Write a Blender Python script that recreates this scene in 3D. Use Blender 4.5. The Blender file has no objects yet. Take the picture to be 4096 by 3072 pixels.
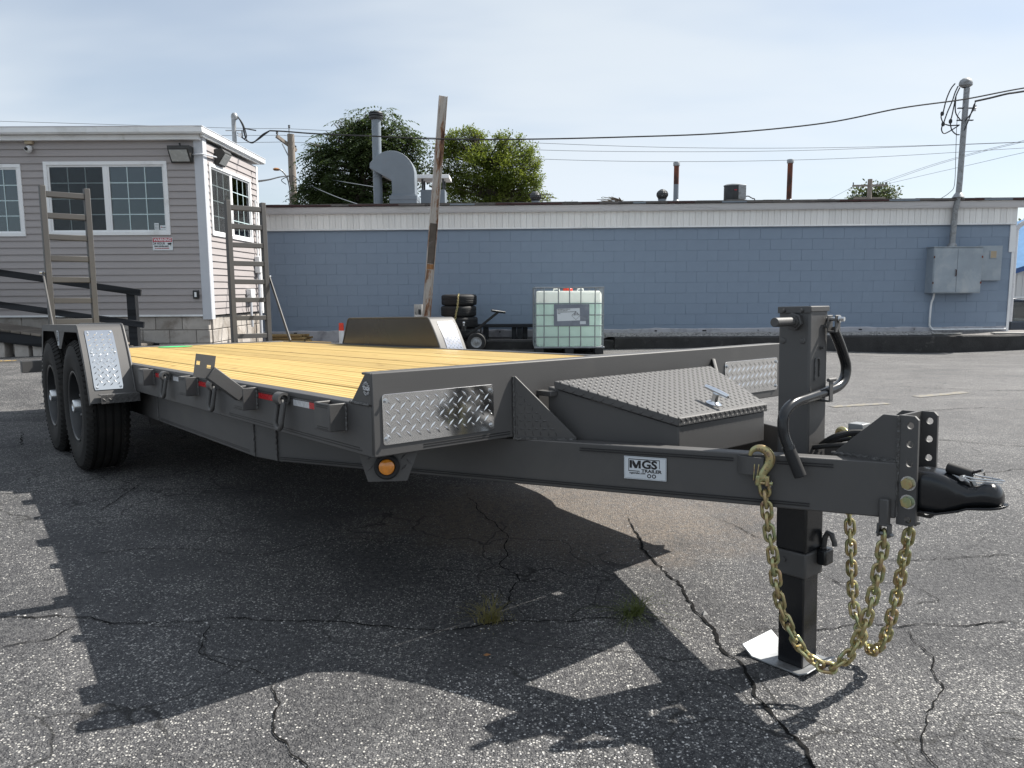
import bpy, bmesh, math, random
import numpy as np
from mathutils import Vector, Matrix, noise as mnoise

R = math.radians
scene = bpy.context.scene
COL = scene.collection

# ------------------------------------------------------------------ camera
CAM_H, PITCH, ROLL, FPX = 1.1203, R(7.2105), R(-0.3), 2995.77     # focal length in pixels of a 4096 px wide picture
cam_data = bpy.data.cameras.new('camera')
cam = bpy.data.objects.new('camera', cam_data)
COL.objects.link(cam)
cam_data.sensor_width = 36.0
cam_data.lens = 36.0 * FPX / 4096.0
cam_data.clip_start = 0.05
cam_data.clip_end = 3000
cam.matrix_world = (Matrix.Translation((0, 0, CAM_H)) @ Matrix.Rotation(R(90) - PITCH, 4, 'X') @ Matrix.Rotation(ROLL, 4, 'Z'))
scene.camera = cam

# ------------------------------------------------------------------ sky and sun
SUN_AZ, SUN_EL = R(66.0), R(48.5)            # azimuth measured from +Y towards +X
world = bpy.data.worlds.new('World')
scene.world = world
world.use_nodes = True
wn, wl = world.node_tree.nodes, world.node_tree.links
wn.clear()
w_out = wn.new('ShaderNodeOutputWorld')
w_bg = wn.new('ShaderNodeBackground')
w_sky = wn.new('ShaderNodeTexSky')
w_sky.sky_type = 'NISHITA'
w_sky.sun_disc = False
w_sky.sun_elevation = SUN_EL
w_sky.sun_rotation = SUN_AZ
w_sky.air_density = 1.0
w_sky.dust_density = 1.0
w_sky.ozone_density = 1.0
w_bg.inputs['Strength'].default_value = 0.078
# thin high cloud: the sky's own light, whitened where the cloud veil is thick
w_tc = wn.new('ShaderNodeTexCoord')
w_sep = wn.new('ShaderNodeSeparateXYZ')
wl.new(w_tc.outputs['Generated'], w_sep.inputs[0])
w_z = wn.new('ShaderNodeMath'); w_z.operation = 'ADD'; w_z.inputs[1].default_value = 0.22
wl.new(w_sep.outputs['Z'], w_z.inputs[0])
w_zm = wn.new('ShaderNodeMath'); w_zm.operation = 'MAXIMUM'; w_zm.inputs[1].default_value = 0.05
wl.new(w_z.outputs[0], w_zm.inputs[0])
w_dx = wn.new('ShaderNodeMath'); w_dx.operation = 'DIVIDE'
w_dy = wn.new('ShaderNodeMath'); w_dy.operation = 'DIVIDE'
wl.new(w_sep.outputs['X'], w_dx.inputs[0]); wl.new(w_zm.outputs[0], w_dx.inputs[1])
wl.new(w_sep.outputs['Y'], w_dy.inputs[0]); wl.new(w_zm.outputs[0], w_dy.inputs[1])
w_cmb = wn.new('ShaderNodeCombineXYZ')
wl.new(w_dx.outputs[0], w_cmb.inputs[0]); wl.new(w_dy.outputs[0], w_cmb.inputs[1])
w_map = wn.new('ShaderNodeMapping'); w_map.inputs['Rotation'].default_value = (0, 0, R(28)); w_map.inputs['Scale'].default_value = (0.55, 1.25, 1)
wl.new(w_cmb.outputs[0], w_map.inputs[0])
w_n1 = wn.new('ShaderNodeTexNoise'); w_n1.inputs['Scale'].default_value = 1.1; w_n1.inputs['Detail'].default_value = 4; w_n1.inputs['Roughness'].default_value = 0.52
wl.new(w_map.outputs[0], w_n1.inputs['Vector'])
w_n2 = wn.new('ShaderNodeTexNoise'); w_n2.inputs['Scale'].default_value = 0.5; w_n2.inputs['Detail'].default_value = 1
wl.new(w_cmb.outputs[0], w_n2.inputs['Vector'])
w_add = wn.new('ShaderNodeMath'); w_add.operation = 'ADD'
wl.new(w_n1.outputs['Fac'], w_add.inputs[0]); wl.new(w_n2.outputs['Fac'], w_add.inputs[1])
w_mr = wn.new('ShaderNodeMapRange'); w_mr.interpolation_type = 'SMOOTHSTEP'
w_mr.inputs['From Min'].default_value = 0.80; w_mr.inputs['From Max'].default_value = 1.18
w_mr.inputs['To Min'].default_value = 0.45; w_mr.inputs['To Max'].default_value = 0.97
wl.new(w_add.outputs[0], w_mr.inputs['Value'])
w_bw = wn.new('ShaderNodeRGBToBW'); wl.new(w_sky.outputs[0], w_bw.inputs[0])
w_gain = wn.new('ShaderNodeMath'); w_gain.operation = 'MULTIPLY'; w_gain.inputs[1].default_value = 0.30
wl.new(w_bw.outputs[0], w_gain.inputs[0])
w_floor = wn.new('ShaderNodeMath'); w_floor.operation = 'ADD'; w_floor.inputs[1].default_value = 5.3
wl.new(w_gain.outputs[0], w_floor.inputs[0])
w_tint = wn.new('ShaderNodeMixRGB'); w_tint.blend_type = 'MULTIPLY'; w_tint.inputs['Fac'].default_value = 1
w_tint.inputs['Color2'].default_value = (0.89, 0.98, 1.075, 1)
wl.new(w_floor.outputs[0], w_tint.inputs['Color1'])
w_mix = wn.new('ShaderNodeMixRGB')
wl.new(w_mr.outputs[0], w_mix.inputs['Fac']); wl.new(w_sky.outputs[0], w_mix.inputs['Color1']); wl.new(w_tint.outputs[0], w_mix.inputs['Color2'])
wl.new(w_mix.outputs[0], w_bg.inputs['Color']); wl.new(w_bg.outputs[0], w_out.inputs[0])

sun_data = bpy.data.lights.new('sun', 'SUN')
sun_data.energy = 5.0
sun_data.angle = R(0.55)
sun_data.color = (1.0, 0.955, 0.88)
sun = bpy.data.objects.new('sun', sun_data)
COL.objects.link(sun)
SUN_DIR = Vector((math.sin(SUN_AZ) * math.cos(SUN_EL), math.cos(SUN_AZ) * math.cos(SUN_EL), math.sin(SUN_EL)))
sun.rotation_euler = SUN_DIR.to_track_quat('Z', 'Y').to_euler()
sun.location = SUN_DIR * 60

scene.view_settings.view_transform = 'Standard'
scene.view_settings.look = 'None'
scene.view_settings.gamma = 1
scene.view_settings.use_curve_mapping = False
scene.view_settings.exposure = 0.80
scene.render.engine = 'CYCLES'
scene.cycles.use_denoising = True
scene.cycles.max_bounces = 5
scene.cycles.transparent_max_bounces = 12
scene.cycles.sample_clamp_indirect = 6
scene.cycles.caustics_reflective = False
scene.cycles.caustics_refractive = False

# ------------------------------------------------------------------ frames of reference
# the picture's rays, so that a measured spot can be turned into a place at a known distance
_cp, _sp, _cr, _sr = math.cos(PITCH), math.sin(PITCH), math.cos(ROLL), math.sin(ROLL)
def ray(u, v):
    a, b = (u - 2048) / FPX, -(v - 1536) / FPX
    x = a * _cr - b * _sr; z = a * _sr + b * _cr
    return Vector((x, _cp + z * _sp, -_sp + z * _cp))
def at(u, v, Y):
    d = ray(u, v); k = Y / d.y
    return Vector((d.x * k, Y, CAM_H + d.z * k))
def on_ground(u, v, z=0.0):
    d = ray(u, v); k = (z - CAM_H) / d.z
    return Vector((d.x * k, d.y * k, z))

# trailer frame: x forward to the coupler, y to its left, z up, origin between the two axles
T_O = Vector((-1.89583, 5.64572, 0.40762))
T_X = Vector((0.633879, -0.772796, 0.031353)).normalized(); T_Y = Vector((0.773327, 0.633941, -0.009220)).normalized(); T_Z = T_X.cross(T_Y)
def TW(x, y, z):
    return T_O + T_X * x + T_Y * y + T_Z * z

# ------------------------------------------------------------------ the lie of the ground
_cpts = [(-2.55, 4.5, .03), (-3.1, 5.2, .018), (-.7, 6.06, .018), (-1.24, 6.7, -.002), (-2.5, 3.6, .055), (-1.2, 1.9, -.015), (.9, 2.2, -.052), (.3, 3.1, -.06), (2.5, 2.5, -.03), (1, 13.1, 0), (5, 13.5, 0), (7.6, 13.9, -.10), (9.3, 13.9, -.05), (2, 9, 0), (-2.2, 9, .05),
         (-6.5, 10.2, .215), (-4.8, 11.2, .2), (-8, 7, .14), (-4.7, 13.5, .15), (-2, 14, .05), (0, .5, -.02), (-5, 4, .08), (5, 5, 0), (8, 9, 0), (0, 5, .0), (-12, 11, .22)]
_cp_a = np.array(_cpts)
def _kern(d2):
    return np.exp(-d2 / (2 * 2.1 * 2.1))
_kk = _kern(((_cp_a[:, None, :2] - _cp_a[None, :, :2]) ** 2).sum(2)) + np.eye(len(_cp_a)) * .02
_kw = np.linalg.solve(_kk, _cp_a[:, 2])
def ground_z(X, Y):
    X = np.asarray(X, float); Y = np.asarray(Y, float)
    z = np.zeros_like(X)
    for (cx, cy, cz), w in zip(_cpts, _kw):
        z += w * _kern((X - cx) ** 2 + (Y - cy) ** 2)
    def ss(a, b, t):
        t = np.clip((t - a) / (b - a), 0, 1); return t * t * (3 - 2 * t)
    return z - 1.0 * ss(10.2, 13.0, X) * ss(13.5, 17.5, Y)
def gz(x, y):
    return float(ground_z(np.array([x]), np.array([y]))[0])

# ------------------------------------------------------------------ mesh helpers
def V(*a): return Vector(a)

class MB:
    """collects polygons and links them as ONE mesh object"""
    def __init__(self):
        self.v = []; self.f = []
    def add(self, verts, faces):
        o = len(self.v)
        self.v.extend([tuple(p) for p in verts])
        self.f.extend([tuple(i + o for i in f) for f in faces])
        return self
    def box(self, lo, hi, M=None):
        x0, y0, z0 = lo; x1, y1, z1 = hi
        vs = [V(x, y, z) for x in (x0, x1) for y in (y0, y1) for z in (z0, z1)]
        if M is not None: vs = [M @ p for p in vs]
        return self.add(vs, [(0, 1, 3, 2), (4, 6, 7, 5), (0, 4, 5, 1), (2, 3, 7, 6), (0, 2, 6, 4), (1, 5, 7, 3)])
    def bar(self, p, q, w, h, up=(0, 0, 1), ext=0.0):
        """rectangular bar from p to q: w across, h along up"""
        p, q = Vector(p), Vector(q); d = (q - p).normalized(); s = d.cross(Vector(up)).normalized(); u = s.cross(d)
        p = p - d * ext; q = q + d * ext
        vs = []
        for c in (p, q):
            for a, b in ((-1, -1), (1, -1), (1, 1), (-1, 1)):
                vs.append(c + s * (a * w / 2) + u * (b * h / 2))
        return self.add(vs, [(3, 2, 1, 0), (4, 5, 6, 7), (0, 1, 5, 4), (1, 2, 6, 5), (2, 3, 7, 6), (3, 0, 4, 7)])
    def cyl(self, p, q, r0, r1=None, n=14, caps=True):
        r1 = r0 if r1 is None else r1
        p, q = Vector(p), Vector(q); d = (q - p).normalized()
        a = d.orthogonal().normalized(); b = d.cross(a)
        vs = []
        for c, r in ((p, r0), (q, r1)):
            for i in range(n):
                t = 2 * math.pi * i / n; vs.append(c + (a * math.cos(t) + b * math.sin(t)) * r)
        fs = [(i, (i + 1) % n, n + (i + 1) % n, n + i) for i in range(n)]
        if caps: fs += [tuple(range(n - 1, -1, -1)), tuple(range(n, 2 * n))]
        return self.add(vs, fs)
    def tube(self, path, r, n=10, closed=False, caps=True, flat=None):
        """round tube along a polyline; r a number or one radius per point; flat: squash factor along a fixed normal"""
        P = [Vector(p) for p in path]; m = len(P)
        rr = r if isinstance(r, (list, tuple)) else [r] * m
        tang = []
        for i in range(m):
            if closed: d = P[(i + 1) % m] - P[(i - 1) % m]
            else: d = P[min(i + 1, m - 1)] - P[max(i - 1, 0)]
            tang.append(d.normalized())
        a = tang[0].orthogonal().normalized() if flat is None else Vector(flat)
        vs = []
        for i in range(m):
            t = tang[i]; a = (a - t * a.dot(t)).normalized(); b = t.cross(a)
            for k in range(n):
                w = 2 * math.pi * k / n; vs.append(P[i] + (a * math.cos(w) + b * math.sin(w)) * rr[i])
        fs = []
        for i in range(m if closed else m - 1):
            j = (i + 1) % m
            for k in range(n):
                fs.append((i * n + k, i * n + (k + 1) % n, j * n + (k + 1) % n, j * n + k))
        if caps and not closed:
            fs += [tuple(range(n - 1, -1, -1)), tuple(range((m - 1) * n, m * n))]
        return self.add(vs, fs)
    def prism(self, poly, lo, hi, axis='y'):
        """polygon extruded along an axis; poly in the two other axes in order (x,z) (x,y) or (y,z)"""
        n = len(poly); vs = []
        for c in (lo, hi):
            for a, b in poly:
                vs.append((a, c, b) if axis == 'y' else ((a, b, c) if axis == 'z' else (c, a, b)))
        fs = [(i, (i + 1) % n, n + (i + 1) % n, n + i) for i in range(n)] + [tuple(range(n - 1, -1, -1)), tuple(range(n, 2 * n))]
        return self.add(vs, fs)
    def sheet(self, pts, t, nrm):
        """flat polygon of points with thickness t along nrm"""
        P = [Vector(p) for p in pts]; nv = Vector(nrm).normalized() * t; n = len(P)
        return self.add(P + [p + nv for p in P], [(i, (i + 1) % n, n + (i + 1) % n, n + i) for i in range(n)] + [tuple(range(n - 1, -1, -1)), tuple(range(n, 2 * n))])
    def lathe(self, prof, M=None, n=32, a0=0.0, a1=2 * math.pi):
        """profile of (radius, height) about local z; M places it"""
        full = abs(a1 - a0 - 2 * math.pi) < 1e-6; k = n if full else n + 1
        vs = []
        for i in range(k):
            t = a0 + (a1 - a0) * i / n
            for r, z in prof:
                p = V(r * math.cos(t), r * math.sin(t), z); vs.append(M @ p if M is not None else p)
        m = len(prof); fs = []
        for i in range(n):
            j = (i + 1) % k
            for q in range(m - 1):
                fs.append((i * m + q, j * m + q, j * m + q + 1, i * m + q + 1))
        return self.add(vs, fs)
    def disc(self, c, nrm, r, n=20):
        c = Vector(c); d = Vector(nrm).normalized(); a = d.orthogonal().normalized(); b = d.cross(a)
        return self.add([c + (a * math.cos(2 * math.pi * i / n) + b * math.sin(2 * math.pi * i / n)) * r for i in range(n)], [tuple(range(n))])
    def build(self, name, mat, parent=None, smooth=None, bevel=0.0, seg=2, fix=True, loc=None, weld=0.0, angle=34, **props):
        me = bpy.data.meshes.new(name)
        me.from_pydata(self.v, [], self.f)
        if fix or weld:
            bm = bmesh.new(); bm.from_mesh(me)
            if weld: bmesh.ops.remove_doubles(bm, verts=bm.verts, dist=weld)
            if fix: bmesh.ops.recalc_face_normals(bm, faces=bm.faces)
            bm.to_mesh(me); bm.free()
        o = link(name, me, mat, parent)
        if smooth: smooth_mesh(me, smooth if not isinstance(smooth, bool) else angle)
        if bevel:
            md = o.modifiers.new('bevel', 'BEVEL'); md.width = bevel; md.segments = seg; md.limit_method = 'ANGLE'; md.angle_limit = R(40)
            md.harden_normals = False
            smooth_mesh(me, 60)
        if loc is not None: o.location = loc
        for k, val in props.items(): o[k] = val
        return o

def smooth_mesh(me, angle=34):
    me.polygons.foreach_set('use_smooth', [True] * len(me.polygons))
    me.set_sharp_from_angle(angle=R(angle))

def link(name, me, mat, parent=None):
    o = bpy.data.objects.new(name, me)
    COL.objects.link(o)
    if mat is not None and me is not None and not me.materials:
        me.materials.append(mat)
    if parent is not None:
        o.parent = parent
        if parent.get('_drop') is not None: o.location = (0, 0, parent['_drop'])
    return o

def thing(name, label, cat, loc=(0, 0, 0), rotz=0.0, group=None, matrix=None):
    o = bpy.data.objects.new(name, None); COL.objects.link(o)
    o.empty_display_size = 0.2
    if matrix is not None: o.matrix_world = matrix
    else:
        o.location = loc; o.rotation_euler = (0, 0, rotz)
    return tag(o, label, cat, group)

def tag(o, label=None, cat=None, group=None, kind=None):
    if label: o['label'] = label
    if cat: o['category'] = cat
    if group: o['group'] = group
    if kind: o['kind'] = kind
    return o

def empty_part(name, parent, loc=(0, 0, 0)):
    o = bpy.data.objects.new(name, None); COL.objects.link(o); o.parent = parent; o.location = loc
    o.empty_display_size = 0.1
    return o

def place(me_obj, parent=None, M=None):
    """another object sharing the same mesh"""
    c = me_obj.copy(); COL.objects.link(c)
    if parent is not None: c.parent = parent
    if M is not None: c.matrix_local = M
    return c

def text_on(name, s, size, mat, parent, M, align='CENTER', bold=0.0, sx=1.0, thick=0.0004, shear=0.0, spacing=1.0):
    cu = bpy.data.curves.new(name, 'FONT'); cu.body = s; cu.size = size; cu.align_x = align; cu.align_y = 'CENTER'
    cu.extrude = thick; cu.offset = bold; cu.shear = shear; cu.resolution_u = 3; cu.space_character = spacing
    t = bpy.data.objects.new(name, cu); COL.objects.link(t)
    dg = bpy.context.evaluated_depsgraph_get()
    me = bpy.data.meshes.new_from_object(t.evaluated_get(dg))
    bpy.data.objects.remove(t); bpy.data.curves.remove(cu)
    me.materials.clear()
    me.transform(Matrix.Diagonal((sx, 1, 1, 1)))
    o = link(name, me, mat, parent)
    o.matrix_local = M
    o['kind'] = 'stuff'
    return o

def frame(o, x, z):
    """matrix with local x, local z (normal) and origin given"""
    x = Vector(x).normalized(); z = Vector(z).normalized(); y = z.cross(x).normalized(); x = y.cross(z)
    return Matrix(((x.x, y.x, z.x, o[0]), (x.y, y.y, z.y, o[1]), (x.z, y.z, z.z, o[2]), (0, 0, 0, 1)))

def treads(mb, M, w, h, pitch=.034, length=.030, width=.0075, height=.0022, margin=.004, inside=None, both=True):
    """raised lozenge tread on a rectangle w by h in the plane of M (x, y), normal z"""
    ny = int(h / (pitch * .5)) + 1; nx = int(w / pitch) + 2
    for j in range(ny):
        for i in range(nx):
            x = (i + (.5 if j % 2 else 0)) * pitch; y = (j + .5) * pitch * .5
            a = R(45) if (j % 2 == 0) else R(-45)
            hl = length / 2
            ex = hl * .72
            if x < ex + margin or x > w - ex - margin or y < ex * .9 + margin or y > h - ex * .9 - margin: continue
            if inside and not inside(x, y): continue
            c, s = math.cos(a), math.sin(a)
            loc = [(-hl, 0, 0), (0, -width / 2, 0), (hl, 0, 0), (0, width / 2, 0), (-hl * .35, 0, height), (hl * .35, 0, height)]
            vs = [M @ V(x + px * c - py * s, y + px * s + py * c, pz) for px, py, pz in loc]
            mb.add(vs, [(0, 1, 4), (1, 5, 4), (1, 2, 5), (2, 3, 5), (3, 4, 5), (3, 0, 4)])
    return mb

def hexhead(mb, c, nrm, r, h, n=6):
    c = Vector(c); d = Vector(nrm).normalized()
    mb.cyl(c, c + d * h * .25, r * 1.35, n=16)
    mb.cyl(c + d * h * .25, c + d * h, r, r * .96, n=n)
    return mb

# ------------------------------------------------------------------ materials
MATS = {}
def nodes_of(name):
    m = bpy.data.materials.new(name); m.use_nodes = True
    nt = m.node_tree; b = nt.nodes['Principled BSDF']
    MATS[name] = m
    return m, nt.nodes, nt.links, b

def ramp(nd, stops, interp='LINEAR'):
    r = nd.new('ShaderNodeValToRGB'); cr = r.color_ramp; cr.interpolation = interp
    while len(cr.elements) < len(stops): cr.elements.new(0.5)
    for e, (p, c) in zip(cr.elements, stops):
        e.position = p; e.color = (*c, 1) if len(c) == 3 else c
    return r

def g3(v): return (v, v, v)

def paint(name, col, rough=.5, metal=0.0, var=.12, scale=6.0, bump=.0, bscale=120.0, spec=.5, coord='Object', rvar=.08, stretch=None, coat=0.0, dirt=None, dirt_scale=2.0, dirt_amt=(.55, .75), rand=0.0):
    """a solid colour with soft large variation, a little roughness variation, fine bump and optional stains"""
    m, nd, ln, b = nodes_of(name)
    tc = nd.new('ShaderNodeTexCoord'); src = tc.outputs[coord]
    if stretch:
        mp = nd.new('ShaderNodeMapping'); mp.inputs['Scale'].default_value = stretch; ln.new(src, mp.inputs[0]); src = mp.outputs[0]
    n = nd.new('ShaderNodeTexNoise'); n.inputs['Scale'].default_value = scale; n.inputs['Detail'].default_value = 3; n.inputs['Roughness'].default_value = .6
    ln.new(src, n.inputs['Vector'])
    lo = tuple(max(c * (1 - var), 0) for c in col); hi = tuple(min(c * (1 + var), 1) for c in col)
    r = ramp(nd, [(.28, lo), (.72, hi)]); ln.new(n.outputs['Fac'], r.inputs[0])
    out = r.outputs[0]
    if dirt:
        n3 = nd.new('ShaderNodeTexNoise'); n3.inputs['Scale'].default_value = dirt_scale; n3.inputs['Detail'].default_value = 5; n3.inputs['Roughness'].default_value = .65; n3.inputs['Distortion'].default_value = .4
        ln.new(src, n3.inputs['Vector'])
        mr = nd.new('ShaderNodeMapRange'); mr.inputs['From Min'].default_value = dirt_amt[0]; mr.inputs['From Max'].default_value = dirt_amt[1]; ln.new(n3.outputs['Fac'], mr.inputs['Value'])
        mx = nd.new('ShaderNodeMixRGB'); mx.inputs['Color2'].default_value = (*dirt, 1); ln.new(mr.outputs[0], mx.inputs['Fac']); ln.new(out, mx.inputs['Color1']); out = mx.outputs[0]
    if rand:
        oi = nd.new('ShaderNodeObjectInfo'); mr2 = nd.new('ShaderNodeMapRange'); mr2.inputs['To Min'].default_value = 1 - rand; mr2.inputs['To Max'].default_value = 1 + rand
        ln.new(oi.outputs['Random'], mr2.inputs['Value'])
        mm = nd.new('ShaderNodeVectorMath'); mm.operation = 'SCALE'; ln.new(out, mm.inputs[0]); ln.new(mr2.outputs[0], mm.inputs['Scale']); out = mm.outputs[0]
    ln.new(out, b.inputs['Base Color'])
    rr = nd.new('ShaderNodeMapRange'); rr.inputs['To Min'].default_value = max(rough - rvar, .02); rr.inputs['To Max'].default_value = min(rough + rvar, 1)
    ln.new(n.outputs['Fac'], rr.inputs['Value']); ln.new(rr.outputs[0], b.inputs['Roughness'])
    b.inputs['Metallic'].default_value = metal; b.inputs['Specular IOR Level'].default_value = spec
    b.inputs['Coat Weight'].default_value = coat; b.inputs['Coat Roughness'].default_value = .32 if name.startswith('charcoal') else .08
    if bump:
        n2 = nd.new('ShaderNodeTexNoise'); n2.inputs['Scale'].default_value = bscale; n2.inputs['Detail'].default_value = 2
        ln.new(src, n2.inputs['Vector'])
        bp = nd.new('ShaderNodeBump'); bp.inputs['Strength'].default_value = bump; bp.inputs['Distance'].default_value = .01
        ln.new(n2.outputs['Fac'], bp.inputs['Height']); ln.new(bp.outputs[0], b.inputs['Normal'])
    return m

def make_asphalt():
    m, nd, ln, b = nodes_of('asphalt')
    tc = nd.new('ShaderNodeTexCoord'); P = tc.outputs['Object']
    def noise(s, d=3, rg=.6, dist=0):
        d = min(d, 3)
        n = nd.new('ShaderNodeTexNoise'); n.inputs['Scale'].default_value = s; n.inputs['Detail'].default_value = d; n.inputs['Roughness'].default_value = rg; n.inputs['Distortion'].default_value = dist
        ln.new(P, n.inputs['Vector']); return n.outputs['Fac']
    def mr(x, a, c, lo=0, hi=1, smooth=True):
        k = nd.new('ShaderNodeMapRange'); k.inputs['From Min'].default_value = a; k.inputs['From Max'].default_value = c; k.inputs['To Min'].default_value = lo; k.inputs['To Max'].default_value = hi
        if smooth: k.interpolation_type = 'SMOOTHSTEP'
        ln.new(x, k.inputs['Value']); return k.outputs[0]
    def math_(op, a, c):
        k = nd.new('ShaderNodeMath'); k.operation = op
        for i, x in enumerate((a, c)):
            if isinstance(x, (int, float)): k.inputs[i].default_value = x
            else: ln.new(x, k.inputs[i])
        return k.outputs[0]
    def mix(f, a, c, mode='MIX'):
        k = nd.new('ShaderNodeMixRGB'); k.blend_type = mode
        for i, x in ((0, f), (1, a), (2, c)):
            if isinstance(x, tuple): k.inputs[i].default_value = (*x, 1)
            elif isinstance(x, (int, float)): k.inputs[i].default_value = x
            else: ln.new(x, k.inputs[i])
        return k.outputs[0]
    # aggregate: cells of two sizes, each with its own tone
    def cells(s):
        v = nd.new('ShaderNodeTexVoronoi'); v.feature = 'F1'; v.inputs['Scale'].default_value = s; v.inputs['Randomness'].default_value = 1
        ln.new(P, v.inputs['Vector'])
        bw = nd.new('ShaderNodeSeparateColor'); ln.new(v.outputs['Color'], bw.inputs[0])
        return v.outputs['Distance'], bw.outputs[0], bw.outputs[1]
    d1, t1, u1 = cells(135); d2, t2, u2 = cells(300)
    wear = noise(.55, 4, .6)            # where the stones are laid bare
    wear2 = noise(2.3, 5, .65, .3)
    exposure = math_('ADD', mr(wear, .35, .68, -.16, .13), mr(wear2, .3, .72, -.15, .15))
    keep1 = math_('GREATER_THAN', math_('ADD', t1, exposure), .74)
    inner1 = mr(d1, .30, .62, 1, 0)
    stone1 = math_('MULTIPLY', keep1, inner1)
    keep2 = math_('GREATER_THAN', math_('ADD', t2, exposure), .66)
    inner2 = mr(d2, .28, .62, 1, 0)
    stone2 = math_('MULTIPLY', keep2, inner2)
    binder = mix(mr(noise(1.1, 6), .3, .7), (.030, .0305, .034), (.055, .055, .059))
    binder = mix(mr(noise(60, 3), .35, .7), binder, (.090, .0895, .091))
    tone1 = mix(u1, (.165, .162, .160), (.50, .485, .455))
    tone2 = mix(u2, (.115, .115, .117), (.31, .302, .295))
    col = mix(stone2, binder, tone2)
    col = mix(stone1, col, tone1)
    # an eroded, sandy hollow
    geo = nd.new('ShaderNodeVectorMath'); geo.operation = 'DISTANCE'
    sc = nd.new('ShaderNodeMapping'); sc.inputs['Location'].default_value = (-.28, -3.75, 0); sc.inputs['Scale'].default_value = (1, 1, 0)
    ln.new(P, sc.inputs[0])
    sc2 = nd.new('ShaderNodeMapping'); sc2.inputs['Rotation'].default_value = (0, 0, R(-25)); sc2.inputs['Scale'].default_value = (.8, 1.25, 1); ln.new(sc.outputs[0], sc2.inputs[0])
    geo.inputs[1].default_value = (0, 0, 0); ln.new(sc2.outputs[0], geo.inputs[0])
    sand = mr(math_('ADD', geo.outputs['Value'], math_('MULTIPLY', noise(3, 6, .65), .9)), .85, 1.5, .92, 0)
    sandcol = mix(mr(noise(220, 2), .3, .7), (.085, .068, .053), (.28, .23, .185))
    col = mix(math_('MULTIPLY', sand, mr(noise(45, 4), .3, .66, .25, 1)), col, sandcol)
    # fine map cracking, here and there
    wn_ = nd.new('ShaderNodeTexNoise'); wn_.inputs['Scale'].default_value = 3.2; wn_.inputs['Detail'].default_value = 3; ln.new(P, wn_.inputs['Vector'])
    wv_ = nd.new('ShaderNodeVectorMath'); wv_.operation = 'SCALE'; wv_.inputs['Scale'].default_value = .42; ln.new(wn_.outputs['Color'], wv_.inputs[0])
    wa_ = nd.new('ShaderNodeVectorMath'); wa_.operation = 'ADD'; ln.new(P, wa_.inputs[0]); ln.new(wv_.outputs[0], wa_.inputs[1])
    ve = nd.new('ShaderNodeTexVoronoi'); ve.feature = 'DISTANCE_TO_EDGE'; ve.inputs['Scale'].default_value = 1.9; ln.new(wa_.outputs[0], ve.inputs['Vector'])
    hair = math_('MULTIPLY', mr(ve.outputs['Distance'], .004, .014, 1, 0), mr(wear, .44, .54))
    col = mix(math_('MULTIPLY', hair, .8), col, (.016, .016, .016))
    # far off the surface is older and paler
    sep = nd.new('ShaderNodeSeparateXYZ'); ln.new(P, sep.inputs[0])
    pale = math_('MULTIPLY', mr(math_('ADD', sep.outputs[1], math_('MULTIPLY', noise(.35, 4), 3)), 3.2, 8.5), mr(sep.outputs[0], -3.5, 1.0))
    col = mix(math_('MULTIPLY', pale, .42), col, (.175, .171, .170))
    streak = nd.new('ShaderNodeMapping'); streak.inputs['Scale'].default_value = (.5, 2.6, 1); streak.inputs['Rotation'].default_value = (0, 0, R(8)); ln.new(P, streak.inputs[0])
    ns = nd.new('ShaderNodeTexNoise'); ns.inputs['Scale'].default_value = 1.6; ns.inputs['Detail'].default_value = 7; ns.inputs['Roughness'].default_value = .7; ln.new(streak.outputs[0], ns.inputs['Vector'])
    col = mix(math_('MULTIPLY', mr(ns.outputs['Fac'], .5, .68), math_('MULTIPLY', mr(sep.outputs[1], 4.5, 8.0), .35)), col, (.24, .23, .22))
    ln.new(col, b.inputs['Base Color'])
    ln.new(mr(stone1, 0, 1, .82, .6), b.inputs['Roughness'])
    b.inputs['Specular IOR Level'].default_value = .35
    h = math_('ADD', math_('MULTIPLY', inner1, .7), math_('MULTIPLY', noise(30, 3, .7), .9))
    bp = nd.new('ShaderNodeBump'); bp.inputs['Strength'].default_value = .85; bp.inputs['Distance'].default_value = .006
    ln.new(h, bp.inputs['Height']); ln.new(bp.outputs[0], b.inputs['Normal'])
    return m

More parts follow.
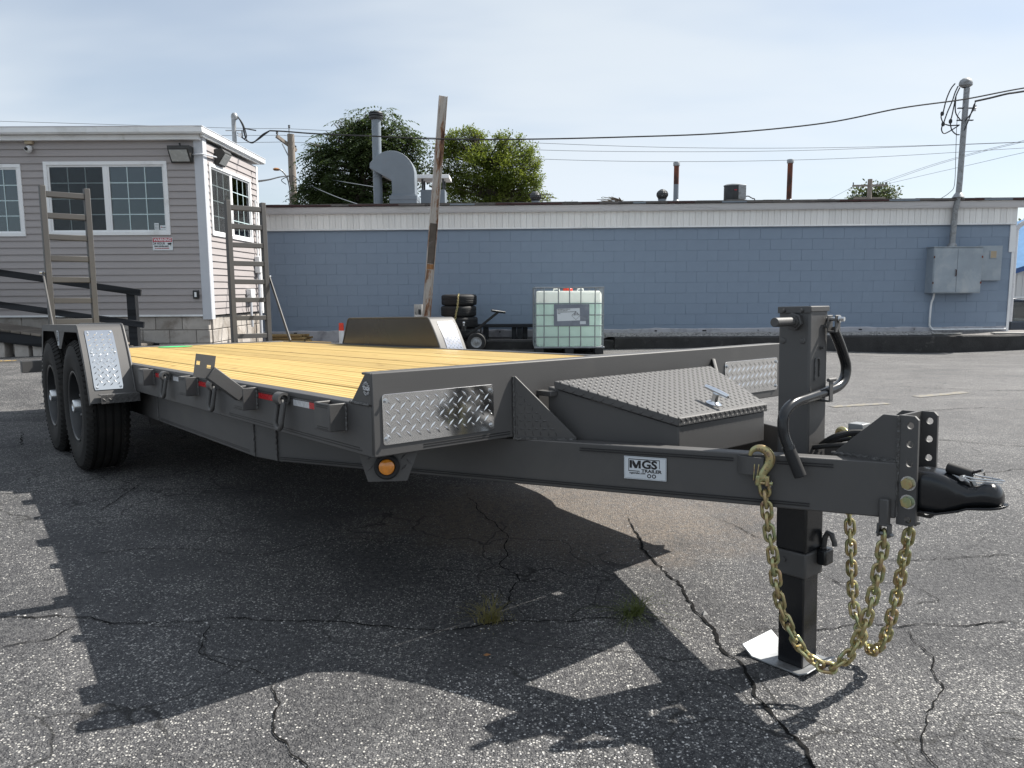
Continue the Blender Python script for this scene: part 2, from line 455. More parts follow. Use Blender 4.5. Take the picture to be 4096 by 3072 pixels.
def make_wood(name, a, c, grain_axis='x', rough=.62, knots=True, rnd=.16):
    m, nd, ln, b = nodes_of(name)
    tc = nd.new('ShaderNodeTexCoord'); oi = nd.new('ShaderNodeObjectInfo')
    off = nd.new('ShaderNodeVectorMath'); off.operation = 'SCALE'; off.inputs[0].default_value = (17, 5, 3); ln.new(oi.outputs['Random'], off.inputs['Scale'])
    ad = nd.new('ShaderNodeVectorMath'); ad.operation = 'ADD'; ln.new(tc.outputs['Object'], ad.inputs[0]); ln.new(off.outputs[0], ad.inputs[1])
    mp = nd.new('ShaderNodeMapping'); mp.inputs['Scale'].default_value = (1.0, 16, 16) if grain_axis == 'x' else ((16, 1.0, 16) if grain_axis == 'y' else (16, 16, 1.0)); ln.new(ad.outputs[0], mp.inputs[0])
    n = nd.new('ShaderNodeTexNoise'); n.inputs['Scale'].default_value = 1.6; n.inputs['Detail'].default_value = 8; n.inputs['Roughness'].default_value = .62; n.inputs['Distortion'].default_value = 1.0
    ln.new(mp.outputs[0], n.inputs['Vector'])
    wv = nd.new('ShaderNodeTexWave'); wv.bands_direction = 'Y' if grain_axis == 'x' else 'X'; wv.inputs['Scale'].default_value = .55; wv.inputs['Distortion'].default_value = 9; wv.inputs['Detail'].default_value = 3; wv.inputs['Detail Scale'].default_value = .8
    ln.new(mp.outputs[0], wv.inputs['Vector'])
    mx = nd.new('ShaderNodeMixRGB'); mx.inputs['Fac'].default_value = .55; ln.new(n.outputs['Fac'], mx.inputs['Color1']); ln.new(wv.outputs['Fac'], mx.inputs['Color2'])
    r = ramp(nd, [(.16, tuple(x * .72 for x in c)), (.34, c), (.5, tuple((x + y) / 2 for x, y in zip(a, c))), (.70, a)]); ln.new(mx.outputs[0], r.inputs[0])
    out = r.outputs[0]
    if knots:
        mk = nd.new('ShaderNodeMapping'); mk.inputs['Scale'].default_value = (2.2, 7, 7); ln.new(ad.outputs[0], mk.inputs[0])
        vo = nd.new('ShaderNodeTexVoronoi'); vo.inputs['Scale'].default_value = 1.0; ln.new(mk.outputs[0], vo.inputs['Vector'])
        kr = nd.new('ShaderNodeMapRange'); kr.inputs['From Min'].default_value = .05; kr.inputs['From Max'].default_value = .13; kr.inputs['To Min'].default_value = .75; kr.inputs['To Max'].default_value = 0; ln.new(vo.outputs['Distance'], kr.inputs['Value'])
        mk2 = nd.new('ShaderNodeMixRGB'); mk2.inputs['Color2'].default_value = (c[0] * .42, c[1] * .33, c[2] * .3, 1); ln.new(kr.outputs[0], mk2.inputs['Fac']); ln.new(out, mk2.inputs['Color1']); out = mk2.outputs[0]
    sc = nd.new('ShaderNodeMapRange'); sc.inputs['To Min'].default_value = 1 - rnd; sc.inputs['To Max'].default_value = 1 + rnd; ln.new(oi.outputs['Random'], sc.inputs['Value'])
    vm = nd.new('ShaderNodeVectorMath'); vm.operation = 'SCALE'; ln.new(out, vm.inputs[0]); ln.new(sc.outputs[0], vm.inputs['Scale'])
    ln.new(vm.outputs[0], b.inputs['Base Color']); b.inputs['Roughness'].default_value = rough
    b.inputs['Specular IOR Level'].default_value = .25
    bp = nd.new('ShaderNodeBump'); bp.inputs['Strength'].default_value = .25; bp.inputs['Distance'].default_value = .004; ln.new(n.outputs['Fac'], bp.inputs['Height']); ln.new(bp.outputs[0], b.inputs['Normal'])
    return m

def make_zinc():
    m, nd, ln, b = nodes_of('yellow_zinc')
    tc = nd.new('ShaderNodeTexCoord'); n = nd.new('ShaderNodeTexNoise'); n.inputs['Scale'].default_value = 38; n.inputs['Detail'].default_value = 3
    oi = nd.new('ShaderNodeObjectInfo'); ad = nd.new('ShaderNodeVectorMath'); ad.operation = 'ADD'; ln.new(tc.outputs['Object'], ad.inputs[0])
    sc = nd.new('ShaderNodeVectorMath'); sc.operation = 'SCALE'; sc.inputs[0].default_value = (3, 5, 7); ln.new(oi.outputs['Random'], sc.inputs['Scale']); ln.new(sc.outputs[0], ad.inputs[1])
    ln.new(ad.outputs[0], n.inputs['Vector'])
    r = ramp(nd, [(.25, (.34, .20, .17)), (.42, (.46, .36, .18)), (.55, (.42, .40, .21)), (.68, (.30, .36, .20)), (.8, (.50, .46, .38))]); ln.new(n.outputs['Fac'], r.inputs[0])
    ln.new(r.outputs[0], b.inputs['Base Color']); b.inputs['Metallic'].default_value = .8; b.inputs['Roughness'].default_value = .36
    return m

def make_rust_beam():
    m, nd, ln, b = nodes_of('rusty_painted_steel')
    tc = nd.new('ShaderNodeTexCoord'); mp = nd.new('ShaderNodeMapping'); mp.inputs['Scale'].default_value = (7, 7, 1.3); ln.new(tc.outputs['Object'], mp.inputs[0])
    n = nd.new('ShaderNodeTexNoise'); n.inputs['Scale'].default_value = 1.5; n.inputs['Detail'].default_value = 9; n.inputs['Roughness'].default_value = .68; ln.new(mp.outputs[0], n.inputs['Vector'])
    sp = nd.new('ShaderNodeSeparateXYZ'); ln.new(tc.outputs['Object'], sp.inputs[0])
    zz = nd.new('ShaderNodeMapRange'); zz.inputs['From Min'].default_value = .3; zz.inputs['From Max'].default_value = 4.6; zz.inputs['To Min'].default_value = .0; zz.inputs['To Max'].default_value = .03; ln.new(sp.outputs[2], zz.inputs['Value'])
    ad = nd.new('ShaderNodeMath'); ad.operation = 'ADD'; ln.new(n.outputs['Fac'], ad.inputs[0]); ln.new(zz.outputs[0], ad.inputs[1])
    r = ramp(nd, [(.30, (.035, .018, .014)), (.40, (.10, .045, .025)), (.46, (.24, .12, .06)), (.52, (.42, .38, .34)), (.75, (.52, .50, .48))]); ln.new(ad.outputs[0], r.inputs[0])
    ln.new(r.outputs[0], b.inputs['Base Color']); b.inputs['Roughness'].default_value = .75
    return m

def make_leaf(name, a, c, trans=(.30, .42, .06), tw=.45):
    m, nd, ln, b = nodes_of(name)
    oi = nd.new('ShaderNodeTexCoord'); n = nd.new('ShaderNodeTexNoise'); n.inputs['Scale'].default_value = 1.3; n.inputs['Detail'].default_value = 6; ln.new(oi.outputs['Object'], n.inputs['Vector'])
    r = ramp(nd, [(.3, a), (.7, c)]); ln.new(n.outputs['Fac'], r.inputs[0]); ln.new(r.outputs[0], b.inputs['Base Color'])
    b.inputs['Roughness'].default_value = .5
    t = nd.new('ShaderNodeBsdfTranslucent'); tm = nd.new('ShaderNodeMixRGB'); tm.inputs['Fac'].default_value = .5; tm.inputs['Color2'].default_value = (*trans, 1); ln.new(r.outputs[0], tm.inputs['Color1']); ln.new(tm.outputs[0], t.inputs[0])
    mx = nd.new('ShaderNodeMixShader'); mx.inputs[0].default_value = tw; ln.new(b.outputs[0], mx.inputs[1]); ln.new(t.outputs[0], mx.inputs[2])
    ln.new(mx.outputs[0], nd['Material Output'].inputs[0])
    return m

def make_translucent(name, col, tw=.5, rough=.4):
    m, nd, ln, b = nodes_of(name)
    tc = nd.new('ShaderNodeTexCoord'); n = nd.new('ShaderNodeTexNoise'); n.inputs['Scale'].default_value = 5; ln.new(tc.outputs['Object'], n.inputs['Vector'])
    r = ramp(nd, [(.3, tuple(x * .94 for x in col)), (.7, col)]); ln.new(n.outputs['Fac'], r.inputs[0]); ln.new(r.outputs[0], b.inputs['Base Color'])
    b.inputs['Roughness'].default_value = rough
    t = nd.new('ShaderNodeBsdfTranslucent'); ln.new(r.outputs[0], t.inputs[0])
    mx = nd.new('ShaderNodeMixShader'); mx.inputs[0].default_value = tw; ln.new(b.outputs[0], mx.inputs[1]); ln.new(t.outputs[0], mx.inputs[2]); ln.new(mx.outputs[0], nd['Material Output'].inputs[0])
    return m

def make_glass(name, tint=(.55, .66, .68), clear=.5, rough=.02):
    m, nd, ln, b = nodes_of(name)
    tr = nd.new('ShaderNodeBsdfTransparent'); tr.inputs[0].default_value = (*tint, 1)
    gl = nd.new('ShaderNodeBsdfGlossy'); gl.inputs['Roughness'].default_value = rough; gl.inputs['Color'].default_value = (.95, .97, 1, 1)
    tc = nd.new('ShaderNodeTexCoord'); n = nd.new('ShaderNodeTexNoise'); n.inputs['Scale'].default_value = 1.2; n.inputs['Detail'].default_value = 2; ln.new(tc.outputs['Object'], n.inputs['Vector'])
    bp = nd.new('ShaderNodeBump'); bp.inputs['Strength'].default_value = .05; bp.inputs['Distance'].default_value = .02; ln.new(n.outputs['Fac'], bp.inputs['Height']); ln.new(bp.outputs[0], gl.inputs['Normal'])
    fr = nd.new('ShaderNodeFresnel'); fr.inputs['IOR'].default_value = 1.52
    ad = nd.new('ShaderNodeMath'); ad.operation = 'ADD'; ad.inputs[1].default_value = clear; ln.new(fr.outputs[0], ad.inputs[0])
    mx = nd.new('ShaderNodeMixShader'); ln.new(ad.outputs[0], mx.inputs[0]); ln.new(tr.outputs[0], mx.inputs[1]); ln.new(gl.outputs[0], mx.inputs[2]); ln.new(mx.outputs[0], nd['Material Output'].inputs[0])
    return m

M_ASPH = make_asphalt()
M_PAINT = paint('charcoal_powder_coat', (.043, .041, .0405), rough=.61, var=.10, scale=3, bump=.05, bscale=260, spec=1.0, rvar=.05, dirt=(.075, .070, .064), dirt_scale=1.7, dirt_amt=(.52, .85))
M_PAINTG = paint('glossy_charcoal_coat', (.036, .034, .032), rough=.20, var=.08, scale=2.5, spec=.5, rvar=.05)
M_BLACK = paint('black_gloss_paint', (.012, .013, .015), rough=.22, var=.15, scale=5, spec=.5, rvar=.06)
M_LINE = paint('black_mill_line', (.008, .008, .009), rough=.5)
M_WELD = paint('weld_bead', (.085, .083, .082), rough=.42, var=.35, scale=60, bump=.6, bscale=90, metal=.2)
M_CHROME = paint('polished_aluminium', (.80, .80, .80), rough=.09, metal=1.0, var=.05, scale=9, rvar=.04)
M_HANDLE = paint('chrome', (.86, .87, .88), rough=.06, metal=1.0, var=.02, rvar=.02)
M_ZINC = paint('bright_zinc', (.62, .64, .66), rough=.28, metal=1.0, var=.1, scale=30)
M_ZINCY = make_zinc()
M_GALV = paint('galvanised_steel', (.32, .335, .35), rough=.5, metal=.45, var=.25, scale=9, dirt=(.17, .165, .16), dirt_scale=9, dirt_amt=(.45, .7))
M_RUBBER = paint('tyre_rubber', (.014, .0135, .013), rough=.78, var=.35, scale=14, bump=.12, bscale=80, dirt=(.035, .030, .026), dirt_scale=6, dirt_amt=(.5, .8), spec=.3)
M_RUBBERB = paint('plain_black_rubber', (.012, .012, .013), rough=.7, var=.2, scale=10)
M_WHEEL = paint('black_wheel_paint', (.022, .022, .024), rough=.35, spec=.5, var=.12)
M_RIMLIP = paint('wheel_rim_edge', (.06, .062, .065), rough=.38, metal=.6, var=.1)
M_DECK = make_wood('pressure_treated_pine', (.47, .345, .135), (.33, .215, .068), rnd=.13)
M_OLDWOOD = make_wood('weathered_board', (.25, .22, .19), (.13, .115, .10), rnd=.25)
M_LUMBER = make_wood('yellow_lumber', (.42, .30, .13), (.22, .14, .06), rnd=.3)
M_DARKWOOD = make_wood('dark_stained_wood', (.022, .024, .028), (.010, .011, .013), rough=.7, knots=False, rnd=.2)
M_RED = paint('red_reflector', (.48, .015, .02), rough=.28, var=.12, scale=60, spec=.6)
M_SILV = paint('silver_reflector', (.62, .63, .65), rough=.35, metal=.3, var=.2, scale=90)
M_AMBER = paint('amber_lens', (.70, .24, .02), rough=.16, var=.3, scale=40, spec=.7, coat=.5)
M_REDLENS = paint('red_lens', (.35, .01, .012), rough=.2, spec=.6, coat=.5)
M_STICKW = paint('sticker_white', (.62, .66, .70), rough=.35, var=.03)
M_INK = paint('sticker_ink', (.010, .009, .012), rough=.4, var=.02)
M_WHITEINK = paint('white_print', (.75, .76, .78), rough=.4, var=.02)
M_GREEN = paint('green_stamp', (.05, .50, .16), rough=.6, var=.15, scale=50)
M_SIDING = paint('mauve_vinyl_siding', (.350, .322, .318), rough=.55, var=.05, scale=2, stretch=(.6, .6, 6), bump=.04, bscale=70)
M_TRIM = paint('white_vinyl_trim', (.80, .81, .82), rough=.45, var=.04, scale=3, dirt=(.55, .55, .53), dirt_scale=1.8)
M_LTRIM = paint('grey_corner_trim', (.52, .54, .58), rough=.45, var=.04, scale=3)
M_FASCIA = paint('white_beadboard', (.82, .81, .79), rough=.5, var=.05, scale=2.2, rand=.05, dirt=(.55, .50, .43), dirt_scale=3.5, dirt_amt=(.62, .9))
M_GUTTER = paint('aluminium_gutter', (.68, .68, .70), rough=.36, var=.06, scale=2, stretch=(.3, 3, 3), dirt=(.42, .42, .42), dirt_scale=2)
M_BLOCK = paint('blue_grey_block_paint', (.220, .280, .365), rough=.6, var=.05, scale=1.2, bump=.35, bscale=90, rand=.014, dirt=(.205, .260, .340), dirt_scale=.9, dirt_amt=(.45, .8))
M_JOINT = paint('painted_mortar', (.207, .263, .343), rough=.7, var=.08, scale=3)
M_BASEBAND = paint('whitewashed_footing', (.42, .42, .45), rough=.7, var=.1, scale=3, dirt=(.22, .22, .24), dirt_scale=4, dirt_amt=(.5, .7), bump=.3, bscale=60)
M_CONC = paint('old_concrete_block', (.40, .37, .34), rough=.85, var=.16, scale=4, bump=.5, bscale=60, dirt=(.20, .17, .14), dirt_scale=3.2, dirt_amt=(.5, .7), rand=.12)
M_MORTAR = paint('grey_mortar', (.27, .26, .25), rough=.9, var=.15, scale=12)
M_KERB = paint('blackened_kerb', (.030, .029, .029), rough=.85, var=.4, scale=5, bump=.6, bscale=40, dirt=(.10, .095, .09), dirt_scale=7, dirt_amt=(.60, .78))
M_GRAVEL = paint('pale_gravel', (.40, .39, .38), rough=.85, var=.3, scale=14, rand=.2)
M_BED = paint('gravel_bed', (.16, .15, .145), rough=.9, var=.5, scale=25, bump=.9, bscale=40)
M_ROOF = paint('grey_shingle', (.115, .105, .10), rough=.9, var=.3, scale=6, bump=.5, bscale=60, rand=.25)
M_ROOFR = paint('dark_red_drip_edge', (.045, .014, .013), rough=.6, var=.4, scale=4)
M_MEMBR = paint('pale_roof_sheet', (.36, .35, .33), rough=.85, var=.2, scale=3)
M_BLUEMET = paint('blue_grey_sheet_metal', (.185, .215, .250), rough=.45, metal=.0, var=.08, scale=3, dirt=(.19, .21, .24), dirt_scale=4)
M_BLUEBOX = paint('chalky_blue_cabinet', (.300, .345, .390), rough=.5, metal=.1, var=.12, scale=2.2, dirt=(.42, .45, .47), dirt_scale=2.6, dirt_amt=(.48, .72))
M_RUSTPIPE = paint('rusted_stack', (.060, .030, .024), rough=.8, var=.4, scale=6, stretch=(3, 3, .8), dirt=(.20, .055, .025), dirt_scale=3, dirt_amt=(.42, .62))
M_DARKVENT = paint('dark_vent_metal', (.055, .058, .062), rough=.5, metal=.4, var=.25, scale=9)
M_RUST = make_rust_beam()
M_RUSTE = paint('orange_rust', (.30, .145, .06), rough=.85, var=.4, scale=8, stretch=(4, 4, 1))
M_MINT = make_translucent('mint_liquid_in_plastic', (.82, .97, .92), .55)
M_MILK = make_translucent('milky_plastic', (.93, .94, .91), .5)
M_ORANGE = paint('red_orange_plastic', (.72, .05, .02), rough=.4, var=.06)
M_CAGE = paint('cage_steel', (.25, .27, .29), rough=.45, metal=.6, var=.2, scale=9)
M_PLATE = paint('dull_label_plate', (.20, .22, .26), rough=.4, metal=.5, var=.2, scale=5, dirt=(.33, .35, .38), dirt_scale=6)
M_PLASTIC = paint('black_plastic', (.014, .015, .017), rough=.5, var=.15)
M_WPLASTIC = paint('white_plastic', (.70, .71, .72), rough=.4, var=.04)
M_TANK = paint('propane_white', (.62, .60, .57), rough=.45, var=.08, scale=7)
M_POLE = paint('weathered_pole_wood', (.25, .215, .185), rough=.85, var=.25, scale=4, stretch=(5, 5, .5), bump=.4, bscale=30)
M_WIRE = paint('black_cable', (.018, .018, .020), rough=.6, var=.1)
M_WIREG = paint('grey_far_wire', (.22, .24, .26), rough=.6, var=.05)
M_LEAF1 = make_leaf('dark_compound_leaf', (.034, .056, .022), (.070, .098, .032), (.11, .17, .03), .32)
M_LEAF2 = make_leaf('yellow_green_leaf', (.060, .105, .018), (.145, .175, .030), (.28, .34, .04), .42)
M_LEAF3 = make_leaf('far_green_leaf', (.055, .080, .030), (.090, .115, .045), (.12, .15, .04), .3)
M_BARK = paint('bark', (.09, .075, .06), rough=.9, var=.3, scale=8, bump=.5, bscale=30)
M_GRASS = make_leaf('dry_weed', (.16, .15, .045), (.24, .20, .08), (.32, .30, .08), .4)
M_GRASSG = make_leaf('green_weed', (.10, .13, .03), (.17, .20, .06), (.25, .32, .06), .4)
M_CRACK = paint('crack_dark', (.010, .010, .010), rough=1.0, var=.5, scale=40, spec=.1)
M_YELLOW = paint('worn_yellow_line', (.52, .33, .06), rough=.75, var=.2, scale=30, dirt=(.12, .11, .10), dirt_scale=26, dirt_amt=(.42, .58))
M_YELLOWF = paint('faded_yellow_line', (.26, .22, .13), rough=.8, var=.2, scale=30, dirt=(.16, .155, .15), dirt_scale=22, dirt_amt=(.34, .52))
M_GLASS = make_glass('window_glass', (.50, .62, .66), .03)
M_GLASSC = make_glass('vehicle_glass', (.45, .52, .52), .12)
M_ROOM = paint('dim_room', (.05, .052, .055), rough=.9, var=.3, scale=1.0)
M_BLIND = paint('blind_slat', (.62, .63, .64), rough=.5, var=.04)
M_SCREEN = paint('insect_screen', (.055, .06, .065), rough=.7, var=.15, scale=30)
M_MUNTIN = paint('window_muntin', (.50, .62, .64), rough=.45, var=.03)
M_CARBLUE = paint('dark_blue_car_paint', (.010, .022, .045), rough=.18, spec=.6, coat=.8, var=.08, scale=2, rvar=.04)
M_BEIGE = paint('beige_upholstery', (.42, .34, .24), rough=.8, var=.08)
M_REDBRK = paint('red_brick_paint', (.34, .075, .042), rough=.75, var=.12, scale=4)
M_GREYW = paint('grey_stucco', (.22, .21, .21), rough=.8, var=.08, scale=3)
M_WHITEMET = paint('white_ribbed_metal', (.60, .60, .60), rough=.5, var=.06, scale=3, stretch=(8, 8, .6))
M_BLUEROOF = paint('blue_metal_roof', (.10, .23, .42), rough=.4, metal=.2, var=.1, scale=3)
M_BLUETRIM = paint('blue_trim', (.03, .09, .26), rough=.45, var=.08)
M_SIGNRED = paint('sign_red', (.42, .012, .035), rough=.4, var=.03)
M_SIGNW = paint('sign_white', (.66, .70, .72), rough=.4, var=.03)
M_LENS = paint('lamp_lens', (.42, .43, .42), rough=.25, var=.12, scale=20, spec=.6)
M_LAMPBODY = paint('bronze_lamp_body', (.035, .034, .033), rough=.5, var=.15)
M_DARKV = paint('dark_void', (.012, .012, .013), rough=.9, var=.3)

# ================================================================== the setting: ground
def make_ground():
    def axis(lo, hi, a, b, fine, growth=1.28):
        xs = list(np.arange(a, b + 1e-6, fine)); s = fine; x = b
        while x < hi: s *= growth; x += s; xs.append(min(x, hi))
        s = fine; x = a
        while x > lo: s *= growth; x -= s; xs.insert(0, max(x, lo))
        return np.array(xs)
    xs = axis(-420, 420, -9, 11, .14); ys = axis(-60, 900, .2, 14.4, .12)
    XX, YY = np.meshgrid(xs, ys, indexing='ij')
    ZZ = ground_z(XX, YY)
    near = (np.abs(XX) < 14) & (YY < 18)
    rough = np.zeros_like(ZZ)
    for i, j in zip(*np.nonzero(near)):
        rough[i, j] = mnoise.noise(Vector((XX[i, j] * .9, YY[i, j] * .9, 0))) * .006 + mnoise.noise(Vector((XX[i, j] * 3.1, YY[i, j] * 3.1, 4))) * .0022
    ZZ = ZZ + rough
    nx, ny = len(xs), len(ys)
    verts = np.stack([XX.ravel(), YY.ravel(), ZZ.ravel()], 1)
    idx = np.arange(nx * ny).reshape(nx, ny)
    faces = np.stack([idx[:-1, :-1].ravel(), idx[1:, :-1].ravel(), idx[1:, 1:].ravel(), idx[:-1, 1:].ravel()], 1)
    me = bpy.data.meshes.new('ground')
    me.from_pydata(verts.tolist(), [], faces.tolist())
    me.polygons.foreach_set('use_smooth', [True] * len(me.polygons))
    o = link('ground', me, M_ASPH); o['kind'] = 'structure'
    return o
GROUND = make_ground()
from mathutils.bvhtree import BVHTree
_gb = BVHTree.FromPolygons([v.co for v in GROUND.data.vertices], [tuple(p.vertices) for p in GROUND.data.polygons])
def gh(x, y):
    hit = _gb.ray_cast(Vector((x, y, 5)), Vector((0, 0, -1)))
    return hit[0].z if hit[0] else gz(x, y)

rnd = random.Random(7)
def ribbon(name, pts, w, mat, lift=.004, jitter=.016, step=.016, parent=None, wob=1.1, fade=True):
    """irregular strip on the ground along a polyline"""
    P = [Vector((a, b, 0)) for a, b in pts]; Q = []
    for a, b in zip(P, P[1:]):
        n = max(2, int((b - a).length / step))
        for i in range(n): Q.append(a.lerp(b, i / n))
    Q.append(P[-1])
    mb = MB(); vs = []; ph = rnd.random() * 50
    for i, q in enumerate(Q):
        d = (Q[min(i + 1, len(Q) - 1)] - Q[max(i - 1, 0)]).normalized(); s = Vector((-d.y, d.x, 0))
        off = mnoise.noise(Vector((i * .55, ph, 0))) * jitter * .7 + mnoise.noise(Vector((i * .13, ph, 3))) * jitter * 1.6
        t = i / (len(Q) - 1); taper = min(1, t * 8, (1 - t) * 8) if fade else 1
        ww = .55 * w * (1 + wob * mnoise.noise(Vector((i * .41, ph, 9)))) * (.25 + .75 * taper) / 2
        for sg in (-1, 1):
            p = q + s * (off + sg * ww); vs.append((p.x, p.y, gh(p.x, p.y) + lift))
    fs = [(2 * i, 2 * i + 1, 2 * i + 3, 2 * i + 2) for i in range(len(Q) - 1)]
    mb.add(vs, fs)
    return mb.build(name, mat, parent, fix=False)

CR = [
    ([(0.588, 3.715), (0.591, 3.518), (0.599, 3.302), (0.612, 3.143), (0.633, 3.014), (0.653, 2.894), (0.668, 2.77), (0.677, 2.655), (0.675, 2.55), (0.689, 2.473), (0.69, 2.41), (0.697, 2.322), (0.71, 2.231), (0.715, 2.133), (0.702, 2.028), (0.714, 1.967), (0.714, 1.876), (0.726, 1.823), (0.729, 1.754), (0.738, 1.6), (.74, 1.3)], .017),
    ([(-3.2, 2.45), (-2.4, 2.40), (-1.752, 2.43), (-1.664, 2.429), (-1.585, 2.455), (-1.504, 2.454), (-1.453, 2.462), (-1.37, 2.426), (-1.288, 2.451), (-1.108, 2.458), (-1.042, 2.494), (-0.981, 2.506), (-0.825, 2.5), (-0.663, 2.498), (-0.513, 2.478), (-0.375, 2.473), (-0.214, 2.466), (-0.127, 2.492), (-0.032, 2.536), (0.114, 2.557), (0.21, 2.544), (0.359, 2.576), (0.457, 2.575), (0.554, 2.574), (0.667, 2.539)], .009),
    ([(0.69, 2.53), (.85, 2.46), (1.057, 2.456), (1.161, 2.477), (1.29, 2.494), (1.403, 2.478), (1.521, 2.472), (1.657, 2.486), (1.769, 2.47), (2.6, 2.5)], .008),
    ([(-0.70, 2.12), (-0.687, 2.054), (-0.654, 1.98), (-0.652, 1.922), (-0.622, 1.825), (-0.586, 1.804), (-0.565, 1.755), (-0.514, 1.695), (-.46, 1.5)], .008),
    ([(1.36, 2.45), (1.323, 2.273), (1.286, 2.155), (1.267, 2.06), (1.185, 1.974), (1.133, 1.905), (1.073, 1.841), (1.03, 1.761), (1.0, 1.5)], .0065),
    ([(-2.134, 4.22), (-2.086, 3.917), (-2.084, 3.771), (-2.034, 3.635)], .009),
    ([(-0.261, 4.114), (-0.205, 3.899), (-0.164, 3.776), (-0.097, 3.659), (-.02, 3.4), (-.05, 3.1), (.02, 2.9), (-.06, 2.56)], .009),
    ([(-3.925, 5.861), (-3.808, 5.732), (-3.728, 5.571), (-3.564, 5.344), (-3.533, 5.238), (-3.9, 4.9), (-4.2, 4.6)], .014),
    ([(-2.9, 3.85), (-2.5, 3.95), (-2.1, 4.05), (-1.6, 4.1), (-1.2, 4.0)], .007),
    ([(-1.45, 2.44), (-1.5, 2.3), (-1.62, 2.22)], .007),
    ([(1.05, 3.75), (1.15, 3.45), (1.3, 3.2), (1.28, 2.95), (1.35, 2.7), (1.28, 2.5)], .007),
    ([(1.3, 3.2), (1.7, 3.1), (2.1, 3.15), (2.5, 2.95), (2.9, 3.0)], .007),
    ([(1.45, 2.0), (1.7, 1.95), (1.62, 1.8), (1.4, 1.78), (1.2, 1.82)], .005),
    ([(1.2, 2.9), (1.55, 2.85), (1.6, 2.68), (1.38, 2.62)], .005),
    ([(2.6, 4.0), (2.9, 4.5), (3.4, 4.6), (3.9, 4.2), (4.4, 4.3)], .009),
    ([(3.3, 6.6), (4.4, 6.9), (5.4, 6.4), (6.3, 6.6)], .014),
    ([(4.0, 8.6), (5.2, 8.0), (6.3, 8.2), (7.6, 8.1)], .018),
    ([(2.2, 5.3), (3.0, 5.5), (3.6, 5.2), (4.6, 5.4)], .010),
    ([(.5, 1.62), (.72, 1.7), (.95, 1.66)], .006),
    ([(-1.9, 3.0), (-1.5, 3.15), (-1.1, 3.1), (-.8, 3.35), (-.3, 3.3)], .006),
    ([(-1.05, 2.47), (-1.0, 2.25), (-.72, 2.1)], .005),
]
for pts, w in CR:
    ribbon('crack', pts, w, M_CRACK, parent=GROUND)

def line_strip(pts, w, mat):
    mb = MB(); vs = []
    n = 14
    a, b = Vector(pts[0] + (0,)), Vector(pts[1] + (0,)); d = (b - a).normalized(); s = Vector((-d.y, d.x, 0))
    for i in range(n + 1):
        q = a.lerp(b, i / n); ww = w / 2 * (1 - .35 * abs(mnoise.noise(Vector((i * 1.7, w * 30, 2)))))
        for sg in (-1, 1):
            p = q + s * sg * ww; vs.append((p.x, p.y, gh(p.x, p.y) + .0045))
    mb.add(vs, [(2 * i, 2 * i + 1, 2 * i + 3, 2 * i + 2) for i in range(n)])
    return mb.build('painted_line', mat, GROUND, fix=False)
line_strip(((4.15, 7.62), (4.85, 7.92)), .12, M_YELLOWF)
line_strip(((3.0, 6.95), (3.65, 7.19)), .10, M_YELLOWF)
line_strip(((-7.6, 9.75), (-6.62, 9.95)), .10, M_YELLOW)

# ================================================================== the trailer
W, LH, HT, ZD, HB, LR = 1.075, 3.672, .351, .2563, .1026, 2.32
WT, ZL, ZT, FO = 1.0154, -.057, .0965, 1.316
base = TW(0, 0, -.39)
TM = Matrix(((T_X.x, T_Y.x, T_Z.x, base.x), (T_X.y, T_Y.y, T_Z.y, base.y), (T_X.z, T_Y.z, T_Z.z, base.z), (0, 0, 0, 1)))
TR = thing('equipment_trailer', 'long charcoal flatbed equipment trailer with yellow pine deck and two upright ladder ramps', 'trailer', matrix=TM)
DROP = .39
TR['_drop'] = DROP
def sub(name, parent=TR):
    return empty_part(name, parent, (0, 0, DROP))

# --- main rails, headboard, cross members
for s in (-1, 1):
    y0 = s * W; i = -s
    prof = [(y0, HB), (y0, ZD), (y0 + i * .052, ZD), (y0 + i * .052, ZD - .010), (y0 + i * .007, ZD - .010), (y0 + i * .007, HB + .010), (y0 + i * .052, HB + .010), (y0 + i * .052, HB)]
    o = MB().prism(prof, -2.30, LH - .009, 'x').build('side_rail', M_PAINT, TR, bevel=.003)
    if s < 0:
        for z, a, b in ((ZD - .0165, 1.32, 3.36), (ZD - .0235, 1.32, 3.36), (HB + .020, 2.45, 3.585), (HB + .0125, 2.45, 3.60)):
            MB().box((a, y0 - .0009, z - .0014), (b, y0 + .001, z + .0014)).build('mill_line', M_LINE, o, loc=(0, 0, 0))
hb = MB().prism([(LH, HB), (LH, HT), (LH - .062, HT), (LH - .062, HT - .008), (LH - .007, HT - .008), (LH - .007, HB + .008), (LH - .062, HB + .008), (LH - .062, HB)], -W, W, 'y').build('headboard', M_PAINT, TR, bevel=.004)
for z, a, b in ((HB + .020, -.905, -.565), (HB + .0125, -.905, -.565)):
    MB().box((LH - .001, a, z - .0014), (LH + .0009, b, z + .0014)).build('mill_line', M_LINE, hb, loc=(0, 0, 0))
for s in (-1, 1):
    MB().prism([(LH - .0025, ZD + .001), (LH - .0025, HT - .001), (LH - .030, HT - .001), (LH - .124, ZD + .001)], s * W - .0035, s * W + .003, 'y').build('headboard_end_plate', M_PAINT, TR, bevel=.0015)
    MB().tube([V(LH - .13 + .12 * k / 24, s * (W + .004), ZD + .002 + .0016 * math.sin(k * 2.3)) for k in range(25)], .0045, n=6).build('weld_bead', M_WELD, TR, smooth=True)
for x in (-1.7, -1.1, -.4, .4, 1.1, 1.75, 2.4, 3.05):
    MB().box((x - .02, -W + .055, HB + .03), (x + .02, W - .055, ZD - .045)).build('cross_member', M_PAINT, TR)
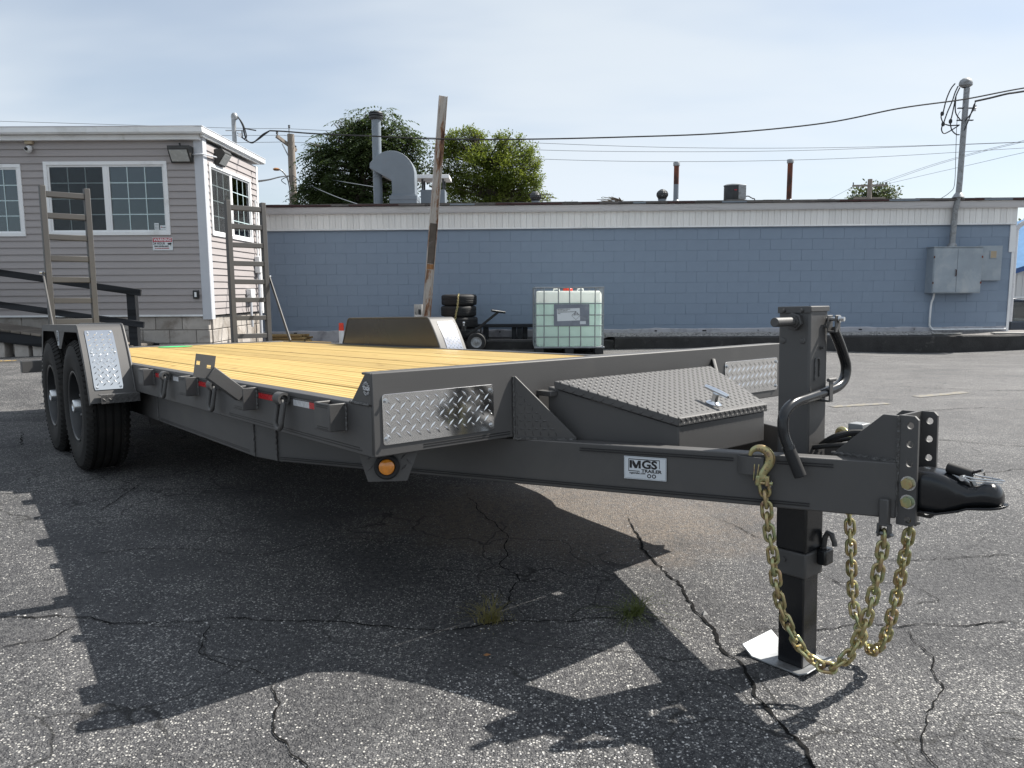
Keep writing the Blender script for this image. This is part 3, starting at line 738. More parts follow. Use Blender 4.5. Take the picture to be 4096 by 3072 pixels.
MB().box((-2.31, -W + .054, HB + .02), (-2.04, W - .054, ZD - .002)).build('rear_cross_beam', M_PAINT, TR, bevel=.003)
# --- deck planks
pw = (2 * (W - .054)) / 11
for k in range(11):
    y = -(W - .054) + k * pw
    dz = rnd.uniform(-.0018, .0018)
    MB().box((-2.035, y + .003, ZD - .042 + dz), (LH - .066, y + pw - .003, ZD - .004 + dz)).build('plank', M_DECK, TR, bevel=.003, seg=1)
st = MB(); st.disc((-1.80, -.12, ZD - .0015), (0, 0, 1), .15, 24)
st.build('green_stamp', M_GREEN, TR, fix=False)
# --- lower frame that runs on into the tongue
def offset_path(path, t):
    out = []
    n = len(path)
    for i in range(n):
        d1 = (Vector(path[i]) - Vector(path[i - 1])).normalized() if i else None
        d2 = (Vector(path[i + 1]) - Vector(path[i])).normalized() if i < n - 1 else None
        if d1 is None: d1 = d2
        if d2 is None: d2 = d1
        n1 = Vector((-d1.y, d1.x)); n2 = Vector((-d2.y, d2.x)); m = (n1 + n2).normalized(); k = t / max(m.dot(n1), .2)
        out.append(tuple(Vector(path[i]) + m * k))
    return out
TPATH = [(-1.95, -WT), (2.56, -WT), (2.72, -.984), (4.7072, -.0677)]
TD = Vector((.906, .423, 0)); TN = Vector((.423, -.906, 0))         # along the near tongue beam, and out of its face
def beam_pt(sdist, z, off=0.0):
    """a point on the near tongue beam's outer face, sdist metres forward of the bend"""
    p = Vector((2.68, -1.0154, 0)) + TD * sdist + TN * off
    return Vector((p.x, p.y, z))
for s in (-1, 1):
    inner = offset_path(TPATH, .052)
    poly = TPATH + inner[::-1]
    if s > 0: poly = [(a, -b) for a, b in poly]
    o = MB().prism(poly, ZL, ZT, 'z').build('frame_beam', M_PAINT, TR, bevel=.004)
    if s < 0:
        for z in (ZL + .0135, ZL + .0205):
            MB().box((1.12, -WT - .0009, z - .0014), (2.50, -WT + .001, z + .0014)).build('mill_line', M_LINE, o, loc=(0, 0, 0))
            MB().bar(beam_pt(.07, z, -.0001), beam_pt(2.02, z, -.0001), .002, .0028).build('mill_line', M_LINE, o, loc=(0, 0, 0))
        for z in (ZT - .0165, ZT - .0235):
            MB().bar(beam_pt(1.33, z, -.0001), beam_pt(1.81, z, -.0001), .002, .0028).build('mill_line', M_LINE, o, loc=(0, 0, 0))
            MB().bar(beam_pt(1.93, z, -.0001), beam_pt(2.08, z, -.0001), .002, .0028).build('mill_line', M_LINE, o, loc=(0, 0, 0))
        for x, y in ((2.56, -WT - .001), (2.72, -.987), (1.10, -WT - .001)):
            MB().tube([V(x + .002 * math.sin(k * 1.9), y - .001, ZL + .004 + (ZT - ZL - .006) * k / 20) for k in range(21)], .0045, n=6).build('weld_bead', M_WELD, o, smooth=True, loc=(0, 0, 0))
# hangers, springs and axles
for x in (-.432, .432):
    MB().bar((x, -1.10, -.02), (x, 1.10, -.02), .075, .075).build('axle', M_BLACK, TR, bevel=.006)
    for s in (-1, 1):
        MB().tube([V(x - .34, s * .96, .02), V(x - .17, s * .96, -.035), V(x, s * .96, -.055), V(x + .17, s * .96, -.035), V(x + .34, s * .96, .02)], .022, n=8).build('leaf_spring', M_BLACK, TR, smooth=True)
for x in (-.80, 0, .80):
    for s in (-1, 1):
        MB().prism([(x - .06, ZL + .01), (x + .06, ZL + .01), (x + .025, -.02 - .09), (x - .025, -.02 - .09)], s * .96 - .03, s * .96 + .03, 'y').build('spring_hanger', M_PAINT, TR)

# --- wheels
def tyre_mesh(Rr=.390, hw=.1175, bead=.208):
    side = [(bead, .093), (bead + .012, .104), (.245 * Rr / .39, hw * .985), (.300 * Rr / .39, hw), (.312 * Rr / .39, hw + .0015), (.318 * Rr / .39, hw), (.352 * Rr / .39, hw * .965), (Rr - .014, hw * .895), (Rr - .006, hw * .83)]
    tread = [(Rr - .001, hw * .76)]
    for g in (.52, .17, -.17, -.52):
        tread += [(Rr, hw * (g + .055)), (Rr - .009, hw * (g + .04)), (Rr - .009, hw * (g - .04)), (Rr, hw * (g - .055))]
    tread += [(Rr - .001, -hw * .76)]
    prof = [(bead - .004, .085)] + side + tread + [(r, -h) for r, h in side[::-1]] + [(bead - .004, -.085)]
    return prof
WM = Matrix.Rotation(R(90), 4, 'X')          # lathe z -> -y
tp = MB().lathe(tyre_mesh(), WM, 72)
lug = MB()
for k in range(64):
    a = 2 * math.pi * k / 64
    for s in (-1, 1):
        Mx = WM @ Matrix.Rotation(a, 4, 'Z') @ Matrix.Translation((.3815, 0, s * .096)) @ Matrix.Rotation(s * R(-38), 4, 'Y')
        lug.box((-.012, -.0085, -.020), (.0055, .0085, .020), Mx @ Matrix.Rotation(R(8), 4, 'X'))
rimp = MB().lathe([(.206, .095), (.214, .103), (.2135, .108), (.206, .1085), (.2, .104), (.196, .086), (.190, .055), (.186, -.04), (.206, -.098)], WM, 56)
disc = MB().lathe([(.190, .050), (.172, .040), (.150, .052), (.112, .058), (.085, .050), (.062, .052)], WM, 48)
hubm = MB().lathe([(.062, .05), (.060, .066), (.044, .072), (.040, .108), (.038, .118), (.030, .121), (.026, .117), (.0, .116)], WM, 28)
capm = MB()
wheels = []
protos = None
def wheel(x, s):
    global protos
    e = sub('wheel'); e.location = (x, s * 1.21, DROP)
    if s > 0: e.rotation_euler = (0, 0, math.pi)
    if protos is None:
        t = tp.build('tyre', M_RUBBER, e, smooth=True, loc=(0, 0, 0)); l = lug.build('tread_lugs', M_RUBBER, e, loc=(0, 0, 0)); l['kind'] = 'stuff'
        r = rimp.build('rim', M_RIMLIP, e, smooth=True, loc=(0, 0, 0)); d = disc.build('wheel_disc', M_WHEEL, e, smooth=True, loc=(0, 0, 0)); h = hubm.build('hub_cap', M_ZINC, e, smooth=True, loc=(0, 0, 0))
        nb = MB()
        for k in range(8):
            a = 2 * math.pi * k / 8; c = V(.084 * math.cos(a), -.05, .084 * math.sin(a)); nb.cyl(c, c + V(0, -.022, 0), .011, .009, 6)
        n_ = nb.build('lug_nuts', M_ZINC, e, loc=(0, 0, 0)); n_['kind'] = 'stuff'
        protos = [t, l, r, d, h, n_]
    else:
        for q in protos:
            c = q.copy(); COL.objects.link(c); c.parent = e
for x, s in ((.432, -1), (-.432, -1), (.432, 1), (-.432, 1)): wheel(x, s)

# --- fenders
def fender_profile(r=.06, n=7):
    pts = [Vector((-.905, .055)), Vector((-.668, .489)), Vector((.668, .489)), Vector((.904, .052))]
    out = [pts[0]]
    for i in (1, 2):
        a, b, c = pts[i - 1], pts[i], pts[i + 1]; u = (a - b).normalized(); w = (c - b).normalized()
        th = math.acos(max(-1, min(1, u.dot(w)))); t = r / math.tan(th / 2); cen = b + (u + w).normalized() * (r / math.sin(th / 2))
        p0, p1 = b + u * t, b + w * t; a0 = math.atan2(p0.y - cen.y, p0.x - cen.x); a1 = math.atan2(p1.y - cen.y, p1.x - cen.x)
        if a1 > a0: a1 -= 2 * math.pi
        for k in range(n + 1):
            a_ = a0 + (a1 - a0) * k / n; out.append(cen + Vector((math.cos(a_), math.sin(a_))) * r)
    a_, b_ = out[-1], pts[3]; d_ = (b_ - a_); nn_ = Vector((-d_.y, d_.x)).normalized(); nn_ = nn_ if nn_.x > 0 else -nn_
    for k in range(1, 9):
        t = k / 9; out.append(a_ + d_ * t + nn_ * (4 * .022 * t * (1 - t)))
    out.append(pts[3]); return out
FP = fender_profile()
def inset(P, t):
    out = []
    for i in range(len(P)):
        d = (P[min(i + 1, len(P) - 1)] - P[max(i - 1, 0)]).normalized(); out.append(P[i] + Vector((d.y, -d.x)) * t)
    return out
FI, FL = inset(FP, .004), inset(FP, .043)
slope_a, slope_b = Vector((.668, .489)), Vector((.904, .052)); SD = (slope_b - slope_a).normalized(); SNm = Vector((-SD.y, SD.x)); SNm = SNm if SNm.x > 0 else -SNm
for s in (-1, 1):
    f = sub('fender')
    ya, yb = s * (W + .003), s * FO
    shell = MB(); n = len(FP)
    vs = [(p.x, y, p.y) for y in (ya, yb) for p in FP] + [(p.x, y, p.y) for y in (ya, yb) for p in FI]
    fs = []
    for i in range(n - 1):
        fs += [(i, i + 1, n + i + 1, n + i), (2 * n + i, 2 * n + n + i, 2 * n + n + i + 1, 2 * n + i + 1), (i, 2 * n + i, 2 * n + i + 1, i + 1), (n + i, n + i + 1, 3 * n + i + 1, 3 * n + i)]
    fs += [(0, n, 3 * n, 2 * n), (n - 1, 3 * n - 1, 4 * n - 1, 2 * n - 1)]
    shell.add(vs, fs).build('fender_shell', M_PAINT, f, smooth=True, loc=(0, 0, 0))
    lip = MB(); vs = []; fs = []
    for y in (yb - s * .0005, yb - s * .0045):
        vs += [(p.x, y, p.y) for p in FP] + [(p.x, y, p.y) for p in FL]
    for i in range(n - 1):
        fs += [(i, i + 1, n + i + 1, n + i), (2 * n + i, 3 * n + i, 3 * n + i + 1, 2 * n + i + 1), (n + i, n + i + 1, 3 * n + i + 1, 3 * n + i)]
    lip.add(vs, fs).build('fender_lip', M_PAINT, f, loc=(0, 0, 0))
    ip = [(p.x, p.y) for p in inset(FP, .0045)]
    MB().prism(ip, s * (W + .0032), s * (W + .0075), 'y').build('inner_panel', M_PAINTG, f, loc=(0, 0, 0))
    MB().tube([(p.x, s * (W + .004), p.y) for p in FP], .007, n=8).build('fender_edge', M_PAINT, f, smooth=True, loc=(0, 0, 0))
    MB().prism([(-.20, .449), (.20, .449), (.035, .335), (-.045, .335)], s * FO - s * .010, s * FO - s * .005, 'y').build('centre_gusset', M_PAINT, f, loc=(0, 0, 0), bevel=.001)
    # bright tread plate on the front slope
    Lc = (slope_b - slope_a).length
    def rr(w, h, r=.010, k=4):
        out = []
        for cx_, cy_, a0 in ((w - r, h - r, 0), (r, h - r, 90), (r, r, 180), (w - r, r, 270)):
            for j in range(k + 1): a = R(a0 + 90 * j / k); out.append((cx_ + r * math.cos(a), cy_ + r * math.sin(a)))
        return out
    def pl(x, y, z=0):
        """on the curved front of the fender: x across from its outer edge, y down the slope, z off the surface"""
        t = (.040 + y - .036) / (Lc - .036); t = max(0, min(1, t)); q = slope_a + SD * (.040 + y)
        bul = 4 * .022 * t * (1 - t); sl_ = 4 * .022 * (1 - 2 * t) / (Lc - .036)
        nv = (SNm - SD * sl_).normalized(); q = q + SNm * bul + nv * z
        return V(q.x, s * (1.287 - x), q.y)
    w_, hgt = .147, .382
    P_ = MB(); vs = []; nr = 20
    for j in range(nr + 1):
        y = hgt * j / nr; e_ = .004 if j in (0, nr) else 0
        for z in (.0012, .0034): vs += [pl(e_, y, z), pl(w_ - e_, y, z)]
    fs = []
    for j in range(nr):
        o_ = 4 * j; fs += [(o_, o_ + 1, o_ + 5, o_ + 4), (o_ + 2, o_ + 6, o_ + 7, o_ + 3), (o_, o_ + 4, o_ + 6, o_ + 2), (o_ + 1, o_ + 3, o_ + 7, o_ + 5)]
    fs += [(0, 2, 3, 1), (4 * nr, 4 * nr + 1, 4 * nr + 3, 4 * nr + 2)]
    dp = P_.add(vs, fs).build('tread_plate', M_CHROME, f, loc=(0, 0, 0), smooth=True)
    Tm = MB(); treads(Tm, Matrix.Identity(4), w_, hgt, pitch=.036, length=.030, width=.008, height=.0028)
    Tm.v = [tuple(pl(a, b, .0033 + z)) for a, b, z in Tm.v]
    tr_ = Tm.build('raised_tread', M_CHROME, dp, fix=False, loc=(0, 0, 0)); tr_['kind'] = 'stuff'
    for a, b in ((.014, .014), (w_ - .014, .014), (.014, hgt * .40), (w_ - .014, hgt * .40), (.014, hgt - .014), (w_ - .014, hgt - .014)):
        q = pl(a, b, .0033); MB().lathe([(0, .0045), (.005, .004), (.0075, .001), (.0078, 0)], frame(q, (0, 1, 0), (SNm.x, 0, SNm.y)), 12).build('rivet', M_ZINC, dp, smooth=True, loc=(0, 0, 0))
    # tread step at the foot of the slope
    sp_ = MB(); sp_.box((.900, s * 1.276 if s < 0 else s * W + .004, .098), (.985, -W - .004 if s < 0 else 1.276, .103)); sp_.box((.980, s * 1.276 if s < 0 else s * W + .004, .055), (.985, -W - .004 if s < 0 else 1.276, .098))
    so = sp_.build('step', M_PAINT, f, loc=(0, 0, 0))
    if s < 0:
        Tm = MB(); treads(Tm, frame((.985, -1.276, .055), (0, 1, 0), (1, 0, 0)), .197, .045, pitch=.030, length=.026, width=.007, height=.0024, margin=-.003)
        k_ = Tm.build('raised_tread', M_PAINT, so, fix=False, loc=(0, 0, 0)); k_['kind'] = 'stuff'
        # small maker's sticker on the gusset, turned on its side
        so2 = MB().box((-.055, -FO - .0002, .355), (-.010, -FO + .005, .452)).build('maker_sticker', M_STICKW, f, loc=(0, 0, 0))
        text_on('sticker_print', 'MGS', .034, M_INK, so2, frame((-.026, -FO - .0008, .413), (0, 0, -1), (0, -1, 0)), bold=.0007, sx=.95)
        text_on('sticker_print', 'TRAILER', .013, M_INK, so2, frame((-.046, -FO - .0008, .385), (0, 0, -1), (0, -1, 0)), bold=.0003)

# --- ladder ramps at the tail
def ramp_ladder(ya, yb, side):
    e = sub('ramp'); e.location = (-2.30, 0, DROP)
    for y in (ya, yb):
        MB().box((-.038, y - .024, .165), (.038, y + .024, 1.712)).build('side_rail', M_PAINT, e, loc=(0, 0, 0), bevel=.004)
    for k in range(8):
        z = 1.640 - k * .189
        MB().box((-.034, ya + .024, z - .024), (.034, yb - .024, z + .024)).build('rung', M_PAINT, e, loc=(0, 0, 0), bevel=.003)
    y = (yb + .040) if side > 0 else (ya - .040)
    MB().bar((-.01, y, .944), (.475, y, .262), .012, .034, up=(1, 0, .7)).build('prop_leg', M_PAINT, e, loc=(0, 0, 0), bevel=.002)
    MB().cyl((-.012, y - .026, .944), (-.012, y + .02, .944), .011, n=10).build('pivot_bolt', M_ZINC, e, loc=(0, 0, 0))
    MB().cyl((0, ya - .03, .20), (0, yb + .03, .20), .018, n=12).build('hinge_pin', M_PAINT, e, loc=(0, 0, 0))
    return e
ramp_ladder(-1.026, -.676, -1)
ramp_ladder(.600, .967, 1)

# --- rear bumper and lights
bm_ = MB().box((-2.42, -1.282, .057), (-2.31, 1.282, .160)).build('rear_bumper', M_PAINT, TR, bevel=.004)
for s in (-1, 1):
    MB().box((-2.436, s * 1.20 - .07, .075), (-2.42, s * 1.20 + .07, .142)).build('tail_light', M_REDLENS, bm_, loc=(0, 0, 0), bevel=.006)

# --- stake pockets, D-rings, tape, spare bracket on the near rail
YO = -W - .056
for xa, xb in ((1.20, 1.305), (1.945, 2.055), (2.665, 2.775), (3.400, 3.507)):
    t = .006; m_ = MB()
    poly = [(xa, -W), (xa, YO), (xb, YO), (xb, -W), (xb - t, -W), (xb - t, YO + t), (xa + t, YO + t), (xa + t, -W)]
    o = m_.prism(poly, .166, .2515, 'z').build('stake_pocket', M_PAINT, TR, bevel=.003)
    for z in (.172, .178, .239, .245):
        MB().box((xa + .018, YO - .0008, z - .0012), (xb - .012, YO + .001, z + .0012)).build('mill_line', M_LINE, o, loc=(0, 0, 0))
    MB().tube([V(xb + .002 + .0015 * math.sin(k * 2.1), -W - .002, .168 + .082 * k / 16) for k in range(17)], .005, n=6).build('weld_bead', M_WELD, o, smooth=True, loc=(0, 0, 0))
def stadium(L, r, n=10):
    """closed oval path in (x,z): straight length L, end radius r"""
    out = []
    for k in range(n + 1): a = math.pi * k / n; out.append((r * math.cos(a), L / 2 + r * math.sin(a)))
    for k in range(n + 1): a = math.pi + math.pi * k / n; out.append((r * math.cos(a), -L / 2 + r * math.sin(a)))
    return out
for x in (1.590, 2.330, 3.060):
    d_ = sub('tie_down_ring'); d_.location = (x, 0, DROP)
    MB().tube([V(px_, -W - .026 - (0.010 if pz < .0 else 0), .178 + pz) for px_, pz in stadium(.052, .026)], .0088, n=10, closed=True).build('ring', M_PAINT, d_, smooth=True, loc=(0, 0, 0))
    sp_ = MB().lathe([(.0225, -.026), (.0225, .026), (.014, .026), (.014, -.026), (.0225, -.026)], Matrix.Translation((0, -W - .022, .232)) @ Matrix.Rotation(R(90), 4, 'Y'), 20)
    sp_.build('ring_strap', M_PAINT, d_, smooth=True, loc=(0, 0, 0))
for xa, xb, mt in ((1.33, 1.492, M_RED), (1.655, 1.79, M_SILV), (2.06, 2.262, M_RED), (2.79, 2.942, M_RED), (2.942, 3.018, M_SILV), (3.112, 3.242, M_SILV), (3.242, 3.330, M_RED)):
    MB().box((xa, -W - .0008, .2105), (xb - .0005, -W + .001, .2345)).build('reflective_tape', mt, TR)
br = sub('spare_wheel_bracket')
MB().bar((2.752, -1.128, .222), (2.752, -1.240, .318), .044, .050).build('bracket_arm', M_PAINT, br, loc=(0, 0, 0), bevel=.003)
def plate_with_holes(outer, holes, thick):
    """flat plate in (x,y), extruded along z, with round or square openings"""
    bm = bmesh.new(); loops = []
    for L in [outer] + holes:
        vs = [bm.verts.new((a, b, 0)) for a, b in L]; es = [bm.edges.new((vs[i], vs[(i + 1) % len(vs)])) for i in range(len(vs))]; loops += es
    r = bmesh.ops.triangle_fill(bm, edges=loops, use_beauty=True, use_dissolve=False)
    fs = [g_ for g_ in r['geom'] if isinstance(g_, bmesh.types.BMFace)]
    ex_ = bmesh.ops.extrude_face_region(bm, geom=fs)
    for v in ex_['geom']:
        if isinstance(v, bmesh.types.BMVert): v.co.z += thick
    bmesh.ops.recalc_face_normals(bm, faces=bm.faces)
    me = bpy.data.meshes.new('plate'); bm.to_mesh(me); bm.free(); return me
def circ(cx_, cy_, r, n=18): return [(cx_ + r * math.cos(2 * math.pi * k / n), cy_ + r * math.sin(2 * math.pi * k / n)) for k in range(n)]
def mesh_part(name, me, mat, parent, M):
    me.name = name; o = link(name, me, mat, parent); o.matrix_local = M; return o
me = plate_with_holes([(0, 0), (.070, 0), (.070, .086), (0, .086)], [[(.004, .046), (.018, .046), (.018, .060), (.004, .060)], [(.042, .038), (.058, .038), (.058, .050), (.042, .050)]], .006)
mesh_part('bracket_plate', me, M_PAINT, br, frame((2.752, -1.2985, .3045), (0, 1, -.19), (1, 0, .05)))

# --- corner marker light on its tread-plate bracket
for s in (-1, 1):
    a, b = V(3.550, s * 1.062, 0), V(3.655, s * .915, 0); d_ = (b - a).normalized(); nn = V(-d_.y * s, d_.x * s, 0) * -1
    nn = V(d_.y, -d_.x, 0); nn = nn if nn.x > 0 else -nn
    L_ = (b - a).length; Mx = frame((a.x, a.y, .010), d_, nn)
    e = sub('marker_light_bracket')
    if (Mx.to_3x3() @ V(0, 1, 0)).z < 0: Mx = frame((b.x, b.y, .010), -d_, nn)
    pts = [(0, .0925), (L_, .0925), (L_ - .036, 0), (.026, 0)]
    MB().sheet([Mx @ V(x, y, -.004) for x, y in pts], .004, nn).build('bracket_plate', M_PAINT, e, loc=(0, 0, 0))
    Tm = MB(); treads(Tm, Mx, L_, .0925, pitch=.034, length=.028, width=.007, height=.0025, inside=lambda x, y: x > .012 + .026 * (1 - y / .09) and x < L_ - .012 - .036 * (1 - y / .09) and math.hypot(x - L_ * .47, y - .045) > .046)
    k_ = Tm.build('raised_tread', M_PAINT, e, fix=False, loc=(0, 0, 0)); k_['kind'] = 'stuff'
    c = Mx @ V(L_ * .47, .046, 0); F = frame(c, d_, nn)
    MB().lathe([(.039, 0), (.039, .008), (.034, .013), (.027, .011), (.0245, .008)], F, 28).build('grommet', M_RUBBERB, e, smooth=True, loc=(0, 0, 0))
    MB().lathe([(.0245, .007), (.0235, .014), (.018, .018), (.009, .0195), (0, .02)], F, 24).build('lens', M_AMBER, e, smooth=True, loc=(0, 0, 0))
    MB().tube([V(a.x, a.y, .104) .lerp(V(b.x, b.y, .104), k / 22) + V(0, 0, .0022 * math.sin(k * 2.4)) for k in range(23)], .0045, n=6).build('weld_bead', M_WELD, e, smooth=True, loc=(0, 0, 0))

# --- bright tread plates, screws and sticker on the headboard
for s in (-1, 1):
    ya = -1.044 if s < 0 else .634; w_, h_ = .410, .150
    F = frame((LH + .0008, ya, .1362), (0, 1, 0), (1, 0, 0))
    p_ = MB().sheet([F @ V(x, y, 0) for x, y in rr(w_, h_, .009)], .0022, (1, 0, 0)).build('tread_plate', M_CHROME, TR, bevel=.0006, seg=1)
    Tm = MB(); treads(Tm, frame((LH + .003, ya, .1362), (0, 1, 0), (1, 0, 0)), w_, h_, pitch=.0345, length=.029, width=.0078, height=.0030, margin=.001)
    k_ = Tm.build('raised_tread', M_CHROME, p_, fix=False, loc=(0, 0, 0)); k_['kind'] = 'stuff'
    for y, z in ((.011, .131), (.398, .131), (.398, .018), (.011, .018)):
        hx = MB(); hexhead(hx, (LH + .003, ya + y, .1362 + z), (1, 0, 0), .0058, .007); hx.build('screw', M_ZINC, p_, loc=(0, 0, 0))
def sticker_disc(e, c, r, nrm, xdir):
    F = frame(c, xdir, nrm)
    MB().lathe([(r, 0), (r, .0004), (0, .0004)], F, 36).build('round_sticker', M_INK, e, loc=(0, 0, 0))
    return F
lg = sub('powder_coat_sticker')
F = sticker_disc(lg, (3.646, -W - .0036, .3045), .0225, (0, -1, 0), (1, 0, 0))
text_on('sticker_print', 'TOUGH', .0160, M_WHITEINK, lg, F @ Matrix.Translation((0, 0, .0008)), bold=.0005, sx=.72, thick=.0001)
def arc_text(s, rad, a0, a1, size, up):
    for k, ch in enumerate(s):
        a = R(a0 + (a1 - a0) * k / (len(s) - 1)); rot = a - math.pi / 2 if up else a + math.pi / 2
        text_on('sticker_print', ch, size, M_WHITEINK, lg, F @ Matrix.Translation((rad * math.cos(a), rad * math.sin(a), .0008)) @ Matrix.Rotation(rot, 4, 'Z'), bold=.0002, sx=.8, thick=.0001)
arc_text('POWDER', .0178, 150, 30, .0085, True)
arc_text('COATED', .0178, 215, 325, .0085, False)
for a0, a1 in ((40, 140), (220, 320)):
    MB().tube([F @ V(.0125 * math.cos(R(a)), .0125 * math.sin(R(a)), .0006) for a in range(a0, a1 + 1, 10)], .0005, n=4).build('sticker_ring', M_WHITEINK, lg, loc=(0, 0, 0))

# --- tread-plate gussets between headboard and tongue
for s in (-1, 1):
    a, b, c = V(LH + .002, s * .550, .306), V(LH + .002, s * .550, ZT + .001), V(3.842, s * .425, ZT + .001)
    nn = (b - a).cross(c - a).normalized(); nn = nn if nn.x > 0 else -nn
    out = nn if s < 0 else nn
    go = MB().sheet([a, b, c, c + V(-.004, 0, .010), a + V(.010, 0, 0)], -.013, nn).build('gusset', M_PAINT, TR, bevel=.0015)
    if s < 0:
        F = frame(b, (c - b), nn)
        if (F.to_3x3() @ V(0, 1, 0)).z < 0: F = frame(c, (b - c), nn)
        Lx, Hz = (c - b).length, .209
        Tm = MB(); Rm = F @ Matrix.Rotation(R(45), 4, 'Z')
        inv = lambda x, y: True
        for j in range(-8, 16):
            for i in range(-2, 16):
                x = (i + (.5 if j % 2 else 0)) * .026; y = (j + .5) * .0135
                if x < .012 or y < .010 or y > Hz * (1 - x / Lx) - .022: continue
                aa = 0 if j % 2 == 0 else R(90); hl = .010; wd = .0034
                cs, sn = math.cos(aa), math.sin(aa)
                q = [(-hl, 0, 0), (0, -wd, 0), (hl, 0, 0), (0, wd, 0), (-hl * .4, 0, .002), (hl * .4, 0, .002)]
                Tm.add([F @ V(x + u * cs - v_ * sn, y + u * sn + v_ * cs, z) for u, v_, z in q], [(0, 1, 4), (1, 5, 4), (1, 2, 5), (2, 3, 5), (3, 4, 5), (3, 0, 4)])
        k_ = Tm.build('raised_tread', M_PAINT, go, fix=False, loc=(0, 0, 0)); k_['kind'] = 'stuff'
    MB().tube([b.lerp(c, k / 26) + V(0, -.002 * (1 if s < 0 else -1), .0018 * math.sin(k * 2.2)) for k in range(27)], .0052, n=6).build('weld_bead', M_WELD, go, smooth=True, loc=(0, 0, 0))
    MB().tube([a.lerp(b, k / 22) + V(.002, .0015 * math.sin(k * 2.2), 0) for k in range(23)], .0048, n=6).build('weld_bead', M_WELD, go, smooth=True, loc=(0, 0, 0))

# --- toolbox on the tongue
tb = sub('toolbox')
def lidz(x): return .286 + (x - 3.747) * (.178 - .286) / (4.117 - 3.747)
LT = .026
bx = [(3.715, .432), (4.113, .240)]
body = MB(); vs = []
for x, y in bx:
    for sg in (-1, 1): vs += [(x, sg * y, .045), (x, sg * y, lidz(x) - LT - .003)]
body.add(vs, [(0, 1, 5, 4), (2, 6, 7, 3), (4, 5, 7, 6), (0, 2, 3, 1), (0, 4, 6, 2), (1, 3, 7, 5)])
body.build('box_body', M_PAINT, tb, loc=(0, 0, 0), bevel=.004)
lid = MB(); vs = []
for x, y in ((3.745, .432), (4.119, .2485)):
    for sg in (-1, 1): vs += [(x, sg * y, lidz(x) - LT), (x, sg * y, lidz(x))]
lid.add(vs, [(0, 1, 5, 4), (2, 6, 7, 3), (4, 5, 7, 6), (0, 2, 3, 1), (0, 4, 6, 2), (1, 3, 7, 5)])
lo_ = lid.build('lid', M_PAINT, tb, loc=(0, 0, 0), bevel=.003)
nl = V(.2803, 0, .9599); lx = V(.9599, 0, -.2803)
F = frame((3.745, -.432, lidz(3.745) + .0002), lx, nl)
sgn = (F.to_3x3() @ V(0, 1, 0)).y
Tm = MB()
Llid = (4.119 - 3.745) / .9599
for j in range(0, 62):
    for i in range(0, 18):
        x = (i + (.5 if j % 2 else 0)) * .0235 + .008; y = (j + .5) * .0140
        half = .432 + (.2485 - .432) * x / Llid
        if x > Llid - .010 or x < .008 or abs(y - .432) > half - .008: continue
        aa = 0 if j % 2 == 0 else R(90); hl = .0085; wd = .0030; cs, sn = math.cos(aa), math.sin(aa)
        q = [(-hl, 0, 0), (0, -wd, 0), (hl, 0, 0), (0, wd, 0), (-hl * .4, 0, .0019), (hl * .4, 0, .0019)]
        Tm.add([F @ V(x + u * cs - v_ * sn, y + u * sn + v_ * cs, z) for u, v_, z in q], [(0, 1, 4), (1, 5, 4), (1, 2, 5), (2, 3, 5), (3, 4, 5), (3, 0, 4)])
# tread along the folded front and side edges of the lid
Ff = frame((4.1195, -.2485, lidz(4.119) - LT), (0, 1, 0), (1, 0, 0)); treads(Tm, Ff, .497, LT, pitch=.026, length=.020, width=.006, height=.0018, margin=-.006)
sd = V(4.119 - 3.745, .432 - .2485, lidz(4.119) - lidz(3.745)); sn_ = V(sd.y, -sd.x, 0).normalized(); Fs = frame((3.745, -.4322, lidz(3.745) - LT), sd, sn_)
treads(Tm, Fs, sd.length, LT, pitch=.034, length=.020, width=.006, height=.0018, margin=-.006)
k_ = Tm.build('raised_tread', M_PAINT, lo_, fix=False, loc=(0, 0, 0)); k_['kind'] = 'stuff'
hc = V(4.062, .012, lidz(4.062)); th = empty_part('lid_handle', tb)
MB().lathe([(.027, 0), (.027, .004), (.020, .009), (.0125, .012), (.0115, .030), (.013, .038), (0, .040)], frame(hc, lx, nl), 28).build('handle_stem', M_HANDLE, th, smooth=True)
tdir = (V(4.137, -.012, .218) - V(4.040, -.006, .248)).normalized()
MB().tube([hc + nl * .046 + tdir * t for t in (-.052, -.050, -.03, 0, .03, .050, .052)], [.003, .007, .0085, .0095, .0085, .007, .003], n=12).build('handle_bar', M_HANDLE, th, smooth=True)
for y in (-.44, .44):
    MB().box((LH + .004, y - .012, .235), (3.748, y + .02, .252)).build('box_mount', M_PAINT, tb, loc=(0, 0, 0), bevel=.002)

# --- jack
jk = sub('jack'); jk.location = (4.390, 0, DROP)
MB().box((-.051, -.051, -.055), (.051, .051, .513)).build('outer_tube', M_PAINT, jk, loc=(0, 0, 0), bevel=.007, seg=3)
MB().box((-.0505, -.0505, -.226), (.0505, .0505, -.056)).build('drop_tube', M_BLACK, jk, loc=(0, 0, 0), bevel=.007, seg=3)
MB().box((-.052, -.052, -.305), (.052, .052, -.2265)).build('tube_collar', M_PAINT, jk, loc=(0, 0, 0), bevel=.006, seg=3)
MB().box((-.0425, -.0425, -.592), (.0425, .0425, -.30)).build('drop_leg', M_BLACK, jk, loc=(0, 0, 0), bevel=.005, seg=3)
cp = MB(); cp.box((-.053, -.053, .5135), (.053, .053, .520)); cp.box((-.053, -.0545, .500), (.053, -.0515, .5185)); cp.box((.0515, -.053, .504), (.0545, .053, .5185))
cp.build('top_cap', M_PAINT, jk, loc=(0, 0, 0), bevel=.0012)
MB().cyl((.004, -.060, .475), (.004, -.165, .475), .0135, n=20).build('crank_shaft', M_PAINT, jk, loc=(0, 0, 0), smooth=True, bevel=.0015)
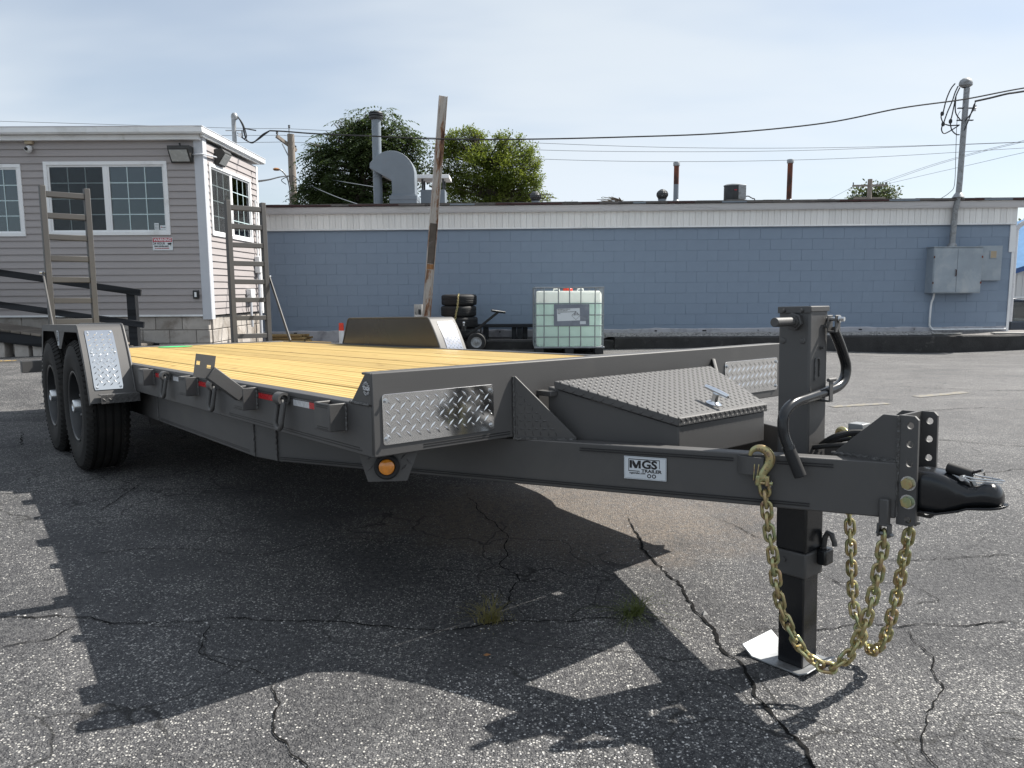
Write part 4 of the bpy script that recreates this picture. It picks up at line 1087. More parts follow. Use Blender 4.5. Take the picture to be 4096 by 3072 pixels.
MB().cyl((.004, -.051, .475), (.004, -.066, .475), .027, n=6).build('shaft_nut', M_PAINT, jk, loc=(0, 0, 0), bevel=.0015)
MB().cyl((.004, -.066, .475), (.004, -.074, .475), .019, n=18).build('shaft_washer', M_PAINT, jk, loc=(0, 0, 0), smooth=True)
for x, z in ((-.032, .508), (.026, .508)):
    MB().lathe([(0, .006), (.005, .005), (.0065, 0)], frame((x, -.0545, z), (1, 0, 0), (0, -1, 0)), 12).build('bolt', M_PAINT, jk, loc=(0, 0, 0), smooth=True)
for x in (-.035, .028):
    MB().lathe([(0, .004), (.008, .003), (.010, 0)], frame((x, -.0505, .418), (1, 0, 0), (0, -1, 0)), 12).build('dimple', M_PAINT, jk, loc=(0, 0, 0), smooth=True)
for y, z in ((.028, .458), (.012, .396)):
    hx = MB(); hexhead(hx, (.051, y, z), (1, 0, 0), .0045, .010); hx.build('bolt', M_PAINT, jk, loc=(0, 0, 0))
MB().tube([V(.0525, -.022, .30), V(.0525, -.022, .355), V(.0525, -.018, .364), V(.0525, -.004, .366), V(.0525, .003, .358), V(.0525, .003, .31)], .0030, n=6).build('weld_bead', M_WELD, jk, loc=(0, 0, 0), smooth=True)
MB().cyl((-.02, -.0525, -.256), (-.02, -.058, -.256), .008, n=12).build('bolt', M_PAINT, jk, loc=(0, 0, 0))
ft = MB(); prof = [(-.118, .030), (-.116, .033), (-.080, .004), (.080, .004), (.108, .018), (.111, .015), (.082, -.002), (-.082, -.002)]
for y in (-.085, .085): pass
ft.prism(prof, -.085, .085, 'y'); ft.build('foot_plate', M_GALV, jk, loc=(-.03, .006, -.5965), bevel=.002)
# plunger pin on the far side
MB().bar((.052, .035, -.245), (.082, .035, -.245), .05, .05).build('pin_housing', M_BLACK, jk, loc=(0, 0, 0), bevel=.006)
MB().tube([V(.052, .05, -.235), V(.058, .05, -.19), V(.066, .05, -.175), V(.078, .05, -.178), V(.088, .05, -.20), V(.089, .05, -.212)], .0085, n=10).build('pin_handle', M_PAINT, jk, loc=(0, 0, 0), smooth=True)
def catmull(P, per=6):
    P = [Vector(p) for p in P]; Q = [P[0]] + P + [P[-1]]; out = []
    for i in range(1, len(Q) - 2):
        p0, p1, p2, p3 = Q[i - 1], Q[i], Q[i + 1], Q[i + 2]
        for k in range(per):
            t = k / per; out.append(.5 * ((2 * p1) + (p2 - p0) * t + (2 * p0 - 5 * p1 + 4 * p2 - p3) * t * t + (3 * p1 - p0 - 3 * p2 + p3) * t ** 3))
    out.append(P[-1]); return out
hp = [(.072, .046, .448), (.072, .074, .416), (.072, .102, .378), (.072, .126, .335), (.072, .118, .298), (.072, .080, .276), (.072, .012, .265), (.072, -.045, .260), (.072, -.099, .255), (.071, -.172, .246), (.070, -.214, .222), (.0705, -.2225, .19), (.074, -.2210, .16), (.084, -.2154, .128)]
ch_ = empty_part('crank_handle', jk)
MB().tube(catmull(hp), .0152, n=16).build('handle_tube', M_BLACK, ch_, smooth=True)
MB().tube([(.083, -.2158, .131), (.0865, -.2142, .121)], .0178, n=16).build('handle_ring', M_BLACK, ch_, smooth=True)
MB().tube([(.086, -.2145, .1225), (.1145, -.2012, .047)], .0172, n=16).build('grip', M_RUBBERB, ch_, smooth=True, bevel=.002)
yk = MB(); yk.box((.058, .030, .440), (.062, .060, .492)); yk.box((.082, .030, .440), (.086, .060, .492)); yk.box((.0622, .030, .440), (.0818, .060, .446))
yk.build('handle_yoke', M_PAINT, ch_, bevel=.002)
hx = MB(); hexhead(hx, (.087, .047, .480), (1, .1, 0), .0075, .016); hx.cyl((.05, .047, .480), (.09, .047, .480), .006); hx.build('yoke_bolt', M_ZINC, ch_)
cl_ = MB(); cl_.box((.052, -.004, .236), (.090, .016, .240)); cl_.box((.0865, -.004, .2405), (.0905, .016, .300)); cl_.cyl((.0885, -.012, .302), (.0885, .030, .302), .0055)
cl_.build('handle_clip', M_PAINT, jk, loc=(0, 0, 0), bevel=.001)

# --- coupler channel and coupler
cc = sub('coupler_mount')
holes = [circ(.030, z, .0092) for z in (.020, .131 + .0385, .131 + .0885 + .0, .272)]
zs = [-.055, .098, .150, .200]
outer = [(0, 0), (.040, 0), (.050, .010), (.050, .288), (.040, .298), (0, .298)]
for s in (-1, 1):
    me = plate_with_holes(outer, [circ(.030, z + .072, .0092) for z in zs], .009)
    mesh_part('hole_plate', me, M_PAINT, cc, frame((4.706, s * .0605 + (.0045 if s < 0 else .0045), -.072), (1, 0, 0), (0, -1, 0)))
    MB().prism([(4.523, ZT + .001), (4.663, .2235), (4.7045, .2235), (4.7045, ZT + .001)], s * .058 - .005, s * .058 + .005, 'y').build('brace_plate', M_PAINT, cc, loc=(0, 0, 0), bevel=.0015)
    MB().tube([V(4.523 + .18 * k / 26, s * .0645, ZT + .002 + .0018 * math.sin(k * 2.2)) for k in range(27)], .006, n=6).build('weld_bead', M_WELD, cc, loc=(0, 0, 0), smooth=True)
    MB().tube([V(4.706 + .001 * math.sin(k * 2.2), s * .0655, -.05 + .27 * k / 34) for k in range(35)], .0045, n=6).build('weld_bead', M_WELD, cc, loc=(0, 0, 0), smooth=True)
MB().box((4.7065, -.0555, -.0715), (4.7145, .0555, .2255)).build('mount_web', M_PAINT, cc, loc=(0, 0, 0))
for z in (.045, -.005):
    MB().lathe([(.0195, 0), (.0195, .0022), (.006, .0022)], frame((4.736, -.0652, z), (1, 0, 0), (0, -1, 0)), 22).build('washer', M_ZINC, cc, loc=(0, 0, 0))
    MB().cyl((4.736, -.067, z), (4.736, -.080, z), .0165, .0158, n=6).build('coupler_bolt', M_ZINCY, cc, loc=(0, 0, 0), bevel=.001)
cpl = sub('coupler')
secs = [(4.722, -.031, .081, .050), (4.785, -.031, .080, .050), (4.815, -.026, .074, .048), (4.845, -.016, .062, .043), (4.868, -.007, .052, .038), (4.885, -.003, .058, .0385), (4.900, .0, .066, .0385), (4.915, .002, .066, .036), (4.927, .004, .058, .030), (4.935, .008, .046, .021), (4.938, .014, .036, .010)]
cb = MB(); vs = []; n = 24
for x, z0, z1, hw in secs:
    for k in range(n):
        a = 2 * math.pi * k / n; c, s_ = math.cos(a), math.sin(a); ex = 4.5 if x < 4.83 else (3.0 if x < 4.86 else 2.2)
        yy = hw * math.copysign(abs(c) ** (2 / ex), c); zz = math.copysign(abs(s_) ** (2 / ex), s_)
        vs.append((x, yy, (z0 + z1) / 2 + zz * (z1 - z0) / 2))
fs = []
for i in range(len(secs) - 1):
    for k in range(n): fs.append((i * n + k, i * n + (k + 1) % n, (i + 1) * n + (k + 1) % n, (i + 1) * n + k))
fs += [tuple(range(n)), tuple(range((len(secs) - 1) * n, len(secs) * n))]
cb.add(vs, fs).build('coupler_body', M_BLACK, cpl, loc=(0, 0, 0), smooth=50)
fl = MB(); L_ = [(4.735, .052, -.034), (4.80, .053, -.032), (4.85, .048, -.016), (4.87, .046, -.006), (4.90, .046, -.001), (4.925, .041, .003), (4.940, .028, .006), (4.947, .010, .008)]
vs = []
for x, hw, z in L_: vs += [(x, -hw, z), (x, hw, z), (x, -hw, z + .006), (x, hw, z + .006)]
fs = []
for i in range(len(L_) - 1):
    o = 4 * i; fs += [(o, o + 4, o + 5, o + 1), (o + 2, o + 3, o + 7, o + 6), (o, o + 2, o + 6, o + 4), (o + 1, o + 5, o + 7, o + 3)]
fs += [(0, 1, 3, 2), (4 * len(L_) - 4, 4 * len(L_) - 2, 4 * len(L_) - 1, 4 * len(L_) - 3)]
fl.add(vs, fs).build('coupler_flange', M_BLACK, cpl, loc=(0, 0, 0), bevel=.0015)
MB().cyl((4.806, 0, .090), (4.866, 0, .078), .014, n=16).build('latch_barrel', M_RUBBERB, cpl, loc=(0, 0, 0), smooth=True, bevel=.002)
MB().cyl((4.852, -.030, .072), (4.852, .030, .072), .0075, n=12).build('latch_pin', M_ZINC, cpl, loc=(0, 0, 0), smooth=True)
lt = MB(); lt.bar((4.862, 0, .082), (4.888, 0, .094), .012, .006); lt.bar((4.862, 0, .07), (4.872, 0, .05), .022, .006); lt.build('latch_lever', M_BLACK, cpl, loc=(0, 0, 0))
MB().tube([V(4.853, -.026, .078), V(4.88, -.022, .074), V(4.93, -.006, .074), V(4.938, 0, .074), V(4.93, .006, .074), V(4.88, .010, .076), V(4.866, .004, .080)], .0022, n=6).build('safety_clip', M_ZINC, cpl, loc=(0, 0, 0), smooth=True)
MB().tube([V(4.853, -.030, .074), V(4.872, -.026, .068), V(4.93, -.010, .069), V(4.935, -.004, .069)], .0018, n=6).build('safety_clip', M_ZINC, cpl, loc=(0, 0, 0), smooth=True)

# --- chain hangers and hook keepers under / on the tongue
for s in (-1, 1):
    e = sub('chain_hanger')
    MB().box((4.672, s * .085 - .010, -.075), (4.698, s * .085 + .010, -.002)).build('hanger_bar', M_PAINT, e, loc=(0, 0, 0), bevel=.004)
    fk = MB()
    for dx in (-.0165, .0105): fk.box((4.685 + dx, s * .085 - .011, -.108), (4.685 + dx + .006, s * .085 + .011, -.072))
    fk.box((4.669, s * .085 - .0105, -.0765), (4.701, s * .085 + .0105, -.0705))
    fk.build('hanger_fork', M_PAINT, e, loc=(0, 0, 0), bevel=.002)
    MB().cyl((4.664, s * .085, -.099), (4.710, s * .085, -.099), .0045, n=10).build('hanger_pin', M_GALV, e, loc=(0, 0, 0))
    def bp(sd, z, off):
        q = beam_pt(sd, z, off); return V(q.x, q.y * (1 if s < 0 else -1), q.z)
    kp = MB(); xs = [(1.822, .004), (1.835, .016), (1.855, .0235), (1.880, .024), (1.897, .024)]
    vs = []
    for sd, off in xs:
        vs += [bp(sd, .040, off), bp(sd, .0905, off), bp(sd, .040, off - .004), bp(sd, .0905, off - .004)]
    fs = []
    for i in range(len(xs) - 1):
        o = 4 * i; fs += [(o, o + 4, o + 5, o + 1), (o + 2, o + 3, o + 7, o + 6), (o, o + 2, o + 6, o + 4), (o + 1, o + 5, o + 7, o + 3)]
    fs += [(0, 1, 3, 2), (4 * len(xs) - 4, 4 * len(xs) - 2, 4 * len(xs) - 1, 4 * len(xs) - 3)]
    kp.add(vs, fs).build('hook_keeper', M_PAINT, TR, smooth=True)

# --- maker's sticker on the tongue
SX, SY = .1335, .0715
so = sub('maker_sticker')
F0 = frame(beam_pt(1.4783, -.0060, .0006), TD, TN)
flip = (F0.to_3x3() @ V(0, 1, 0)).z < 0
MB().sheet([F0 @ V(x, y, 0) for x, y in ((0, 0), (SX, 0), (SX, SY), (0, SY))], .0003, TN).build('sticker_base', M_STICKW, so, loc=(0, 0, 0))
def st_rect(x0, y0, x1, y1): MB().sheet([F0 @ V(x, y, .0003) for x, y in ((x0, y0), (x1, y0), (x1, y1), (x0, y1))], .0003, TN).build('sticker_line', M_INK, so, loc=(0, 0, 0))
for a in ((.0022, .0022, SX - .0022, .0027), (.0022, SY - .0027, SX - .0022, SY - .0022), (.0022, .0022, .0027, SY - .0022), (SX - .0027, .0022, SX - .0022, SY - .0022),
          (.0140, .0615, .1130, .0640), (.0140, .0245, .0158, .0640), (.1112, .0370, .1130, .0640), (.0140, .0245, .0500, .0268)): st_rect(*a)
Z3 = Matrix.Translation((0, 0, .0006))
def st_poly(pts): MB().sheet([F0 @ V(.0175 + x * .036, .0345 + y * .0245, .0003) for x, y in pts], .0003, TN).build('sticker_letter', M_INK, so, loc=(0, 0, 0))
st_poly([(0, 0), (.22, 0), (.22, 1), (0, 1)])
st_poly([(.25, 1), (.36, 1), (.60, .42), (.60, 0), (.46, 0), (.25, .52)])
st_poly([(.60, 0), (.60, .42), (.76, 1), (1.0, 1), (1.0, 0), (.80, 0), (.80, .55), (.66, 0)])
text_on('sticker_print', 'GS', .0350, M_INK, so, F0 @ Matrix.Translation((.0805, .0462, .0006)), bold=.0013, sx=1.16, thick=.0001)
text_on('sticker_print', 'TRAILER', .0135, M_INK, so, F0 @ Matrix.Translation((.0870, .0270, .0006)), bold=.0005, sx=1.25, thick=.0001)
text_on('sticker_print', 'mgstrailer.com', .0092, M_INK, so, F0 @ Matrix.Translation((.0425, .0196, .0006)), bold=.00022, sx=.92, thick=.0001)
for x in (.0800, .0950):
    MB().lathe([(.0066, 0), (.0066, .0003), (.0036, .0003), (.0036, 0)], F0 @ Matrix.Translation((x, .0125, .0003)), 28).build('sticker_ring', M_INK, so, loc=(0, 0, 0))

# --- wiring and breakaway switch lying on the tongue
MB().tube(catmull([(4.445, .02, .10), (4.50, -.005, .135), (4.545, .02, .150), (4.60, .05, .145), (4.63, .05, .12)]), .010, n=10).build('wiring_loom', M_RUBBERB, TR, smooth=True)
MB().tube(catmull([(4.44, -.02, .098), (4.50, -.03, .112), (4.56, -.02, .122), (4.62, 0, .13), (4.68, .02, .12)]), .0075, n=10).build('wiring_loom', M_RUBBERB, TR, smooth=True)
MB().tube(catmull([(4.45, .05, .10), (4.50, .06, .12), (4.56, .09, .125), (4.62, .10, .12)]), .0065, n=8).build('wiring_loom', M_RUBBERB, TR, smooth=True)
bs = sub('breakaway_switch')
MB().box((4.50, .070, .128), (4.545, .120, .168)).build('switch_body', M_GALV, bs, loc=(0, 0, 0), bevel=.003)
MB().cyl((4.545, .095, .148), (4.558, .095, .148), .010, n=14).build('switch_plug', M_RUBBERB, bs, loc=(0, 0, 0))
MB().tube(catmull([(4.558, .095, .148), (4.59, .08, .135), (4.63, .05, .12)]), .0022, n=6).build('pull_cable', M_WHITEINK, bs, loc=(0, 0, 0), smooth=True)

# ================================================================== safety chains (hang from the tongue)
link_mb = MB().tube([V(a, 0, b) for a, b in stadium(.0165 + .0085, .0128, 7)], .0053, n=8, closed=True)
link_proto = None
def chain(label, pts, hook_pts, hookw, mirror):
    global link_proto
    p0 = TW(*pts[-1])
    root = thing('safety_chain', label, 'chain', loc=p0, group='safety chains on the tongue')
    Pw = [TW(*q) for q in catmull(pts, 10)]
    # resample by arc length
    pitch = .0330; d = [0]
    for a, b in zip(Pw, Pw[1:]): d.append(d[-1] + (b - a).length)
    n = int(d[-1] / pitch); pitch = d[-1] / n
    def samp(t):
        for i in range(len(d) - 1):
            if d[i + 1] >= t: return Pw[i].lerp(Pw[i + 1], (t - d[i]) / max(d[i + 1] - d[i], 1e-9))
        return Pw[-1]
    rc = random.Random(3)
    for k in range(n):
        c = samp((k + .5) * pitch); t = (samp((k + 1) * pitch) - samp(k * pitch)).normalized()
        side = V(.35, -.93, 0); a = (side - t * side.dot(t)).normalized()
        ang = (R(48) if k % 2 else R(-42)) + rc.uniform(-.2, .2)
        a = Matrix.Rotation(ang, 3, t) @ a
        x = a; z = t; y = z.cross(x)
        M = Matrix(((x.x, y.x, z.x, c.x - p0.x), (x.y, y.y, z.y, c.y - p0.y), (x.z, y.z, z.z, c.z - p0.z), (0, 0, 0, 1)))
        if link_proto is None:
            link_proto = link_mb.build('chain_link', M_ZINCY, root, smooth=True); link_proto.matrix_local = M
        else:
            place(link_proto, root, M)
    e = empty_part('hook', root)
    rel = lambda q: TW(*q) - p0
    hw = [rel(q) for q in hook_pts]
    nw = (T_X * TN.x + T_Y * (TN.y * (1 if not mirror else -1))).normalized()
    # forged hook: flattened section, wide in its own plane
    mb = MB(); vs = []; H = catmull(hw, 4); ws = []
    for i in range(len(H)): 
        t = i / (len(H) - 1) * (len(hookw) - 1); j = min(int(t), len(hookw) - 2); ws.append(hookw[j] + (hookw[j + 1] - hookw[j]) * (t - j))
    n_ = 12
    for i, q in enumerate(H):
        t = (H[min(i + 1, len(H) - 1)] - H[max(i - 1, 0)]).normalized(); b = t.cross(nw).normalized()
        for k in range(n_):
            a = 2 * math.pi * k / n_; vs.append(q + b * (math.cos(a) * ws[i] / 2) + nw * (math.sin(a) * min(.0085, ws[i] * .42)))
    fs = []
    for i in range(len(H) - 1):
        for k in range(n_): fs.append((i * n_ + k, i * n_ + (k + 1) % n_, (i + 1) * n_ + (k + 1) % n_, (i + 1) * n_ + k))
    fs += [tuple(range(n_)), tuple(range((len(H) - 1) * n_, len(H) * n_))]
    mb.add(vs, fs).build('hook_body', M_ZINCY, e, smooth=50)
    dt = (T_X * TD.x + T_Y * (TD.y * (1 if not mirror else -1))).normalized()
    eye = rel(hook_pts[-1])
    jw = MB()
    for sg in (-1, 1):
        jw.bar(eye + dt * sg * .0125 + V(0, 0, .008), eye + dt * sg * .0135 + V(0, 0, -.022), .012, .017, up=tuple(nw))
    jw.build('hook_jaws', M_ZINCY, e, bevel=.003)
    MB().cyl(eye + dt * -.020 + V(0, 0, -.014), eye + dt * .028 + V(0, 0, -.014), .0052, n=12).build('hook_pin', M_ZINCY, e, smooth=True)
    MB().cyl(eye + dt * .024 + V(0, 0, -.006), eye + dt * .022 + V(0, 0, -.034), .0014, n=6).build('cotter_pin', M_ZINC, e)
    l0 = rel((4.388, -.243 if not mirror else .243, .024)); l1 = rel((4.392, -.241 if not mirror else .241, .072))
    lt = MB()
    for sg in (-1, 1): lt.bar(l0 + dt * .004 * sg, l1 + dt * .006 * sg, .003, .008, up=tuple(nw))
    lt.build('hook_latch', M_ZINCY, e, bevel=.001)
    if not mirror:
        for (a, b), s_, sz in (((2, 5), 'FORGED', .0075), ((6, 8), '5/16', .0070)):
            m_ = len(s_)
            for k, chh in enumerate(s_):
                t = (b - (b - a) * k / (m_ - 1)) if s_ == 'FORGED' else (a + (b - a) * k / (m_ - 1))
                i = t * 4; q = H[int(i)].lerp(H[min(int(i) + 1, len(H) - 1)], i - int(i)); td = (H[min(int(i) + 1, len(H) - 1)] - H[max(int(i) - 1, 0)]).normalized()
                text_on('forged_mark', chh, sz, M_PAINT, e, frame(q + nw * .0086, -td if s_ == 'FORGED' else td, nw), bold=.0001, thick=.0002)
    return root
HK = [(4.373, -.2482, .0956), (4.3791, -.2454, .1098), (4.3903, -.2401, .1172), (4.4026, -.2344, .1174), (4.4149, -.2286, .1111), (4.4223, -.2251, .0986), (4.4236, -.2246, .0856), (4.4199, -.2263, .071), (4.4123, -.2298, .0572), (4.4057, -.2329, .0448), (4.4059, -.2328, .0317)]
HKW = [.010, .0145, .019, .023, .0255, .027, .0275, .0265, .0245, .024, .030]
C1 = [(4.408, -.2317, .0205), (4.414, -.2286, -.023), (4.4203, -.2252, -.0975), (4.4323, -.2189, -.1849), (4.4445, -.2124, -.286), (4.458, -.2052, -.3512), (4.4805, -.1933, -.4105), (4.5063, -.1796, -.4598), (4.5387, -.1625, -.4896), (4.5704, -.1457, -.5013), (4.6044, -.1277, -.4725), (4.6306, -.1138, -.4193), (4.6524, -.1023, -.3416), (4.6672, -.0944, -.2619), (4.6756, -.09, -.1968), (4.6825, -.0863, -.141), (4.685, -.085, -.097)]
C2 = [(4.408, .2317, .0205), (4.425, .220, -.03), (4.440, .205, -.09), (4.4506, .1949, -.1535), (4.457, .1918, -.2108), (4.4635, .1887, -.2878), (4.4709, .1851, -.3744), (4.4831, .1793, -.4489), (4.5103, .1662, -.5061), (4.5425, .1507, -.5446), (4.5778, .1337, -.5295), (4.6103, .1181, -.4685), (4.6299, .1087, -.394), (4.6486, .0997, -.3078), (4.664, .0923, -.2203), (4.677, .086, -.1488), (4.685, .085, -.097)]
chain('yellow zinc safety chain whose forged hook hangs on the near side of the tongue', C1, HK, HKW, False)
chain('second zinc safety chain hanging behind the coupler on the far side of the tongue', C2, [(a, -b, c) for a, b, c in HK], HKW, True)

# ================================================================== small office building on the left
OB = thing('office_building', 'small flat-roofed building with mauve vinyl siding and white-framed windows', 'building', loc=(-6.9, 11.4, .15))
XC, YF, YB, XL = -4.556, 11.40, 13.76, -9.6
Z0, ZTOP = .765, 3.315
def obp(mb, name, mat, parent=OB, **k):
    o = mb.build(name, mat, parent, **k)
    if parent is OB: o.matrix_parent_inverse = Matrix.Translation(-OB.location)
    return o
EXPO = (ZTOP - Z0) / 25
WINS = [(-8.70, -7.245, 1.940, 2.992), (-6.908, -5.083, 1.950, 3.024)]
def siding_course(plane, p, q, za, zb, z):
    """one board from p to q; za, zb clip it in height, z is its course's lower edge"""
    f = lambda zz: .022 - .018 * (zz - z) / EXPO
    lo, hi = max(za, z), min(zb, z + EXPO - .001)
    if hi - lo < .006: return
    dz = .010 if lo == z else 0
    if plane == 'front': obp(MB().prism([(YF, lo + .002), (YF - f(lo), lo + .002), (YF - f(lo) + .001, lo - dz), (YF - f(lo) + .003, lo - dz), (YF - f(hi), hi), (YF, hi)] if False else [(YF, lo), (YF - f(lo), lo - dz), (YF - f(hi), hi), (YF, hi)], p, q, 'x'), 'siding_board', M_SIDING)
    else: obp(MB().prism([(XC, lo), (XC + f(lo), lo - dz), (XC + f(hi), hi), (XC, hi)], p, q, 'y'), 'siding_board', M_SIDING)
for k in range(25):
    z = Z0 + k * EXPO; zz = z + EXPO
    for plane, span, wins in (('front', (XL, -4.672), WINS), ('side', (YF + .115, YB), [(11.575, 13.37, 1.955, 3.035)])):
        segs = [span]
        for a, b, c, d in wins:
            if zz > c and z < d:
                new = []
                for p, q in segs:
                    if b <= p or a >= q: new.append((p, q)); continue
                    if p < a: new.append((p, a))
                    if q > b: new.append((b, q))
                segs = new
                if z < c: siding_course(plane, a, b, z, c, z)
                if zz > d: siding_course(plane, a, b, d, zz, z)
        for p, q in segs:
            siding_course(plane, p, q, z, zz, z)
            if plane == 'side' and q - p > .3 and rnd.random() < .75:
                yj = q - rnd.uniform(.16, .30)
                obp(MB().box((XC + .002, yj, z + .004), (XC + .0195, yj + .0035, z + EXPO * .8)), 'siding_lap', M_LINE)
# wall cores behind the boards, set back and open at the windows
core = MB()
for p, q, c, d in ((XL, -8.72, Z0, ZTOP), (-7.22, -6.93, Z0, ZTOP), (-5.06, XC - .012, Z0, ZTOP), (-8.72, -7.22, Z0, 1.93), (-8.72, -7.22, 3.0, ZTOP), (-6.93, -5.06, Z0, 1.94), (-6.93, -5.06, 3.03, ZTOP)):
    core.box((p, YF + .001, c), (q, YF + .10, d))
obp(core, 'front_wall', M_ROOM)
core = MB()
for p, q, c, d in ((YF + .101, 11.56, Z0, ZTOP), (13.385, YB, Z0, ZTOP), (11.56, 13.385, Z0, 1.945), (11.56, 13.385, 3.045, ZTOP)):
    core.box((XC - .10, p, c), (XC - .001, q, d))
obp(core, 'side_wall', M_ROOM)
obp(MB().box((XL, YF + 1.5, Z0), (XC - .11, YF + 1.6, ZTOP)), 'room_partition', M_ROOM)
obp(MB().box((XL, YB - .1, Z0), (XC - .11, YB, ZTOP)), 'back_wall', M_SIDING)
obp(MB().box((XL, YF + .1, Z0 - .05), (XC - .1, YB - .1, Z0)), 'room_floor', M_ROOM)
cn = MB(); cn.box((XC - .116, YF - .022, Z0 - .075), (XC + .020, YF - .001, ZTOP + .06)); cn.box((XC + .0005, YF - .001, Z0 - .075), (XC + .022, YF + .112, ZTOP + .06))
obp(cn, 'corner_trim', M_LTRIM, bevel=.003)
obp(MB().box((XC + .0005, YB - .06, Z0 - .05), (XC + .022, YB + .02, ZTOP)), 'corner_trim', M_TRIM)
obp(MB().box((XL, YF - .026, Z0 - .028), (XC - .117, YF + .001, Z0 + .0)), 'starter_strip', M_TRIM)
obp(MB().box((XL, YF - .10, ZTOP + .001), (XC + .0, YF + .02, ZTOP + .070)), 'frieze', M_TRIM)
obp(MB().box((XC + .0235, YF - .10, ZTOP + .045), (XC + .060, YB + .06, ZTOP + .072)), 'frieze', M_TRIM)
rf = MB(); rf.box((XL, YF - .205, 3.402), (XC + .095, YB + .25, 3.478))
obp(rf, 'roof', M_TRIM, bevel=.004)
obp(MB().box((XL, YF - .190, 3.389), (XC + .080, YB + .23, 3.4015)), 'soffit', M_TRIM)
obp(MB().box((XL, YF - .212, 3.4785), (XC + .102, YB + .257, 3.492)), 'roof_edge', M_LTRIM, bevel=.003)

def window(name_label, o, xd, nrm, w, h, cols=3, rows=4, screen=0, blinds=False):
    """two-light sliding window; o lower-left corner on the wall face"""
    xd = Vector(xd); n = Vector(nrm); up = V(0, 0, 1); o = Vector(o)
    e = empty_part('window', OB); e.matrix_parent_inverse = Matrix.Translation(-OB.location)
    def bx(a, b, c, d, y0, y1, nm, mt, bev=.0):
        P = MB(); vs = []
        for x in (a, b):
            for y in (y0, y1):
                for z in (c, d): vs.append(o + xd * x + n * y + up * z)
        P.add(vs, [(0, 1, 3, 2), (4, 6, 7, 5), (0, 4, 5, 1), (2, 3, 7, 6), (0, 2, 6, 4), (1, 5, 7, 3)])
        return P.build(nm, mt, e, bevel=bev)
    c = .052
    bx(0, w, 0, c, -.03, .034, 'sill', M_TRIM, .003); bx(0, w, h - c, h, -.03, .030, 'frame_rail', M_TRIM, .003)
    bx(0, c, c, h - c, -.03, .030, 'frame_stile', M_TRIM, .003); bx(w - c, w, c, h - c, -.03, .030, 'frame_stile', M_TRIM, .003)
    half = w / 2
    bx(half - .022, half + .022, c, h - c, -.03, .018, 'meeting_stile', M_TRIM, .002)
    s_ = .026
    for side, (a, b) in enumerate(((c, half - .022), (half + .022, w - c))):
        bx(a, b, c, c + s_, -.02, .010, 'sash_rail', M_TRIM); bx(a, b, h - c - s_, h - c, -.02, .010, 'sash_rail', M_TRIM)
        bx(a, a + s_, c + s_, h - c - s_, -.02, .010, 'sash_stile', M_TRIM); bx(b - s_, b, c + s_, h - c - s_, -.02, .010, 'sash_stile', M_TRIM)
        a2, b2, c2, d2 = a + s_, b - s_, c + s_, h - c - s_
        for i in range(cols):
            for j in range(rows):
                xa = a2 + (b2 - a2) * i / cols; xb = a2 + (b2 - a2) * (i + 1) / cols; za = c2 + (d2 - c2) * j / rows; zb = c2 + (d2 - c2) * (j + 1) / rows
                bx(xa, xb, za, zb, -.010, -.006, 'pane', M_GLASS)
        for i in range(1, cols): x = a2 + (b2 - a2) * i / cols; bx(x - .007, x + .007, c2, d2, -.005, -.0005, 'muntin', M_MUNTIN)
        for j in range(1, rows): z = c2 + (d2 - c2) * j / rows; bx(a2, b2, z - .007, z + .007, -.0045, -.0010, 'muntin', M_MUNTIN)
        if side == 0 and screen:
            P = MB()
            q = lambda x, z: o + xd * x + n * .004 + up * z
            st = .022
            k = 0
            x = a2
            while x < b2: P.add([q(x, c2), q(x + .0012, c2), q(x + .0012, d2), q(x, d2)], [(0, 1, 2, 3)]); x += .0045
            z = c2
            while z < d2: P.add([q(a2, z), q(b2, z), q(b2, z + .0012), q(a2, z + .0012)], [(0, 1, 2, 3)]); z += .0045
            so_ = P.build('insect_screen', M_SCREEN, e, fix=False); so_['kind'] = 'stuff'
        if blinds:
            nb = int((d2 - c2) / .032)
            for j in range(nb):
                z = c2 + .032 * j
                P = MB(); vs = [o + xd * a2 + n * -.026 + up * z, o + xd * b2 + n * -.026 + up * z, o + xd * b2 + n * -.036 + up * (z + .031), o + xd * a2 + n * -.036 + up * (z + .031)]
                P.add(vs, [(0, 1, 2, 3)]); P.build('blind_slat', M_BLIND, e, fix=False)
    return e
w_front = window('', (-6.908, YF, 1.950), (1, 0, 0), (0, -1, 0), 1.825, 1.074, screen=1)
w_left = window('', (-8.70, YF, 1.940), (1, 0, 0), (0, -1, 0), 1.455, 1.052)
w_side = window('', (XC, 11.575, 1.955), (0, 1, 0), (1, 0, 0), 1.795, 1.08, screen=1, blinds=True)
# decals inside the right-hand light
dc = MB().box((-5.330, YF + .0005, 2.032), (-5.262, YF + .002, 2.128)).build('window_decal', M_SIGNW, w_front)
for r_ in range(4):
    for c_ in range(3):
        MB().box((-5.322 + c_ * .020, YF - .0004, 2.042 + r_ * .021), (-5.310 + c_ * .020, YF + .0004, 2.049 + r_ * .021)).build('decal_mark', M_INK, dc)
dc = MB().box((-5.245, YF + .0005, 2.032), (-5.128, YF + .002, 2.094)).build('window_decal', M_SIGNW, w_front)
MB().disc((-5.225, YF - .0002, 2.068), (0, -1, 0), .009).build('decal_mark', M_SIGNRED, dc, fix=False)
text_on('decal_print', 'Duraview', .022, M_INK, dc, frame((-5.178, YF - .0006, 2.064), (1, 0, 0), (0, -1, 0)), bold=.0005, sx=.85)
